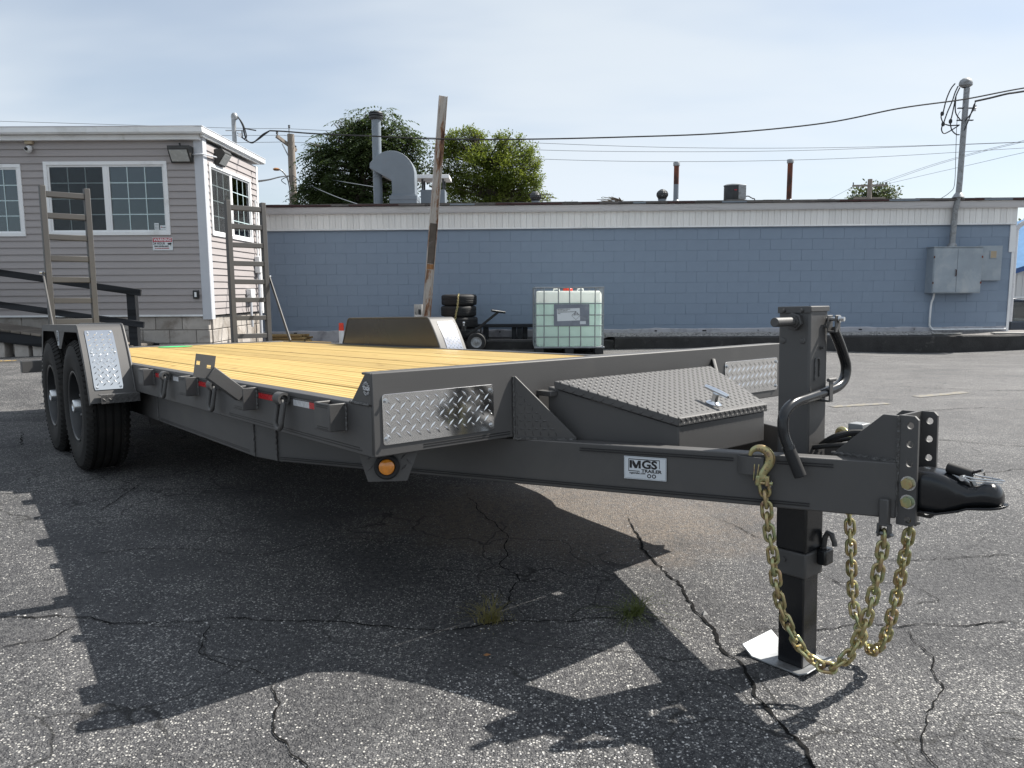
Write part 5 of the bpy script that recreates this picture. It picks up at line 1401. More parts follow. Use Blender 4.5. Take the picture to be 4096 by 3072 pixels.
# foundation of weathered block
fm = MB(); fm.box((XL, YF + .03, -.2), (XC - .07, YF + .16, Z0 - .03)); fm.box((XC - .20, YF + .165, -.2), (XC - .045, YB, Z0 - .03))
obp(fm, 'footing_core', M_MORTAR)
blk = None
for j in range(4):
    z = Z0 - .030 - (j + 1) * .2032
    for i in range(12):
        x = XC - .040 - (i + 1) * .4064 + (.2032 if j % 2 else 0)
        xe = min(x + .397, XC - .040)
        obp(MB().box((x, YF + .012 + rnd.uniform(-.004, .004), z + .005), (xe, YF + .10, z + .198)), 'block', M_CONC, bevel=.006)
    for i in range(6):
        y = YF + .105 + i * .4064 - (.2032 if j % 2 else 0); y0_ = max(y, YF + .105)
        obp(MB().box((XC - .12, y0_, z + .005), (XC - .020 + rnd.uniform(-.004, .004), min(y + .397, YB), z + .198)), 'block', M_CONC, bevel=.006)

# --- things fixed to the office
ws = thing('warning_sign', 'red and white video surveillance warning sign under the office window', 'sign', loc=(-5.213, YF - .02, 1.821))
MB().box((-.150, -.004, -.096), (.150, .002, .096)).build('sign_plate', M_SIGNW, ws, bevel=.001)
MB().box((-.143, -.0052, .028), (.143, -.0042, .090)).build('red_band', M_SIGNRED, ws)
SF = lambda x, z: frame((x, -.0062, z), (1, 0, 0), (0, -1, 0))
text_on('lettering', 'WARNING', .062, M_WHITEINK, ws, SF(0, .058), bold=.0016, sx=.88, shear=.12)
text_on('lettering', '24 HOUR', .048, M_INK, ws, SF(-.052, .004), bold=.0010, sx=.82, spacing=1.1)
text_on('lettering', 'VIDEO SURVEILLANCE', .026, M_INK, ws, SF(-.020, -.036), bold=.0010, sx=.83)
text_on('lettering', 'ALL ACTIVITIES ARE MONITORED', .0170, M_SIGNRED, ws, SF(-.012, -.066), bold=.0008, sx=.84)
cw = MB(); cw.prism([(.075, .010), (.130, .018), (.136, -.002), (.118, -.014), (.080, -.012)], -.0056, -.0046, 'y'); cw.prism([(.118, -.014), (.126, -.014), (.124, -.034), (.118, -.034)], -.0056, -.0046, 'y'); cw.build('camera_pictogram', M_INK, ws)
sc_ = thing('security_camera', 'white dome security camera hung under a beige junction box near the office eave', 'camera', loc=(-7.07, YF - .02, 3.25))
MB().box((-.055, -.05, .02), (.055, .005, .085)).build('junction_box', M_BEIGE, sc_, bevel=.004)
MB().lathe([(0, -.055), (.03, -.05), (.052, -.02), (.055, .01), (.05, .02), (0, .021)], Matrix.Translation((0, -.06, -.05)) @ Matrix.Rotation(R(25), 4, 'X'), 24).build('dome', M_WPLASTIC, sc_, smooth=True)
MB().lathe([(.026, 0), (.024, .006), (0, .008)], frame((0, -.108, -.060), (1, 0, 0), (0, -1, -.35)), 20).build('lens', M_BLACK, sc_, smooth=True)
MB().cyl((0, -.02, -.03), (0, -.05, -.04), .035, n=16).build('mount', M_WPLASTIC, sc_)
def floodlight(lbl, o, xd, nrm):
    o = Vector(o); xd = Vector(xd); n = Vector(nrm); up = V(0, 0, 1)
    t = thing('wall_light', lbl, 'light', loc=o, group='bronze wall lights on the office')
    q = lambda x, y, z: xd * x + n * y + up * z
    b = MB(); vs = [q(sx * .165, 0, .11) for sx in (-1, 1)] + [q(sx * .165, .13, .11) for sx in (-1, 1)] + [q(sx * .15, .16, .06) for sx in (-1, 1)] + [q(sx * .165, 0, -.12) for sx in (-1, 1)] + [q(sx * .15, .04, -.12) for sx in (-1, 1)]
    b.add(vs, [(0, 1, 3, 2), (2, 3, 5, 4), (6, 8, 9, 7), (0, 6, 7, 1), (0, 2, 4, 8, 6), (1, 7, 9, 5, 3), (4, 5, 9, 8)])
    b.build('housing', M_LAMPBODY, t, bevel=.006)
    MB().sheet([q(-.13, .153, .045), q(.13, .153, .045), q(.13, .052, -.105), q(-.13, .052, -.105)], .006, (n * .83 - up * .55)).build('lens', M_LENS, t, bevel=.002)
    MB().cyl(q(0, .05, .11), q(-.01, .05, .155), .014, n=10).build('photocell', M_PLASTIC, t)
    return t
floodlight('bronze wall light over the front office window, next to the corner trim', (-4.845, YF - .017, 3.115), (1, 0, 0), (0, -1, 0))
floodlight('bronze wall light on the sunlit side of the office above the blinds window', (XC + .017, 11.98, 3.165), (0, 1, 0), (1, 0, 0))
cd = MB().tube(catmull([(-4.67, YF - .05, 3.11), (-4.60, YF - .06, 3.11), (-4.53, YF - .05, 3.115), (-4.50, YF + .05, 3.12), (-4.50, 11.80, 3.145)]), .012, n=8).build('conduit', M_LTRIM, None, smooth=True)
tag(cd, 'thin grey conduit bent round the office corner between the two wall lights', 'conduit')
ou = thing('outlet_box', 'small black outdoor outlet box low on the office siding', 'outlet', loc=(-4.752, YF - .02, 1.066))
MB().box((-.042, -.035, -.062), (.042, .004, .062)).build('cover', M_PLASTIC, ou, bevel=.006)
MB().box((-.016, -.038, -.036), (.016, -.0355, .036)).build('receptacle', M_TRIM, ou)
ub = thing('utility_box', 'white utility box with conduit low on the sunlit side of the office', 'utility box', loc=(XC + .02, 13.00, 1.05))
MB().box((0, -.10, -.10), (.09, .10, .10)).build('box_body', M_WPLASTIC, ub, bevel=.01)
MB().tube([(.04, 0, -.1), (.04, .0, -.35), (.04, .02, -.55)], .022, n=10).build('conduit', M_LTRIM, ub, smooth=True)
MB().tube(catmull([(.05, -.1, .0), (.06, -.24, -.03), (.05, -.28, -.18), (.04, -.20, -.30), (.04, -.05, -.33)]), .006, n=6).build('loose_cable', M_WIRE, ub, smooth=True)
ub = thing('meter_box', 'tall white meter cabinet with riser pipe near the back edge of the office side', 'utility box', loc=(XC + .02, 13.47, 1.55))
MB().box((0, -.08, -.12), (.09, .08, .17)).build('box_body', M_WPLASTIC, ub, bevel=.01)
MB().tube([(.04, 0, -.12), (.04, .0, -1.25)], .028, n=10).build('riser', M_LTRIM, ub, smooth=True)
MB().tube([(.04, 0, .17), (.04, .0, 1.15)], .016, n=10).build('riser', M_TRIM, ub, smooth=True)
mt = thing('service_mast', 'slim galvanised service mast with weatherhead rising from the office roof', 'mast', loc=(-4.64, 13.0, 3.49))
MB().cyl((0, 0, 0), (0, 0, .50), .036, n=14).build('pipe', M_GALV, mt, smooth=True)
MB().lathe([(0, .085), (.03, .078), (.052, .05), (.058, .01), (.05, -.02), (.036, -.03)], Matrix.Translation((.018, 0, .50)), 18).build('weatherhead', M_GALV, mt, smooth=True)
MB().bar((-.14, 0, .295), (.16, 0, .295), .03, .012).build('clamp', M_GALV, mt)
MB().cyl((.10, 0, .25), (.10, 0, .19), .035, n=12).build('insulator', M_WPLASTIC, mt)
def pm(u, v, Y=13.0): return at(880 + u / 3.771, 420 + v / 3.771, Y)
for pts in ([(255, 160), (330, 260), (370, 350), (400, 480), (345, 500), (330, 380)], [(250, 165), (300, 230), (350, 340), (385, 500), (350, 380)], [(265, 420), (330, 490), (420, 550), (490, 572), (560, 520), (650, 440), (750, 388)], [(350, 360), (400, 520), (470, 565), (560, 530), (680, 440), (750, 388)], [(345, 345), (380, 355), (460, 370), (545, 385)]):
    c_ = MB().tube([p - mt.location for p in catmull([pm(*q) for q in pts], 5)], .010, n=6).build('service_cable', M_WIRE, mt, smooth=True)

# ================================================================== access ramp in front of the office
AR = thing('access_ramp', 'black-stained timber access ramp with handrails climbing past the office front', 'ramp', loc=(-7, 10.7, .2))
def arp(mb, name, mat, **k):
    o = mb.build(name, mat, AR, **k); o.matrix_parent_inverse = Matrix.Translation(-AR.location); return o
rz = lambda x: 1.099 + (-5.205 - x) * .1477
dzr = lambda x: .545 + (-6.66 - x) * .132
arp(MB().bar((-9.2, 10.6, rz(-9.2)), (-5.205, 10.6, rz(-5.205)), .040, .092), 'handrail', M_DARKWOOD, bevel=.004)
arp(MB().bar((-9.2, 10.6, rz(-9.2) - .452), (-5.19, 10.6, rz(-5.19) - .448), .040, .088), 'lower_rail', M_DARKWOOD, bevel=.004)
for x in (-5.365, -7.55, -8.9):
    arp(MB().box((x - .062, 10.622, .05), (x + .062, 10.71, rz(x) - .03)), 'post', M_DARKWOOD, bevel=.004)
arp(MB().bar((-9.2, 10.62, dzr(-9.2) - .14), (-5.30, 10.62, dzr(-5.30) - .11), .045, .17), 'stringer', M_DARKWOOD, bevel=.004)
arp(MB().bar((-9.2, 11.22, dzr(-9.2) - .14), (-5.30, 11.22, dzr(-5.30) - .11), .045, .17), 'stringer', M_DARKWOOD, bevel=.004)
for k in range(27):
    x = -9.15 + k * .143
    if x > -5.35: break
    arp(MB().bar((x, 10.58, dzr(x) - .035), (x, 11.26, dzr(x) - .035), .136, .032, up=(.13, 0, 1)), 'plank', M_OLDWOOD, bevel=.003, seg=1)
for x in (-7.75, -7.32, -6.98, -6.72):
    z = gh(x, 10.66)
    arp(MB().box((x - .10, 10.64, z - .02), (x + .10, 10.83, dzr(x) - .20)), 'pier_block', M_CONC, bevel=.006)

# ================================================================== long block building behind
LB = thing('block_building', 'long low block building painted blue-grey with white beadboard under its gutter', 'building', loc=(-5.9, 15.06, .20))
LB.rotation_euler = (0, R(-.14), R(-1.05))
LLEN = 15.68
CH = .2068; NC = 10
wallm = MB().box((0, .0045, -.6), (LLEN, .3, 2.40)).build('wall_core', M_JOINT, LB)
protoA = MB().box((0, 0, 0), (.4064 - .004, .02, CH - .004)).build('block', M_BLOCK, LB, bevel=.002, seg=1)
protoA.location = (1.0, -.0, 0.0)
cells_ = []
for j in range(NC):
    for i in range(-1, 39):
        x = i * .4064 + (.2032 if j % 2 else 0)
        if x < 0 or x + .4064 > LLEN: continue
        cells_.append((x, j))
# the office hides the far left end of the wall; the parts one can see come first
vis = [c for c in cells_ if c[0] > 1.15]; hid = [c for c in cells_ if c[0] <= 1.15]
rnd2 = random.Random(11)
def bz(j): return -.02 + j * CH
first = True
vis.sort(key=lambda c: -(c[1]))
for x, j in vis[:300]:
    b = protoA if first else protoA.copy()
    if not first: COL.objects.link(b); b.parent = LB
    b.location = (x, rnd2.uniform(-.0016, .0016), bz(j)); first = False
rest = MB()
for x, j in vis[300:] + hid:
    rest.box((x, rnd2.uniform(-.0016, .0016), bz(j)), (x + .4024, .02, bz(j) + CH - .004))
r_ = rest.build('block_course', M_BLOCK, LB); r_['kind'] = 'stuff'
# whitewashed footing band
fb = MB(); vs = []; nseg = 120
for i in range(nseg + 1):
    x = LLEN * i / nseg; h = .115 + .022 * mnoise.noise(Vector((x * 1.3, 0, 0))) + .012 * mnoise.noise(Vector((x * 6, 2, 0)))
    vs += [(x, -.012, -.35), (x, -.012, h - .02), (x, .004, h)]
fs = []
for i in range(nseg): o = 3 * i; fs += [(o, o + 3, o + 4, o + 1), (o + 1, o + 4, o + 5, o + 2)]
fb.add(vs, fs).build('footing_band', M_BASEBAND, LB, smooth=True)
for k in range(14):
    MB().cyl((1.6 + k * 1.02 + rnd2.uniform(-.1, .1), -.0125, .065), (1.6 + k * 1.02, -.0145, .065), .012, n=8).build('weep_hole', M_DARKV, LB)
# beadboard fascia
BW = .1172; nb_ = int((LLEN - .02) / BW)
fp = MB().prism([(0, 0), (.004, -.010), (BW * .45, -.012), (BW * .5, -.007), (BW * .55, -.012), (BW - .010, -.010), (BW - .006, 0)], 2.100, 2.428, 'z').build('bead_board', M_FASCIA, LB)
for k in range(nb_):
    b = fp if k == 0 else fp.copy()
    if k: COL.objects.link(b); b.parent = LB
    b.location = (k * BW, -.031, 0)
MB().box((0, -.030, 2.10), (LLEN, .012, 2.43)).build('fascia_backing', M_FASCIA, LB)
MB().box((0, -.052, 2.076), (LLEN, .0, 2.0995)).build('fascia_trim', M_TRIM, LB, bevel=.003)
# gutter in lengths
gx = [0, 1.86, 3.04, 6.0, 9.05, 12.1, LLEN + .42]
gp = [(-.04, 2.512), (-.04, 2.392), (-.115, 2.392), (-.125, 2.402), (-.140, 2.428), (-.158, 2.458), (-.165, 2.490), (-.172, 2.500), (-.172, 2.512), (-.164, 2.512), (-.160, 2.500), (-.052, 2.402), (-.048, 2.512)]
for a, b in zip(gx, gx[1:]):
    g_ = MB().prism(gp, a + .002, b - .002, 'x').build('gutter', M_GUTTER, LB, bevel=.002)
    if b < LLEN: MB().prism([(y * 1.012 - .0015, 2.452 + (z - 2.452) * 1.03) for y, z in gp[:10]] , b - .012, b + .012, 'x').build('gutter_seam', M_GUTTER, LB)
MB().box((0, -.045, 2.428), (LLEN + .42, -.002, 2.53)).build('fascia_board', M_TRIM, LB)
# roof: sheet, drip edge, ragged shingle ends
rs = MB(); rs.add([(0, -.21, 2.545), (LLEN + .45, -.21, 2.545), (LLEN + .45, 9.0, 3.20), (0, 9.0, 3.20), (0, -.21, 2.530), (LLEN + .45, -.21, 2.530), (LLEN + .45, 9.0, 3.0), (0, 9.0, 3.0)], [(0, 1, 2, 3), (7, 6, 5, 4), (0, 4, 5, 1), (1, 5, 6, 2), (2, 6, 7, 3), (3, 7, 4, 0)])
rs.build('roof', M_ROOF, LB)
x = 0.0
while x < LLEN + .4:
    w = rnd2.uniform(.22, .55); w = min(w, LLEN + .42 - x)
    mt_ = rnd2.choice([M_ROOFR, M_ROOFR, M_ROOF, M_BLUEMET, M_ROOF]) if x > 3.2 else rnd2.choice([M_ROOFR, M_ROOFR, M_ROOFR, M_ROOF])
    if w > .03: MB().box((x, -.232 + rnd2.uniform(-.004, .004), 2.520), (x + w - .004, -.2105, 2.549 + rnd2.uniform(0, .004))).build('shingle', mt_, LB)
    x += w
x = 0.0
while x < LLEN + .4:
    w = rnd2.uniform(.25, .4)
    MB().box((x, -.22 + rnd2.uniform(-.006, .006), 2.5505), (min(x + w, LLEN + .43) - .003, .05, 2.563 + rnd2.uniform(0, .006))).build('shingle', M_ROOF, LB)
    x += w
MB().add([(3.5, .02, 2.57), (11.5, .02, 2.565), (11.5, .5, 2.615), (7.2, .5, 2.64), (3.5, .5, 2.615)], [(0, 1, 2, 3, 4)]).build('roof_flashing', M_MEMBR, LB, fix=False)
# right-hand corner
MB().box((LLEN - .105, -.022, 1.55), (LLEN + .008, -.0, 2.075)).build('corner_trim', M_TRIM, LB, bevel=.003)
MB().box((LLEN - .045, -.016, -.05), (LLEN + .004, -.0, 1.549)).build('corner_trim', M_TRIM, LB, bevel=.003)
MB().prism([(.004, -.5), (9, -.5), (9, 3.0), (.004, 2.50)], LLEN + .0005, LLEN + .010, 'x').build('end_wall', M_TRIM, LB)
MB().tube(catmull([(LLEN + .40, -.10, 2.40), (LLEN + .40, -.10, 2.30), (LLEN + .36, -.06, 2.20), (LLEN + .16, .02, 2.10), (LLEN + .07, .05, 2.0), (LLEN + .06, .06, 1.8), (LLEN + .06, .06, .2)]), .042, n=10).build('downspout', M_GUTTER, LB, smooth=True)

# ------------------------------------------------------------------ things on the long building
eb = thing('electrical_cabinet', 'big two-door chalky blue electrical cabinet on the block wall', 'cabinet', loc=(8.104, 14.55, 1.0))
MB().box((0, .0, 0), (.935, .29, .875)).build('cabinet_body', M_BLUEBOX, eb, bevel=.006)
MB().box((.014, -.010, .020), (.452, .001, .845)).build('door', M_BLUEBOX, eb, bevel=.004)
MB().box((.458, -.010, .020), (.915, .001, .845)).build('door', M_BLUEBOX, eb, bevel=.004)
MB().box((-.02, -.02, .8755), (.955, .29, .89)).build('drip_cap', M_BLUEBOX, eb, bevel=.003)
MB().tube([(.430, -.012, .33), (.430, -.03, .34), (.430, -.03, .44), (.430, -.012, .45)], .009, n=8).build('door_handle', M_RUSTPIPE, eb, smooth=True)
for x, z in ((.005, .69), (.005, .2), (.925, .69), (.925, .2)):
    MB().box((x - .012, -.016, z - .02), (x + .012, -.0105, z + .02)).build('hinge', M_RUSTPIPE, eb)
mb_ = thing('meter_cabinet', 'flat blue-grey meter cabinet with small glass window beside the two-door cabinet', 'cabinet', loc=(9.06, 14.70, 1.24))
MB().box((0, 0, 0), (.45, .09, .67)).build('cabinet_body', M_BLUEBOX, mb_, bevel=.005)
MB().box((.205, -.010, .42), (.345, .0, .58)).build('window_frame', M_BLUEBOX, mb_, bevel=.003)
MB().box((.220, -.0125, .435), (.330, -.0105, .565)).build('meter_glass', M_AMBER if False else M_BEIGE, mb_)
mm = thing('service_mast', 'thick galvanised service mast with domed weatherhead above the electrical cabinet', 'mast', loc=(8.50, 14.66, 1.89))
MB().tube([(0, 0, 0), (.015, .0, .66), (.02, -.06, .92), (.03, -.06, 1.2), (.045, -.06, 2.92)], .052, n=16).build('pipe', M_GALV, mm, smooth=True)
MB().lathe([(.09, 0), (.075, .05), (.055, .07)], None, 16).build('base_flange', M_GALV, mm, smooth=True)
MB().lathe([(.11, -.01), (.075, .05), (.052, .08)], Matrix.Translation((.022, -.06, .93)), 16).build('roof_boot', M_GALV, mm, smooth=True)
wh = MB(); wh.lathe([(0, .155), (.05, .145), (.085, .11), (.10, .06), (.098, .02), (.075, .0), (.052, -.02)], Matrix.Translation((.02, -.06, 2.95)) @ Matrix.Diagonal((1.25, .9, 1, 1)), 20)
wh.build('weatherhead', M_GALV, mm, smooth=True)
for z in (2.56, 2.34): MB().bar((-.10, -.06, z), (.20, -.06, z), .05, .016).build('clamp', M_DARKVENT, mm)
MB().lathe([(0, -.05), (.03, -.05), (.02, -.015), (.034, 0), (.02, .015), (.03, .05), (0, .05)], Matrix.Translation((.22, -.06, 2.56)), 14).build('insulator', M_WPLASTIC, mm, smooth=True)
def pr(u, v, Y=14.5): return at(3600 + u / 2.8609, 280 + v / 2.8609, Y) - mm.location
for pts in ([(630, 155), (580, 220), (530, 340), (495, 480), (485, 500), (470, 540), (490, 600)], [(665, 185), (630, 260), (600, 350), (540, 490), (505, 590), (495, 615)], [(685, 200), (640, 300), (620, 400), (590, 540), (575, 580), (590, 680), (640, 735), (680, 740)], [(490, 620), (475, 680), (500, 725), (560, 705), (680, 630)], [(505, 615), (570, 635), (680, 630)], [(640, 300), (635, 480), (690, 570)], [(860, 370), (830, 470), (750, 580)], [(850, 390), (790, 560), (735, 690)], [(690, 470), (655, 560), (640, 900), (625, 1300), (570, 1400), (460, 1475)]):
    MB().tube(catmull([pr(*q) for q in pts], 5), .011 if pts[0][0] != 690 else .005, n=6).build('service_cable', M_WIRE, mm, smooth=True)
for q in ((483, 500), (493, 620), (578, 588)):
    MB().lathe([(0, .04), (.025, .035), (.032, 0), (.025, -.035), (0, -.04)], Matrix.Translation(pr(*q)), 10).build('splice', M_PLASTIC, mm, smooth=True)
cdt = MB().tube(catmull([(8.24, 14.70, 1.0), (8.235, 14.72, .9), (8.215, 14.74, .78), (8.21, 14.745, .45), (8.22, 14.745, .36), (8.28, 14.742, .30), (8.40, 14.74, .29), (9.69, 14.715, .30)]), .018, n=10).build('conduit', M_TRIM, None, smooth=True)
tag(cdt, 'white conduit dropping from the electrical cabinet and running along the wall foot', 'conduit')

def RP(u, v, Y): return at(1100 + u / 1.8433, 420 + v / 1.8433, Y)
def R6(u, v, Y): return at(2000 + u / 1.8433, 550 + v / 1.8433, Y)
# tall flue
a = RP(762, 760, 16.5); fl_ = thing('flue_pipe', 'tall blue-grey flue pipe with ringed cap beside the hooded duct', 'flue', loc=(-2.86, 16.5, 2.80))
MB().cyl((0, 0, 0), (0, 0, 1.92), .096, n=24).build('pipe', M_BLUEMET, fl_, smooth=True)
for z in (.72, .78): MB().lathe([(.096, -.012), (.104, 0), (.096, .012)], Matrix.Translation((0, 0, z)), 24).build('band', M_BLUEMET, fl_, smooth=True)
MB().lathe([(.16, .02), (.13, .11), (.098, .16)], None, 20).build('storm_collar', M_GALV, fl_, smooth=True)
MB().lathe([(.097, 1.90), (.150, 1.94), (.155, 1.965), (.112, 1.97), (.112, 1.985), (.155, 1.99), (.157, 2.015), (.112, 2.02), (.112, 2.03), (.15, 2.035), (.14, 2.06), (0, 2.075)], None, 24).build('cap', M_DARKVENT, fl_, smooth=40)
# hooded duct
hd = thing('hooded_duct', 'large blue-grey gooseneck duct hood standing on a square roof curb', 'duct', loc=(-2.28, 16.5, 2.85))
outl = []
for k in range(15):
    a = R(2 + 160 * k / 14); outl.append((-.245 + .485 * math.cos(a), .70 + .485 * math.sin(a)))
prof = [(.240, .28)] + outl[:11] + [(-.56, 1.08), (-.70, .93), (-.71, .83), (-.48, .70), (-.25, .575), (-.245, .28)]
MB().prism(prof, -.22, .26, 'y').build('hood', M_BLUEMET, hd, bevel=.008)
MB().box((-.262, -.24, .255), (.258, .28, .285)).build('hood_flange', M_BLUEMET, hd, bevel=.004)
MB().box((-.295, -.27, -.2), (.285, .31, .16)).build('curb', M_BLUEMET, hd, bevel=.004)
MB().box((-.300, -.275, .161), (.290, .315, .254)).build('curb_cap', M_BLUEMET, hd, bevel=.004)
vb = thing('roof_vent_box', 'small grey roof vent with pale flat cap behind the leaning beam', 'vent', loc=(-1.75, 17.6, 2.95))
MB().box((-.30, -.2, -.1), (.25, .3, .42)).build('vent_body', M_BLUEMET, vb, bevel=.004)
for sx in (-.26, .21):
    MB().box((sx - .02, -.18, .42), (sx + .02, -.14, .66)).build('cap_leg', M_DARKVENT, vb)
    MB().box((sx - .02, .22, .42), (sx + .02, .26, .66)).build('cap_leg', M_DARKVENT, vb)
MB().box((-.40, -.3, .66), (.36, .4, .74)).build('cap', M_TRIM, vb, bevel=.006)
def turbine(lbl, x, y, z, r=.125):
    t = thing('turbine_vent', lbl, 'vent', loc=(x, y, z), group='turbine vents on the roof')
    MB().cyl((0, 0, -.12), (0, 0, .07), r * .72, n=20).build('neck', M_BLUEMET, t, smooth=True)
    MB().lathe([(r * .72, .07), (r * .8, .08), (r * .8, .09)], None, 20).build('collar', M_DARKVENT, t, smooth=True)
    b = MB()
    for k in range(16):
        a0 = 2 * math.pi * k / 16
        vs = []
        for j in range(7):
            th = R(-60 + 145 * j / 6); rr_ = r * math.cos(th) * 1.05; zz = .175 + r * .9 * math.sin(th); 
            for da in (0, .36): vs.append((max(rr_, .01) * math.cos(a0 + da + j * .10) * (1 if da == 0 else .93), max(rr_, .01) * math.sin(a0 + da + j * .10) * (1 if da == 0 else .93), zz))
        b.add(vs, [(2 * j, 2 * j + 1, 2 * j + 3, 2 * j + 2) for j in range(6)])
    b.build('fins', M_DARKVENT, t, fix=False, kind='stuff')
    MB().lathe([(0, .29), (r * .35, .287), (r * .4, .275)], None, 16).build('crown_cap', M_DARKVENT, t, smooth=True)
turbine('dark turbine vent on the roof just right of the yellow-green tree', .545, 17, 2.985)
turbine('dark turbine vent beside the rusty stack with a grey-green lower half', 3.355, 17, 3.01)
def stack(lbl, x, h, rusty):
    t = thing('vent_stack', lbl, 'vent', loc=(x, 16.5, 2.86), group='vent stacks on the roof')
    if rusty: MB().cyl((0, 0, .0), (0, 0, h), .055, n=18).build('pipe', M_RUSTPIPE, t, smooth=True)
    else:
        MB().cyl((0, 0, 0), (0, 0, h * .55), .055, n=18).build('pipe', M_BLUEMET, t, smooth=True)
        MB().cyl((0, 0, h * .5505), (0, 0, h), .0548, n=18).build('stained_pipe', M_RUSTPIPE, t, smooth=True)
    MB().lathe([(.055, h - .01), (.070, h), (.072, h + .065), (.066, h + .075), (0, h + .078)], None, 18).build('cap', M_GALV, t, smooth=True)
    MB().lathe([(.10, .06), (.075, .13), (.056, .15)], None, 18).build('storm_collar', M_GALV, t, smooth=True)
stack('vent stack half grey half rusty with a silver cap', 3.550, .865, False)
stack('slim dark rusty vent stack with a silver cap, right of the air conditioner', 5.985, .91, True)
ac = thing('air_conditioner', 'round-cornered grey air conditioner condenser standing on the roof', 'air conditioner', loc=(4.95, 17, 3.02))
MB().lathe([(.0, .02), (.20, .02), (.205, .03), (.205, .33), (.19, .35), (.0, .365)], Matrix.Translation((-.02, 0, 0)), 28).build('grille_drum', M_DARKVENT, ac, smooth=40)
for k in range(11): MB().lathe([(.206, .05 + k * .025), (.2095, .055 + k * .025), (.206, .06 + k * .025)], Matrix.Translation((-.02, 0, 0)), 28).build('grille_ring', M_DARKVENT, ac, smooth=True)
MB().box((.03, -.215, .03), (.20, .05, .345)).build('side_cabinet', M_GALV, ac, bevel=.012)
MB().lathe([(.0, .385), (.17, .375), (.215, .355), (.215, .335)], Matrix.Translation((-.02, 0, 0)), 28).build('top_cover', M_GALV, ac, smooth=True)
MB().box((-.06, -.216, .225), (-.005, -.200, .245)).build('badge', M_SIGNRED, ac)
MB().tube(catmull([(.20, -.1, .10), (.28, -.1, .11), (.34, -.1, .08), (.38, -.1, .06), (.42, -.1, .05), (.43, -.1, .0)]), .012, n=8).build('refrigerant_line', M_PLASTIC, ac, smooth=True)
MB().box((-.22, -.22, -.05), (.22, .25, .02)).build('pad', M_MEMBR, ac)

# ================================================================== kerb, gravel bed
def kerb(name, x0, x1, y0, y1, z1, label, n=60):
    mb = MB(); vs = []
    prof0 = [(y0, -.25), (y0 + .006, z1 - .02), (y0 + .025, z1), (y1, z1)]
    for i in range(n + 1):
        x = x0 + (x1 - x0) * i / n
        for k, (y, z) in enumerate(prof0):
            j = mnoise.noise(Vector((x * 2.1, k * 3.3, 1.7))) * .012 if k else 0
            vs.append((x, y + j, z + j * .6))
    m = len(prof0); fs = []
    for i in range(n):
        for q in range(m - 1): fs.append((i * m + q, (i + 1) * m + q, (i + 1) * m + q + 1, i * m + q + 1))
    mb.add(vs, fs); o = mb.build(name, M_KERB, None, smooth=True); o['kind'] = 'structure'; return o
kerb('kerb', -.9, 1.9, 13.93, 14.12, .17, '')
kerb('kerb', 1.91, 14.0, 13.90, 14.12, .222, '', 110)
bd = MB(); vs = []; nx_ = 90
for i in range(nx_ + 1):
    x = -4.4 + 17.5 * i / nx_
    for k, y in enumerate((14.10, 14.35, 14.6, 15.06)):
        h = (.222 if x > 1.7 else .15) + mnoise.noise(Vector((x * 1.5, y * 2, 0))) * .016 + (0, .012, .022, .03)[k]
        if x < -1.0: h = .10 + mnoise.noise(Vector((x * 1.5, y * 2, 0))) * .04
        vs.append((x, y if x > -1 else y - (.25 if k == 0 else 0), h - (.2 if (k == 0 and x < -1) else 0)))
fs = []
for i in range(nx_):
    for q in range(3): fs.append((i * 4 + q, (i + 1) * 4 + q, (i + 1) * 4 + q + 1, i * 4 + q + 1))
bed = bd.add(vs, fs).build('gravel_bed', M_BED, None, smooth=60); bed['kind'] = 'structure'
_bb = BVHTree.FromPolygons([v.co for v in bed.data.vertices], [tuple(p.vertices) for p in bed.data.polygons])
def stones(name, label, spots, mat, seed=1, flat=.6):
    rg = random.Random(seed); mb = MB()
    for x, y, z, r in spots:
        vs = []
        for a in range(5):
            t = 2 * math.pi * a / 5 + rg.random(); rr_ = r * rg.uniform(.7, 1.15); vs.append((x + rr_ * math.cos(t), y + rr_ * math.sin(t), z + r * rg.uniform(-.1, .25)))
        vs.append((x + r * rg.uniform(-.3, .3), y + r * rg.uniform(-.3, .3), z + r * flat * rg.uniform(.8, 1.3)))
        mb.add(vs, [(a, (a + 1) % 5, 5) for a in range(5)])
    o = mb.build(name, mat, None, fix=False); o['kind'] = 'stuff'; o['label'] = label; o['category'] = 'gravel'; return o
rg = random.Random(5); sp = []
for k in range(5200):
    x = rg.uniform(1.7, 8.3) if k % 4 else rg.uniform(-4.3, -2.2); y = rg.uniform(14.12, 14.95) if x > 0 else rg.uniform(13.95, 14.9)
    h = _bb.ray_cast(Vector((x, y, 3)), Vector((0, 0, -1)))
    if h[0]: sp.append((x, y, h[0].z, rg.uniform(.008, .026)))
stones('gravel', 'loose pale gravel along the foot of the block wall', sp, M_GRAVEL)
# loose crumbs along the cracks and on the worn patches
sp = []
for pts, w in CR[:4]:
    for a, b in zip(pts, pts[1:]):
        L = math.hypot(b[0] - a[0], b[1] - a[1])
        for k in range(int(L * 90)):
            t = rg.random(); x = a[0] + (b[0] - a[0]) * t + rg.gauss(0, .022); y = a[1] + (b[1] - a[1]) * t + rg.gauss(0, .022); sp.append((x, y, gh(x, y), rg.uniform(.0015, .0050)))
for cx_, cy_, s_, n_ in ((.2, 1.75, .16, 420), (.05, 1.62, .12, 260), (-.1, 2.05, .08, 160), (.35, 3.3, .35, 260), (.45, 1.95, .14, 200)):
    for k in range(n_):
        x = cx_ + rg.gauss(0, s_); y = cy_ + rg.gauss(0, s_); sp.append((x, y, gh(x, y), rg.uniform(.0015, .0045)))
stones('crumbs', 'pale stone crumbs scattered along the asphalt cracks', sp, M_GRAVEL, 2)
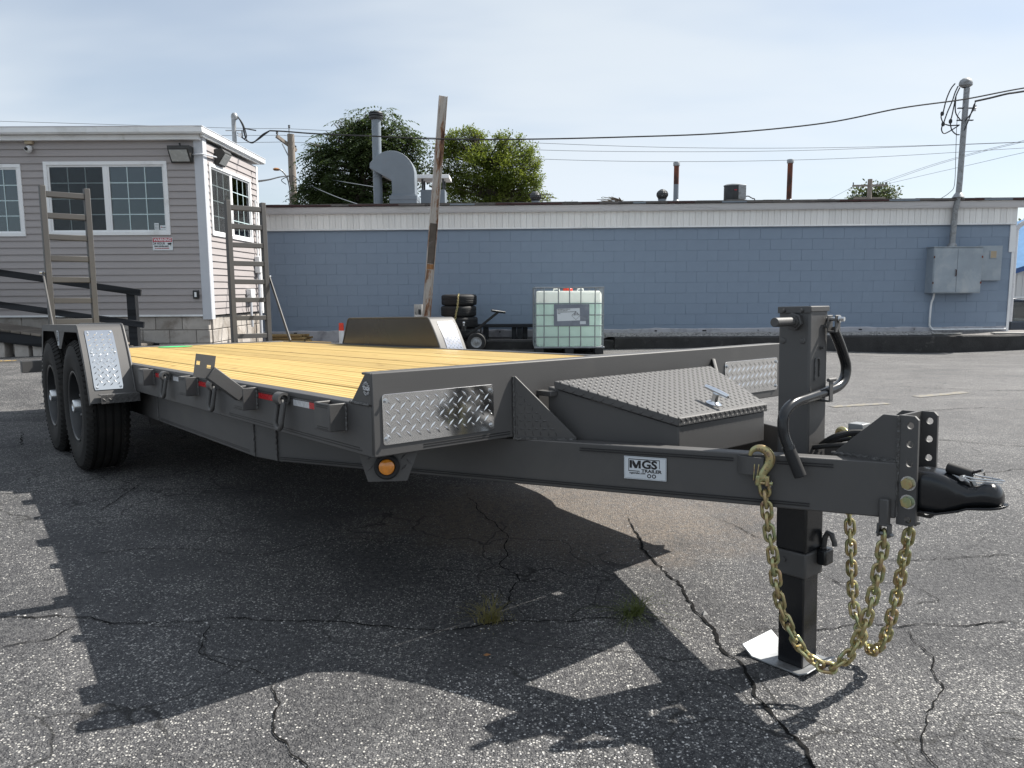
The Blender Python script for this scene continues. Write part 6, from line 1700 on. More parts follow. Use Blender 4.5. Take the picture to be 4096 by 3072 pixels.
sp = [(.698, 2.60, gh(.698, 2.60), .012)]
pb = stones('pebble', 'one pale pebble sitting in the long asphalt crack', sp, M_GRAVEL, 3, 1.0); pb['kind'] = 'thing'; pb['category'] = 'pebble'

def weed(label, x, y, n, h, spread, mat, seeds=True, lay=0.0):
    rg = random.Random(int(x * 1000) + n); t = thing('weed_tuft', label, 'weed', loc=(x, y, gh(x, y)))
    b = MB()
    for k in range(n):
        a = rg.uniform(0, 2 * math.pi); L = h * rg.uniform(.45, 1.1); lean = rg.uniform(.25, 1.0) * spread; w = rg.uniform(.0012, .0028)
        d = V(math.cos(a), math.sin(a), 0); s_ = V(-d.y, d.x, 0); vs = []
        bx0 = V(rg.gauss(0, .018), rg.gauss(0, .010), 0)
        for j in range(5):
            q = j / 4; p = bx0 + d * (lean * L * q ** 1.5) + V(0, 0, L * (q - .45 * lean * q * q)); ww = w * (1 - q * .85)
            vs += [p - s_ * ww, p + s_ * ww]
        b.add(vs, [(2 * j, 2 * j + 1, 2 * j + 3, 2 * j + 2) for j in range(4)])
        if seeds and k % 3 == 0:
            for j in range(5):
                p = Vector(vs[-1]) + V(rg.gauss(0, .008), rg.gauss(0, .008), rg.uniform(-.03, .008)); b.add([p, p + V(.003, 0, .001), p + V(.001, .001, .004)], [(0, 1, 2)])
    b.build('blades', mat, t, fix=False, kind='stuff')
weed('dry yellow weed tuft with seed heads growing from the cross crack in the shade', -.082, 2.53, 70, .115, 1.35, M_GRASS)
weed('low green weed sprawling from the crack at the edge of the shadow', .44, 2.60, 110, .105, 2.2, M_GRASSG)
lf = MB().add([(0, 0, .004), (.012, .006, .008), (.026, .002, .005), (.012, -.007, .004)], [(0, 1, 2, 3)]).build('fallen_leaf', M_RUSTE, None, fix=False, loc=(-.098, 2.28, gh(-.098, 2.28)))
tag(lf, 'single curled orange leaf lying on the shaded asphalt near the dry weed', 'leaf')

# ================================================================== things along the block wall
# leaning steel post
bp0, bp1 = V(-1.60, 13.55, .02), V(-1.172, 13.60, 4.47)
d_ = (bp1 - bp0).normalized(); xb_ = V(1, .25, 0); xb_ = (xb_ - d_ * xb_.dot(d_)).normalized(); yb_ = d_.cross(xb_)
lb_ = thing('leaning_post', 'tall leaning steel post with peeling white paint and rust', 'post', matrix=Matrix(((xb_.x, yb_.x, d_.x, bp0.x), (xb_.y, yb_.y, d_.y, bp0.y), (xb_.z, yb_.z, d_.z, bp0.z), (0, 0, 0, 1))))
Lp = (bp1 - bp0).length
MB().box((-.064, -.012, 0), (.064, -.004, Lp)).build('web', M_RUST, lb_, bevel=.002)
MB().box((-.073, -.045, 0), (-.0645, .04, Lp)).build('flange', M_RUST, lb_, bevel=.002)
MB().box((.0645, -.045, 0), (.073, .04, Lp)).build('flange', M_RUST, lb_, bevel=.002)
MB().box((.0735, -.043, 0), (.0755, .038, 2.6)).build('rust_scale', M_RUSTE, lb_)
MB().box((-.063, -.0145, 1.47), (.063, -.0125, 1.56)).build('rust_scale', M_RUSTE, lb_)
MB().box((-.063, -.0145, 1.57), (.063, -.0125, 2.28)).build('bare_patch', paint('bare_brown_steel', (.095, .075, .06), rough=.7, var=.35, scale=5, dirt=(.28, .26, .25), dirt_scale=3, dirt_amt=(.55, .7)), lb_)
# propane cylinder
pc = thing('propane_cylinder', 'off-white propane cylinder standing behind the leaning post', 'cylinder', loc=(-1.72, 14.05, .10))
MB().lathe([(0, .0), (.10, .0), (.14, .03), (.155, .09), (.155, .36), (.14, .43), (.09, .49), (.03, .51), (0, .51)], None, 28).build('tank', M_TANK, pc, smooth=True)
MB().lathe([(.100, .46), (.100, .75), (.094, .75), (.094, .46)], None, 24, R(-60), R(215)).build('collar', M_TANK, pc, smooth=True)
MB().lathe([(.100, .46), (.100, .56), (.094, .56), (.094, .46)], None, 8, R(215), R(300)).build('collar', M_TANK, pc, smooth=True)
MB().cyl((0, 0, .5), (0, 0, .66), .022, n=12).build('valve', M_DARKVENT, pc)
# stack of tyres
tyr = MB().lathe([(.20, .085), (.215, .100), (.27, .104), (.315, .092), (.332, .07), (.334, .045), (.328, .040), (.334, .035), (.335, .010), (.329, .005), (.329, -.005), (.335, -.010), (.334, -.035), (.328, -.040), (.334, -.045), (.332, -.07), (.315, -.092), (.27, -.104), (.215, -.100), (.20, -.085), (.20, .085)], None, 48)
offs = [(-.985, 14.22), (-.975, 14.21), (-1.000, 14.215), (-.990, 14.23)]
tl = ['bottom tyre of the black stack against the wall, nearly hidden by the fender', 'second black tyre from the ground in the stack behind the hand dolly', 'second black tyre from the top of the stack against the wall', 'topmost black tyre of the stack with the chain hung over it']
tproto = None
for k, (x, y) in enumerate(offs):
    if tproto is None: tproto = tyr.build('tyre_casing', M_RUBBERB, None, smooth=40); t = tproto
    else: t = tproto.copy(); COL.objects.link(t)
    t.location = (x, y, .195 + .105 + k * .2085); t.rotation_euler = (0, 0, k * 1.3); tag(t, tl[k], 'tyre', 'tyres stacked against the wall')
hc_ = thing('hanging_chain', 'weathered chain draped down the front of the tyre stack', 'chain', loc=(-1.0, 13.87, 1.04))
cpts = catmull([V(.03, .06, .0), V(.02, .0, -.03), V(.015, -.015, -.12), V(.0, -.015, -.25), V(-.025, -.015, -.36), V(-.04, -.015, -.48)], 6)
cl = [0]
for a, b in zip(cpts, cpts[1:]): cl.append(cl[-1] + (b - a).length)
kk = 0; s_ = .02
while s_ < cl[-1]:
    i = max(j for j in range(len(cl)) if cl[j] <= s_); i = min(i, len(cpts) - 2); q = cpts[i].lerp(cpts[i + 1], (s_ - cl[i]) / (cl[i + 1] - cl[i])); tdir_ = (cpts[i + 1] - cpts[i]).normalized()
    aa = V(1, 0, 0); aa = (aa - tdir_ * aa.dot(tdir_)).normalized(); aa = Matrix.Rotation(R(90) * (kk % 2), 3, tdir_) @ aa; bb = tdir_.cross(aa)
    o = link_proto.copy(); COL.objects.link(o); o.parent = hc_
    o.matrix_local = Matrix(((aa.x, bb.x, tdir_.x, q.x), (aa.y, bb.y, tdir_.y, q.y), (aa.z, bb.z, tdir_.z, q.z), (0, 0, 0, 1))); s_ += .033; kk += 1
# hand dolly
def P8(u, v, Y): return at(1550 + u / 2.3284, 1050 + v / 2.3284, Y)
YD = 13.45
wc = P8(828, 742, YD); hb_ = V(wc.x, YD, gh(wc.x, YD))
dl = thing('hand_dolly', 'two-wheeled trailer dolly with long T-handle and hitch ball', 'dolly', loc=hb_)
rel = lambda u, v, Y=YD: P8(u, v, Y) - hb_
rw_ = max((wc.z - hb_.z), .12)
for k, yy in enumerate((0, .42)):
    e = empty_part('wheel', dl, (0, yy, rw_))
    MB().lathe([(rw_ * .58, .035), (rw_ * .75, .045), (rw_ * .93, .038), (rw_, .015), (rw_, -.015), (rw_ * .93, -.038), (rw_ * .75, -.045), (rw_ * .58, -.035)], Matrix.Rotation(R(90), 4, 'X'), 32).build('tyre', M_RUBBERB, e, smooth=True)
    MB().lathe([(rw_ * .60, .034), (rw_ * .55, .030), (rw_ * .40, .012), (rw_ * .20, .020), (rw_ * .12, .035), (0, .036)], Matrix.Rotation(R(90), 4, 'X'), 28).build('rim', M_GALV, e, smooth=True)
MB().cyl((0, -.01, rw_), (0, .43, rw_), .016, n=12).build('axle', M_BLACK, dl)
hd0, hd1 = rel(735, 672, YD + .2), rel(1030, 462, YD + .2)
MB().bar(hd0, rel(805, 645, YD + .2), .05, .05).build('frame_bar', M_BLACK, dl, bevel=.004)
MB().bar(rel(800, 648, YD + .2), hd1, .04, .045).build('handle_bar', M_BLACK, dl, bevel=.004)
MB().cyl(rel(970, 448, YD + .1), rel(1093, 466, YD + .3), .022, n=12).build('t_grip', M_BLACK, dl, smooth=True)
MB().bar(rel(870, 590, YD + .2), rel(868, 690, YD + .2), .03, .03).build('brace', M_BLACK, dl)
MB().bar(rel(805, 645, YD + .2), V(0, .21, rw_), .04, .04).build('axle_arm', M_BLACK, dl)
b0 = rel(712, 640, YD + .2); MB().cyl(b0, b0 + V(0, 0, .10), .045, n=14).build('ball_post', M_BLACK, dl)
MB().lathe([(.014, 0), (.014, .03), (.02, .035), (.026, .05), (.020, .072), (0, .078)], Matrix.Translation(b0 + V(0, 0, .10)), 16).build('hitch_ball', M_ZINC, dl, smooth=True)
# low dark skid
sk = thing('timber_skid', 'low blackened timber skid lying behind the hand dolly', 'skid', loc=(-.1, 14.6, .16))
MB().box((-.66, -.22, .235), (.66, .22, .285)).build('deck_board', M_DARKWOOD, sk, bevel=.004)
for k, x in enumerate((-.45, .10, .205, .31)):
    MB().box((x, -.20, -.02), (x + .095, .2, .23)).build('block', M_DARKWOOD, sk, bevel=.006)
# lumber
lm = 0
def P12(u, v, Y): return at(1000 + u / 2.212, 800 + v / 2.212, Y)
for j in range(4):
    for i in range(3):
        a = P12(185, 1240, 14.35); zz = .09 + j * .045
        w = rnd2.uniform(.62, .78)
        o = MB().box((0, 0, 0), (w, .135, .038)).build('timber_board', M_LUMBER, None, bevel=.003, seg=1, loc=(a.x + rnd2.uniform(-.05, .03), 14.10 + i * .15, zz + .02))
        tag(o, 'short yellow timber board, %s layer of the low stack, %s of its three' % (('lowest', 'second', 'third', 'topmost')[j], ('front', 'middle', 'rear')[i]), 'board', 'stacked timber boards')
o = MB().box((0, 0, 0), (.46, .09, .035)).build('timber_board', M_LUMBER, None, bevel=.003, seg=1, loc=(-3.78, 13.7, .16)); o.rotation_euler = (0, R(3), R(12)); tag(o, 'single yellow timber board lying on the gravel right of the stack', 'board')
dn = thing('delineator_post', 'red-topped white delineator post peeking out behind the far fender', 'post', loc=(-2.93, 12.9, .03))
MB().cyl((0, 0, 0), (0, 0, .40), .045, n=16).build('white_tube', M_WPLASTIC, dn, smooth=True)
MB().cyl((0, 0, .4005), (0, 0, .53), .044, .040, n=16).build('red_tube', M_ORANGE, dn, smooth=True)
MB().lathe([(.16, 0), (.16, .03), (.05, .05)], None, 20).build('base', M_PLASTIC, dn, smooth=True)
for lbl, x, y, sx, sy, rz_ in (('flat pale board lying on the kerb at the wall corner', 9.15, 14.18, .75, .16, -4), ('thin brown board lying on the kerb left of the pale board', 7.95, 14.10, .55, .10, 3)):
    o = MB().box((0, 0, 0), (sx, sy, .02)).build('loose_board', M_MEMBR if 'pale' in lbl else M_LUMBER, None, bevel=.003, loc=(x, y, .236)); o.rotation_euler = (0, 0, R(rz_)); tag(o, lbl, 'board')

# ------------------------------------------------------------------ tote
IY, IX, IW, ID = 12.86, .402, 1.176, 1.0
zi = gh(IX + .6, IY + .3)
ib = thing('liquid_tote', 'caged intermediate bulk tote of mint green liquid on a black pallet', 'tote', loc=(IX, IY, zi))
def rbox(mb, x0, x1, y0, y1, z0, z1, r, open_top=False):
    pts = []
    for cx_, cy_, a0 in ((x1 - r, y1 - r, 0), (x0 + r, y1 - r, 90), (x0 + r, y0 + r, 180), (x1 - r, y0 + r, 270)):
        for j in range(5): a = R(a0 + 22.5 * j); pts.append((cx_ + r * math.cos(a), cy_ + r * math.sin(a)))
    return pts
pts = rbox(None, .03, IW - .03, .03, ID - .03, 0, 0, .07)
n = len(pts)
bt = MB(); rings = [(.165, .92), (.150, 1.0), (.150, 1.0)]
def ring(z, s): return [(IW / 2 + (x - IW / 2) * s, ID / 2 + (y - ID / 2) * s, z) for x, y in pts]
def loft(levels, cap0=True, cap1=True):
    m = MB(); vs = []
    for z, s in levels: vs += ring(z, s)
    fs = [(i * n + k, i * n + (k + 1) % n, (i + 1) * n + (k + 1) % n, (i + 1) * n + k) for i in range(len(levels) - 1) for k in range(n)]
    if cap0: fs.append(tuple(range(n)))
    if cap1: fs.append(tuple(range((len(levels) - 1) * n, len(levels) * n)))
    return m.add(vs, fs)
loft([(.135, .95), (.15, .985), (.18, 1.0), (.885, 1.0)], True, True).build('filled_bottle', M_MINT, ib, smooth=True)
loft([(.886, 1.0), (1.02, .998), (1.065, .975), (1.085, .93)], False, True).build('bottle_top', M_MILK, ib, smooth=True)
MB().lathe([(.085, 1.08), (.085, 1.12), (.075, 1.13), (0, 1.132)], Matrix.Translation((IW / 2, ID * .42, 0)), 24).build('screw_cap', M_ORANGE, ib, smooth=40)
for x in (.38, .80): MB().tube([(x - .05, .3, 1.085), (x - .045, .3, 1.115), (x, .3, 1.125), (x + .045, .3, 1.115), (x + .05, .3, 1.085)], .012, n=8).build('moulded_lug', M_MILK, ib, smooth=True)
for z in (.155, .335, .525, .720, .885 - .0, 1.135):
    if z == .885: z = .905
for z in (.300, .490, .675, .870):
    MB().tube([(0, 0, z), (IW, 0, z), (IW, ID, z), (0, ID, z)], .009, n=8, closed=True).build('cage_bar', M_CAGE, ib)
MB().tube([(0, 0, 1.14), (IW, 0, 1.14), (IW, ID, 1.14), (0, ID, 1.14)], .014, n=8, closed=True).build('cage_rim', M_CAGE, ib)
for k in range(7):
    x = .012 + (IW - .024) * (k / 6 if k not in (1, 5) else (k / 6 - .045 if k == 1 else k / 6 + .045))
    lowspan = (.13, 1.14)
    for yy in (-.012, ID + .012): MB().cyl((x, yy, .13), (x, yy, 1.14), .0095, n=8).build('cage_bar', M_CAGE, ib)
for k in range(1, 5):
    for xx in (-.012, IW + .012): MB().cyl((xx, ID * k / 5, .13), (xx, ID * k / 5, 1.14), .0095, n=8).build('cage_bar', M_CAGE, ib)
MB().box((-.015, -.02, .105), (IW + .015, ID + .02, .135)).build('pallet_tray', M_CAGE, ib, bevel=.008)
for x in (0.0, IW / 2 - .075, IW - .15):
    for y in (0, ID / 2 - .07, ID - .14): MB().box((x, y, 0), (x + .15, y + .14, .1045)).build('pallet_foot', M_PLASTIC, ib, bevel=.008)
lp = MB().box((.318, -.030, .490), (.925, -.024, .860)).build('label_plate', M_PLATE, ib, bevel=.003)
sh = frame((.568, -.0310, .684), (1, 0, .035), (0, -1, 0))
MB().sheet([sh @ V(x, y, 0) for x, y in ((-.195, -.105), (.195, -.105), (.195, .105), (-.195, .105))], .0012, (0, -1, 0)).build('paper_label', M_SIGNW, lp)
for k, s_ in enumerate(('ENVIRONMENTALLY HAZARDOUS', 'SUBSTANCE, LIQUID, N.O.S.', '(2,4-D CHOLINE SALT) RQ (2,4-D CHOLINE SALT)', 'UN3082')):
    text_on('label_print', s_, .0195, M_INK, lp, sh @ Matrix.Translation((-.186, .091 - k * .0225, .0018)), align='LEFT', bold=.0004, sx=.72)
dm = MB(); cx_, cy_, q = .125, -.020, .072
for a, b in (((-q, 0), (0, q)), ((0, q), (q, 0)), ((q, 0), (0, -q)), ((0, -q), (-q, 0))):
    dm.bar(sh @ V(cx_ + a[0], cy_ + a[1], .0016), sh @ V(cx_ + b[0], cy_ + b[1], .0016), .004, .0006, up=(0, -1, 0))
for k in range(-2, 3):
    x = k * .024; top = q - abs(x) - .004; dm.bar(sh @ V(cx_ + x, cy_ + .002, .0016), sh @ V(cx_ + x, cy_ + top, .0016), .011, .0006, up=(0, -1, 0))
dm.build('hazard_diamond', M_INK, lp)
MB().box((.765, -.0315, .520), (.865, -.0305, .572)).build('small_label', M_STICKW, lp)

# ================================================================== poles and wires
def wire(lbl, pts, r, mat, name='power_line', n=5, per=8):
    o = MB().tube(catmull(pts, per), r, n=n).build(name, mat, None, smooth=True); tag(o, lbl, 'wire'); return o
M1 = [pm(750, 388), pm(1000, 400), pm(1430, 432)] + [at(*q, 13.0) for q in ((1500, 545), (1760, 556), (2090, 557), (2500, 548), (2900, 532), (3300, 492), (3600, 433), (3858, 397), (4096, 352), (4500, 290))]
wire('thick twisted black service cable sagging across the whole sky', M1, .012, M_WIRE)
wire('short thick service cable from the mast clamp out to the right edge', [at(*q, 14.3) for q in ((3900, 405), (3960, 392), (4030, 375), (4096, 365), (4500, 300))], .018, M_WIRE)
YW = 30.0
def PW(*pts): return [at(u, v, YW) for u, v in pts]
wire('topmost thin far wire running past the utility pole', PW((-300, 480), (0, 485), (920, 512), (1155, 515), (1500, 534), (1800, 555), (2200, 574), (2700, 590), (3200, 592), (3700, 582), (4096, 568), (4500, 560)), .009, M_WIREG)
wire('second thin far wire below the topmost one', PW((-300, 540), (880, 542), (1126, 541), (1160, 543), (1500, 560), (1800, 580), (2200, 601), (2700, 607), (3200, 602), (3700, 584), (4096, 569), (4500, 555)), .009, M_WIREG)
wire('third thin far wire, lowest of the three between the poles', PW((-300, 575), (940, 570), (1180, 569), (1400, 588), (1700, 612), (2000, 630), (2500, 645), (3000, 644), (3500, 628), (4096, 592), (4500, 570)), .009, M_WIREG)
wire('thin cable rising from the far pole to the right edge, upper one', [at(u, v, y) for u, v, y in ((3480, 745, 60), (3700, 668, 52), (3900, 610, 45), (4096, 562, 40), (4400, 490, 36))], .012, M_WIREG)
wire('thin cable rising from the far pole to the right edge, middle one', [at(u, v, y) for u, v, y in ((3480, 752, 60), (3700, 674, 52), (3900, 615, 45), (4096, 567, 40), (4400, 495, 36))], .012, M_WIREG)
wire('thin cable rising from the far pole to the right edge, lowest one', [at(u, v, y) for u, v, y in ((3540, 738, 60), (3700, 700, 52), (3900, 655, 45), (4096, 610, 40), (4400, 550, 36))], .012, M_WIREG)
wire('slack cable dropping left from the far pole behind the roof', [at(u, v, 60) for u, v in ((3410, 748), (3350, 780), (3290, 810))], .014, M_WIREG)
wire('cable running from the office side to the wooden utility pole', [at(u, v, y) for u, v, y in ((1033, 725, 16), (1080, 718, 22), (1120, 708, 27), (1158, 703, 30))], .022, M_WIRE)
wire('drop wire slanting down from the wooden pole behind the tall flue', [at(u, v, y) for u, v, y in ((1195, 706, 30), (1240, 740, 27), (1340, 785, 22), (1460, 826, 18))], .010, M_WIREG)
wire('drop wire running right from the wooden pole to the flue', [at(u, v, y) for u, v, y in ((1195, 703, 30), (1280, 712, 28), (1400, 732, 24), (1500, 748, 20))], .010, M_WIREG)
up_ = thing('utility_pole', 'weathered wooden utility pole with short crossarm left of the dark tree', 'utility pole', loc=(-8.52, 30, 0))
MB().cyl((0, 0, -1), (0, 0, 7.12), .19, .135, n=18).build('pole', M_POLE, up_, smooth=True)
MB().bar((-.42, -.45, 6.97), (.12, .25, 6.55), .10, .12).build('crossarm', M_POLE, up_, bevel=.006)
MB().bar((-.26, -.3, 6.72), (-.02, -.05, 6.1), .03, .03).build('arm_brace', M_GALV, up_)
for p in ((-.40, -.42, 7.03), (.10, .22, 6.62), (-.05, 0, 7.35)): MB().lathe([(.02, 0), (.05, .03), (.03, .06), (.05, .09), (.02, .12), (0, .13)], Matrix.Translation(p), 12).build('insulator', M_DARKVENT, up_, smooth=True)
MB().cyl((-.06, 0, 6.6), (-.06, 0, 7.36), .02, n=8).build('pin', M_GALV, up_)
MB().tube(catmull([(-.05, -.18, 4.85), (-.12, -.25, 5.4), (-.28, -.4, 5.68), (-.42, -.5, 5.72)]), .03, n=8).build('lamp_arm', M_GALV, up_, smooth=True)
MB().lathe([(0, .06), (.08, .05), (.13, .01), (.10, -.04), (0, -.05)], Matrix.Translation((-.46, -.52, 5.72)), 18).build('lamp_head', M_RUSTE, up_, smooth=True)
for pts in ([(.05, -.15, 5.55), (.25, -.2, 5.4), (.35, -.2, 5.15), (.2, -.2, 5.0)], [(-.1, -.2, 5.5), (-.35, -.3, 5.35), (-.2, -.2, 5.2)]): MB().tube(catmull(pts), .014, n=6).build('loose_wire', M_WIRE, up_, smooth=True)
fp_ = thing('utility_pole', 'far wooden utility pole with two crossarms in front of a round tree', 'utility pole', loc=(28.05, 60, 0))
MB().cyl((0, 0, -1), (0, 0, 9.5), .24, .17, n=14).build('pole', M_POLE, fp_, smooth=True)
MB().bar((-1.35, 0, 9.0), (1.3, 0, 9.03), .12, .14).build('crossarm', M_POLE, fp_)
MB().bar((-1.2, 0, 8.05), (1.25, 0, 8.05), .12, .14).build('crossarm', M_POLE, fp_)
for x in (-1.3, -.9, -.55, .5, .9, 1.25): MB().cyl((x, 0, 9.08), (x, 0, 8.78 if abs(x) < 1 else 9.26), .045, n=8).build('insulator', M_DARKVENT, fp_)

# ================================================================== trees
def tree(label, clumps, Y, base, leaf, mat, seed, dens=420, compound=False, depth=1.0, conv=RP, sprays=(), trunk_r=.16, mpp=None):
    rg = random.Random(seed)
    t = thing('tree', label, 'tree', loc=(base[0], base[1], gz(base[0], base[1]) if base[1] < 20 else 0))
    O = t.location
    mpp = mpp or Y / FPX / 1.8433
    b = MB(); cen = []
    LV = []; LF = []
    def leafquad(p, d, w, l, up):
        s_ = d.cross(up)
        if s_.length < 1e-4: s_ = V(1, 0, 0)
        s_.normalize(); o = len(LV)
        mid = p + d * (l * .5) + up * (l * .06)
        LV.extend([tuple(p), tuple(mid + s_ * w * .5), tuple(p + d * l), tuple(mid - s_ * w * .5)]); LF.append((o, o + 1, o + 2, o + 3))
    big = []
    for u, v, r in clumps:
        big.append((u, v, r * .84))
        for k in range(6 if r > 40 else 3):
            a_ = rg.uniform(0, 2 * math.pi); q_ = rg.uniform(.7, 1.12); big.append((u + r * q_ * math.cos(a_), v + r * q_ * .9 * math.sin(a_), r * rg.uniform(.18, .34)))
    for u, v, r in big:
        c = conv(u, v, Y); rr_ = r * mpp; c = c + V(0, rg.uniform(-.5, .5) * depth, 0); cen.append((c, rr_))
        n_ = int(dens * (rr_ / .5) ** 2)
        for k in range(n_):
            d = Vector((rg.gauss(0, 1), rg.gauss(0, 1), rg.gauss(0, 1))).normalized(); q = rg.random() ** .42
            # clustered: snap to lobes
            p = c - O + V(d.x * rr_ * q, d.y * rr_ * q * depth, d.z * rr_ * q * .92)
            nz = mnoise.noise(Vector((p.x * 2.2 / max(rr_, .3) * .4, p.y * 2.0, p.z * 2.4)))
            if nz < -.06 and q > .40: continue
            if compound:
                dd = (V(d.x, d.y, d.z * .25 - .15) + V(rg.gauss(0, .35), rg.gauss(0, .35), rg.gauss(0, .15))).normalized(); L = leaf * rg.uniform(2.6, 4.2); m = 5
                for j in range(m):
                    f = (j + .6) / m; q0 = p + dd * L * f + V(0, 0, -L * .42 * f * f)
                    sd_ = dd.cross(V(0, 0, 1)); sd_ = sd_.normalized() if sd_.length > .01 else V(1, 0, 0)
                    for sg in (-1, 1):
                        leafquad(q0, (sd_ * sg + dd * .5 + V(0, 0, -.55)).normalized(), leaf * .38, leaf * rg.uniform(.8, 1.15), V(rg.gauss(0, .3), rg.gauss(0, .3), 1).normalized())
            else:
                dd = (d + V(rg.gauss(0, .6), rg.gauss(0, .6), rg.gauss(.25, .6))).normalized()
                for j in range(3):
                    q0 = p + dd * leaf * .9 * j; leafquad(q0, (dd + V(rg.gauss(0, .7), rg.gauss(0, .7), rg.gauss(0, .5))).normalized(), leaf * .52, leaf * rg.uniform(.8, 1.2), V(rg.gauss(0, .6), rg.gauss(0, .6), 1).normalized())
    me = bpy.data.meshes.new('crown'); me.from_pydata(LV, [], LF); o = link('crown', me, mat, t); o['kind'] = 'stuff'
    tr_ = MB()
    mainp = sum((c for c, r in cen), Vector((0, 0, 0))) / len(cen) - O
    zl_ = min(c.z - r for c, r in cen) - O.z
    top = V(mainp.x * .5, mainp.y, max(mainp.z, .5))
    tr_.tube([V(0, 0, -.3), V(.03, 0, top.z * .35), V(top.x * .6, top.y * .5, top.z * .7), top], [trunk_r * 1.15, trunk_r, trunk_r * .75, trunk_r * .4], n=10)
    tr_.build('trunk', M_BARK, t, smooth=True)
    br_ = MB()
    for c, r in cen:
        q = c - O; s0 = V(top.x * .4, top.y * .4, min(max(q.z - r * 1.6, top.z * .3), top.z)); br_.tube([s0, s0.lerp(q, .5) + V(0, 0, r * .15), q], [trunk_r * .3, trunk_r * .18, trunk_r * .07], n=6)
    br_.build('limbs', M_BARK, t, smooth=True, kind='stuff')
    return t
YT = 27.0
tree('large dark green tree with drooping compound leaves behind the tall flue', [(640, 150, 120), (830, 75, 62), (760, 130, 70), (500, 130, 62), (560, 240, 140), (900, 230, 105), (980, 260, 62), (760, 320, 190), (430, 320, 130), (330, 380, 95), (280, 340, 50), (1020, 300, 55), (480, 500, 190), (290, 640, 120), (230, 690, 70), (700, 540, 190), (900, 470, 140), (1010, 400, 62), (370, 590, 130), (600, 680, 170), (820, 690, 140), (420, 690, 120)], YT, (-5.2, YT), .15, M_LEAF1, 21, dens=170, compound=True, depth=1.1)
tree('bright yellow-green tree with fine leaves right of the leaning post', [(1440, 225, 42), (1415, 200, 26), (1480, 215, 26), (1340, 270, 80), (1290, 330, 90), (1560, 320, 130), (1500, 280, 60), (1700, 300, 55), (1760, 320, 100), (1850, 310, 60), (1900, 410, 60), (1860, 450, 90), (1300, 470, 150), (1500, 480, 190), (1720, 500, 180), (1880, 600, 75), (1290, 650, 140), (1500, 680, 180), (1680, 680, 170), (1850, 690, 95), (1990, 690, 50), (2050, 680, 25), (1930, 560, 40)], YT, (-1.0, YT), .085, M_LEAF2, 22, dens=820, depth=1.1)
tree('dark round tree behind the far utility pole', [(600, 745, 45), (660, 730, 45), (720, 730, 50), (780, 745, 42), (690, 755, 60)], 70, (33, 70), .30, M_LEAF3, 23, dens=60, depth=1.0, conv=lambda u, v, Y: at(3000 + u / 1.3823, 250 + v / 1.3823, Y), mpp=70 / FPX / 1.3823, trunk_r=.3)
tree('faint pale green treetop showing low above the roof between turbine vents', [(720, 475, 22), (770, 455, 28), (810, 450, 25), (860, 455, 22), (910, 478, 16), (690, 485, 14)], 42, (6.2, 42), .11, M_LEAF3, 24, dens=60, depth=1.0, conv=R6, trunk_r=.15)
tree('tiny pale treetop just left of the faint one above the roof', [(440, 492, 18), (510, 488, 16), (470, 495, 14)], 42, (4.1, 42), .11, M_LEAF3, 25, dens=60, depth=1.0, conv=R6, trunk_r=.12)
tree('dark leafy tree cut by the right edge of the view behind the red building', [(870, 560, 60), (930, 520, 90), (860, 590, 40), (1000, 560, 110)], 45, (32.5, 45), .22, M_LEAF1, 26, dens=140, depth=1.0, conv=lambda u, v, Y: at(3700 + u / 2.2121, 700 + v / 2.2121, Y), mpp=45 / FPX / 2.2121, trunk_r=.2)

# ================================================================== beyond the right-hand corner
rb = thing('red_building', 'distant low red building with grey base past the wall corner', 'building', loc=(50, 62, -1))
MB().box((-9, 0, 0), (14, 8, 3.2)).build('grey_wall', M_GREYW, rb)
MB().box((-9.05, -.05, 3.25), (14.05, 8, 5.6)).build('red_fascia', M_REDBRK, rb, bevel=.02)
MB().box((-9.1, -.12, 3.0), (14.1, 8, 3.24)).build('white_band', M_TRIM, rb)
MB().box((-9.1, -.1, 5.6), (14.1, 8.1, 5.75)).build('roof_cap', M_GREYW, rb)
wb = thing('metal_building', 'white ribbed metal building with blue roof past the wall corner', 'building', loc=(27, 38, -1))
MB().add([(-3.2, 0, 0), (9, 0, 0), (9, 0, 5.3), (2.9, 0, 4.25 + .35), (-3.2, 0, 2.35), (-3.2, 6, 0), (9, 6, 0), (9, 6, 5.3), (2.9, 6, 4.6), (-3.2, 6, 2.35)], [(0, 1, 2, 3, 4), (5, 9, 8, 7, 6), (0, 4, 9, 5), (1, 6, 7, 2), (3, 2, 7, 8), (4, 3, 8, 9)]).build('wall', M_WHITEMET, wb)
for k in range(34): MB().box((-3.1 + k * .3, -.03, .05), (-3.04 + k * .3, -.001, 2.3 + k * .085)).build('rib', M_WHITEMET, wb)
MB().box((-3.3, -.045, 1.55), (9, -.031, 1.62)).build('seam', M_TRIM, wb)
MB().bar((-3.7, -.15, 2.28), (4, -.15, 4.72), .1, .22).build('rake_trim', M_BLUETRIM, wb)
MB().add([(-3.7, -.2, 2.42), (4, -.2, 4.86), (4, 6.5, 4.86 + 1.5), (-3.7, 6.5, 2.42 + 1.5)], [(0, 1, 2, 3)]).build('roof', M_BLUEROOF, wb, fix=False)

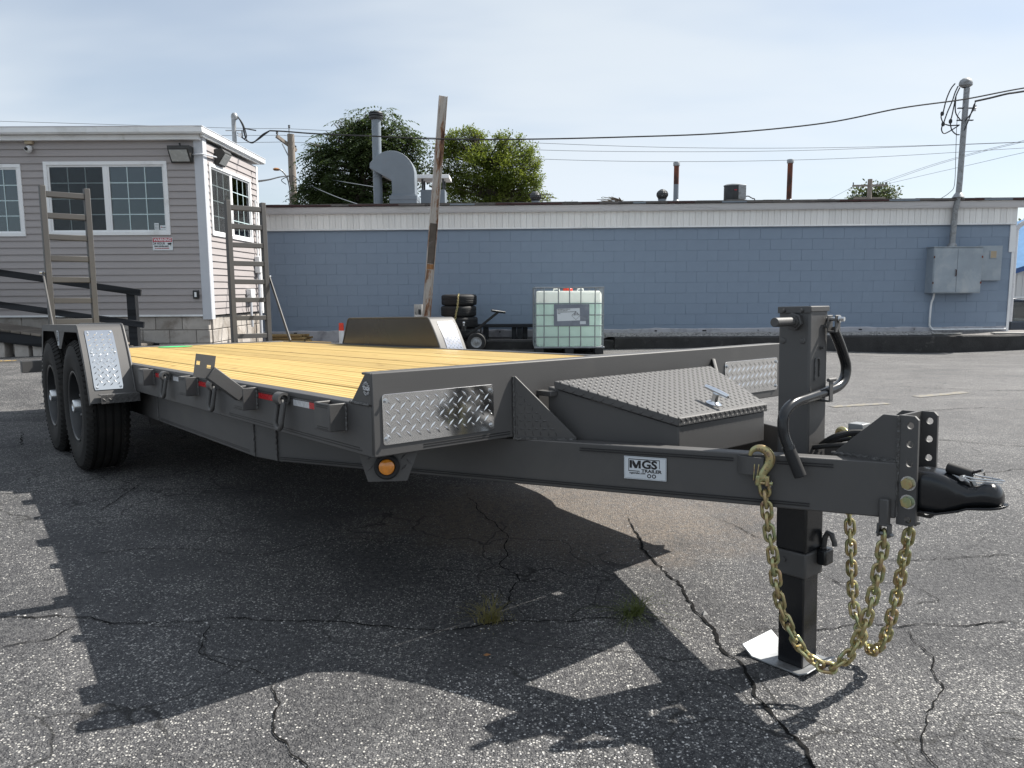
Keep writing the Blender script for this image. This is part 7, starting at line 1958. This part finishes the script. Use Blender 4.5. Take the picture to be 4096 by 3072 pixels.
def suv():
    zg = -.955
    c = thing('parked_suv', 'dark blue sport utility vehicle partly hidden behind the wall corner', 'car', loc=(14.6, 22.0, zg))
    Lx0, Lx1, Wd = -2.4, 2.4, 1.86
    low = [(Lx0, .42), (Lx0 + .05, .95), (-2.25, 1.06), (1.1, 1.08), (2.15, .98), (Lx1, .80), (Lx1, .42), (2.0, .32), (1.92, .55), (1.72, .74), (1.45, .80), (1.18, .74), (.98, .55), (.92, .30), (-.92, .30), (-.98, .55), (-1.18, .74), (-1.45, .80), (-1.72, .74), (-1.92, .55), (-2.0, .36)]
    MB().prism(low, 0, Wd, 'y').build('body', M_CARBLUE, c, bevel=.04, seg=3)
    up2 = lambda x, z, y: (x, y, z)
    rf_ = [(-2.1, 1.66), (-1.9, 1.72), (.1, 1.74), (.55, 1.68), (.45, 1.62), (-2.05, 1.60)]
    MB().prism(rf_, .10, Wd - .10, 'y').build('roof', M_CARBLUE, c, bevel=.03, seg=2)
    for y in (.07, Wd - .07):
        for a, b in (((-2.28, y, 1.06), (-2.08, y, 1.64)), ((-1.15, y, 1.06), (-1.12, y, 1.64)), ((.10, y, 1.06), (.05, y, 1.66)), ((1.15, y, 1.08), (.52, y, 1.66))):
            MB().bar(a, b, .05, .09, up=(1, 0, 0)).build('pillar', M_CARBLUE, c, bevel=.01)
        for x0, x1, x2, x3 in ((-2.2, -1.19, -1.16, -2.04), (-1.10, .05, .0, -1.07), (.15, 1.05, .48, .11)):
            MB().sheet([(x0, y, 1.075), (x1, y, 1.075), (x2, y, 1.625), (x3, y, 1.625)], .006, (0, 1, 0)).build('side_window', M_GLASSC, c)
        MB().bar((-1.9, y + (.06 if y < 1 else -.06), 1.775), (.0, y + (.06 if y < 1 else -.06), 1.785), .04, .03).build('roof_rail', M_GALV, c, bevel=.008)
        yy = -.012 if y < 1 else Wd + .012
        for x in (-.25, -1.35): MB().bar((x, yy, .93), (x + .20, yy, .935), .025, .03).build('door_handle', M_CARBLUE, c, bevel=.006)
        ys = -.003 if y < 1 else Wd + .001
        for x in (.02, -1.15): MB().box((x, ys, .42), (x + .012, ys + .002, 1.05)).build('door_gap', M_DARKV, c)
        MB().box((-2.2, ys - .012, .60), (2.1, ys + .012, .66)).build('side_moulding', M_PLASTIC, c, bevel=.004)
    MB().sheet([(1.15, .12, 1.09), (1.15, Wd - .12, 1.09), (.55, Wd - .16, 1.66), (.55, .16, 1.66)], .006, (1, 0, 1)).build('windscreen', M_GLASSC, c)
    MB().sheet([(-2.30, .12, 1.08), (-2.30, Wd - .12, 1.08), (-2.10, Wd - .16, 1.64), (-2.10, .16, 1.64)], .006, (-1, 0, .3)).build('rear_window', M_GLASSC, c)
    for x in (-.35, -1.45):
        for y in (.45, 1.35):
            MB().box((x - .09, y - .23, .75), (x + .05, y + .23, 1.26)).build('seat_back', M_BEIGE, c, bevel=.05)
            MB().box((x - .08, y - .13, 1.30), (x + .02, y + .13, 1.48)).build('headrest', M_BEIGE, c, bevel=.04)
    for x in (1.45, -1.45):
        for y, sg in ((.02, -1), (Wd - .02, 1)):
            e = empty_part('wheel', c, (x, y, .36))
            if sg > 0: e.rotation_euler = (0, 0, math.pi)
            MB().lathe([(.22, -.10), (.34, -.10), (.36, -.07), (.36, .07), (.34, .10), (.22, .11)], Matrix.Translation((0, .1, 0)) @ Matrix.Rotation(R(90), 4, 'X'), 32).build('tyre', M_RUBBERB, e, smooth=True)
            MB().lathe([(.23, .10), (.20, .085), (.10, .075), (0, .08)], Matrix.Translation((0, .1, 0)) @ Matrix.Rotation(R(90), 4, 'X'), 24).build('rim', M_GALV, e, smooth=True)
    for y in (.2, Wd - .2):
        MB().box((2.36, y - .14, .70), (2.412, y + .14, .84)).build('headlight', M_LENS, c, bevel=.02)
        MB().box((-2.43, y - .08, .75), (-2.36, y + .08, 1.0)).build('tail_light', M_REDLENS, c, bevel=.02)
suv()

for o in bpy.data.objects:
    if '_drop' in o: del o['_drop']
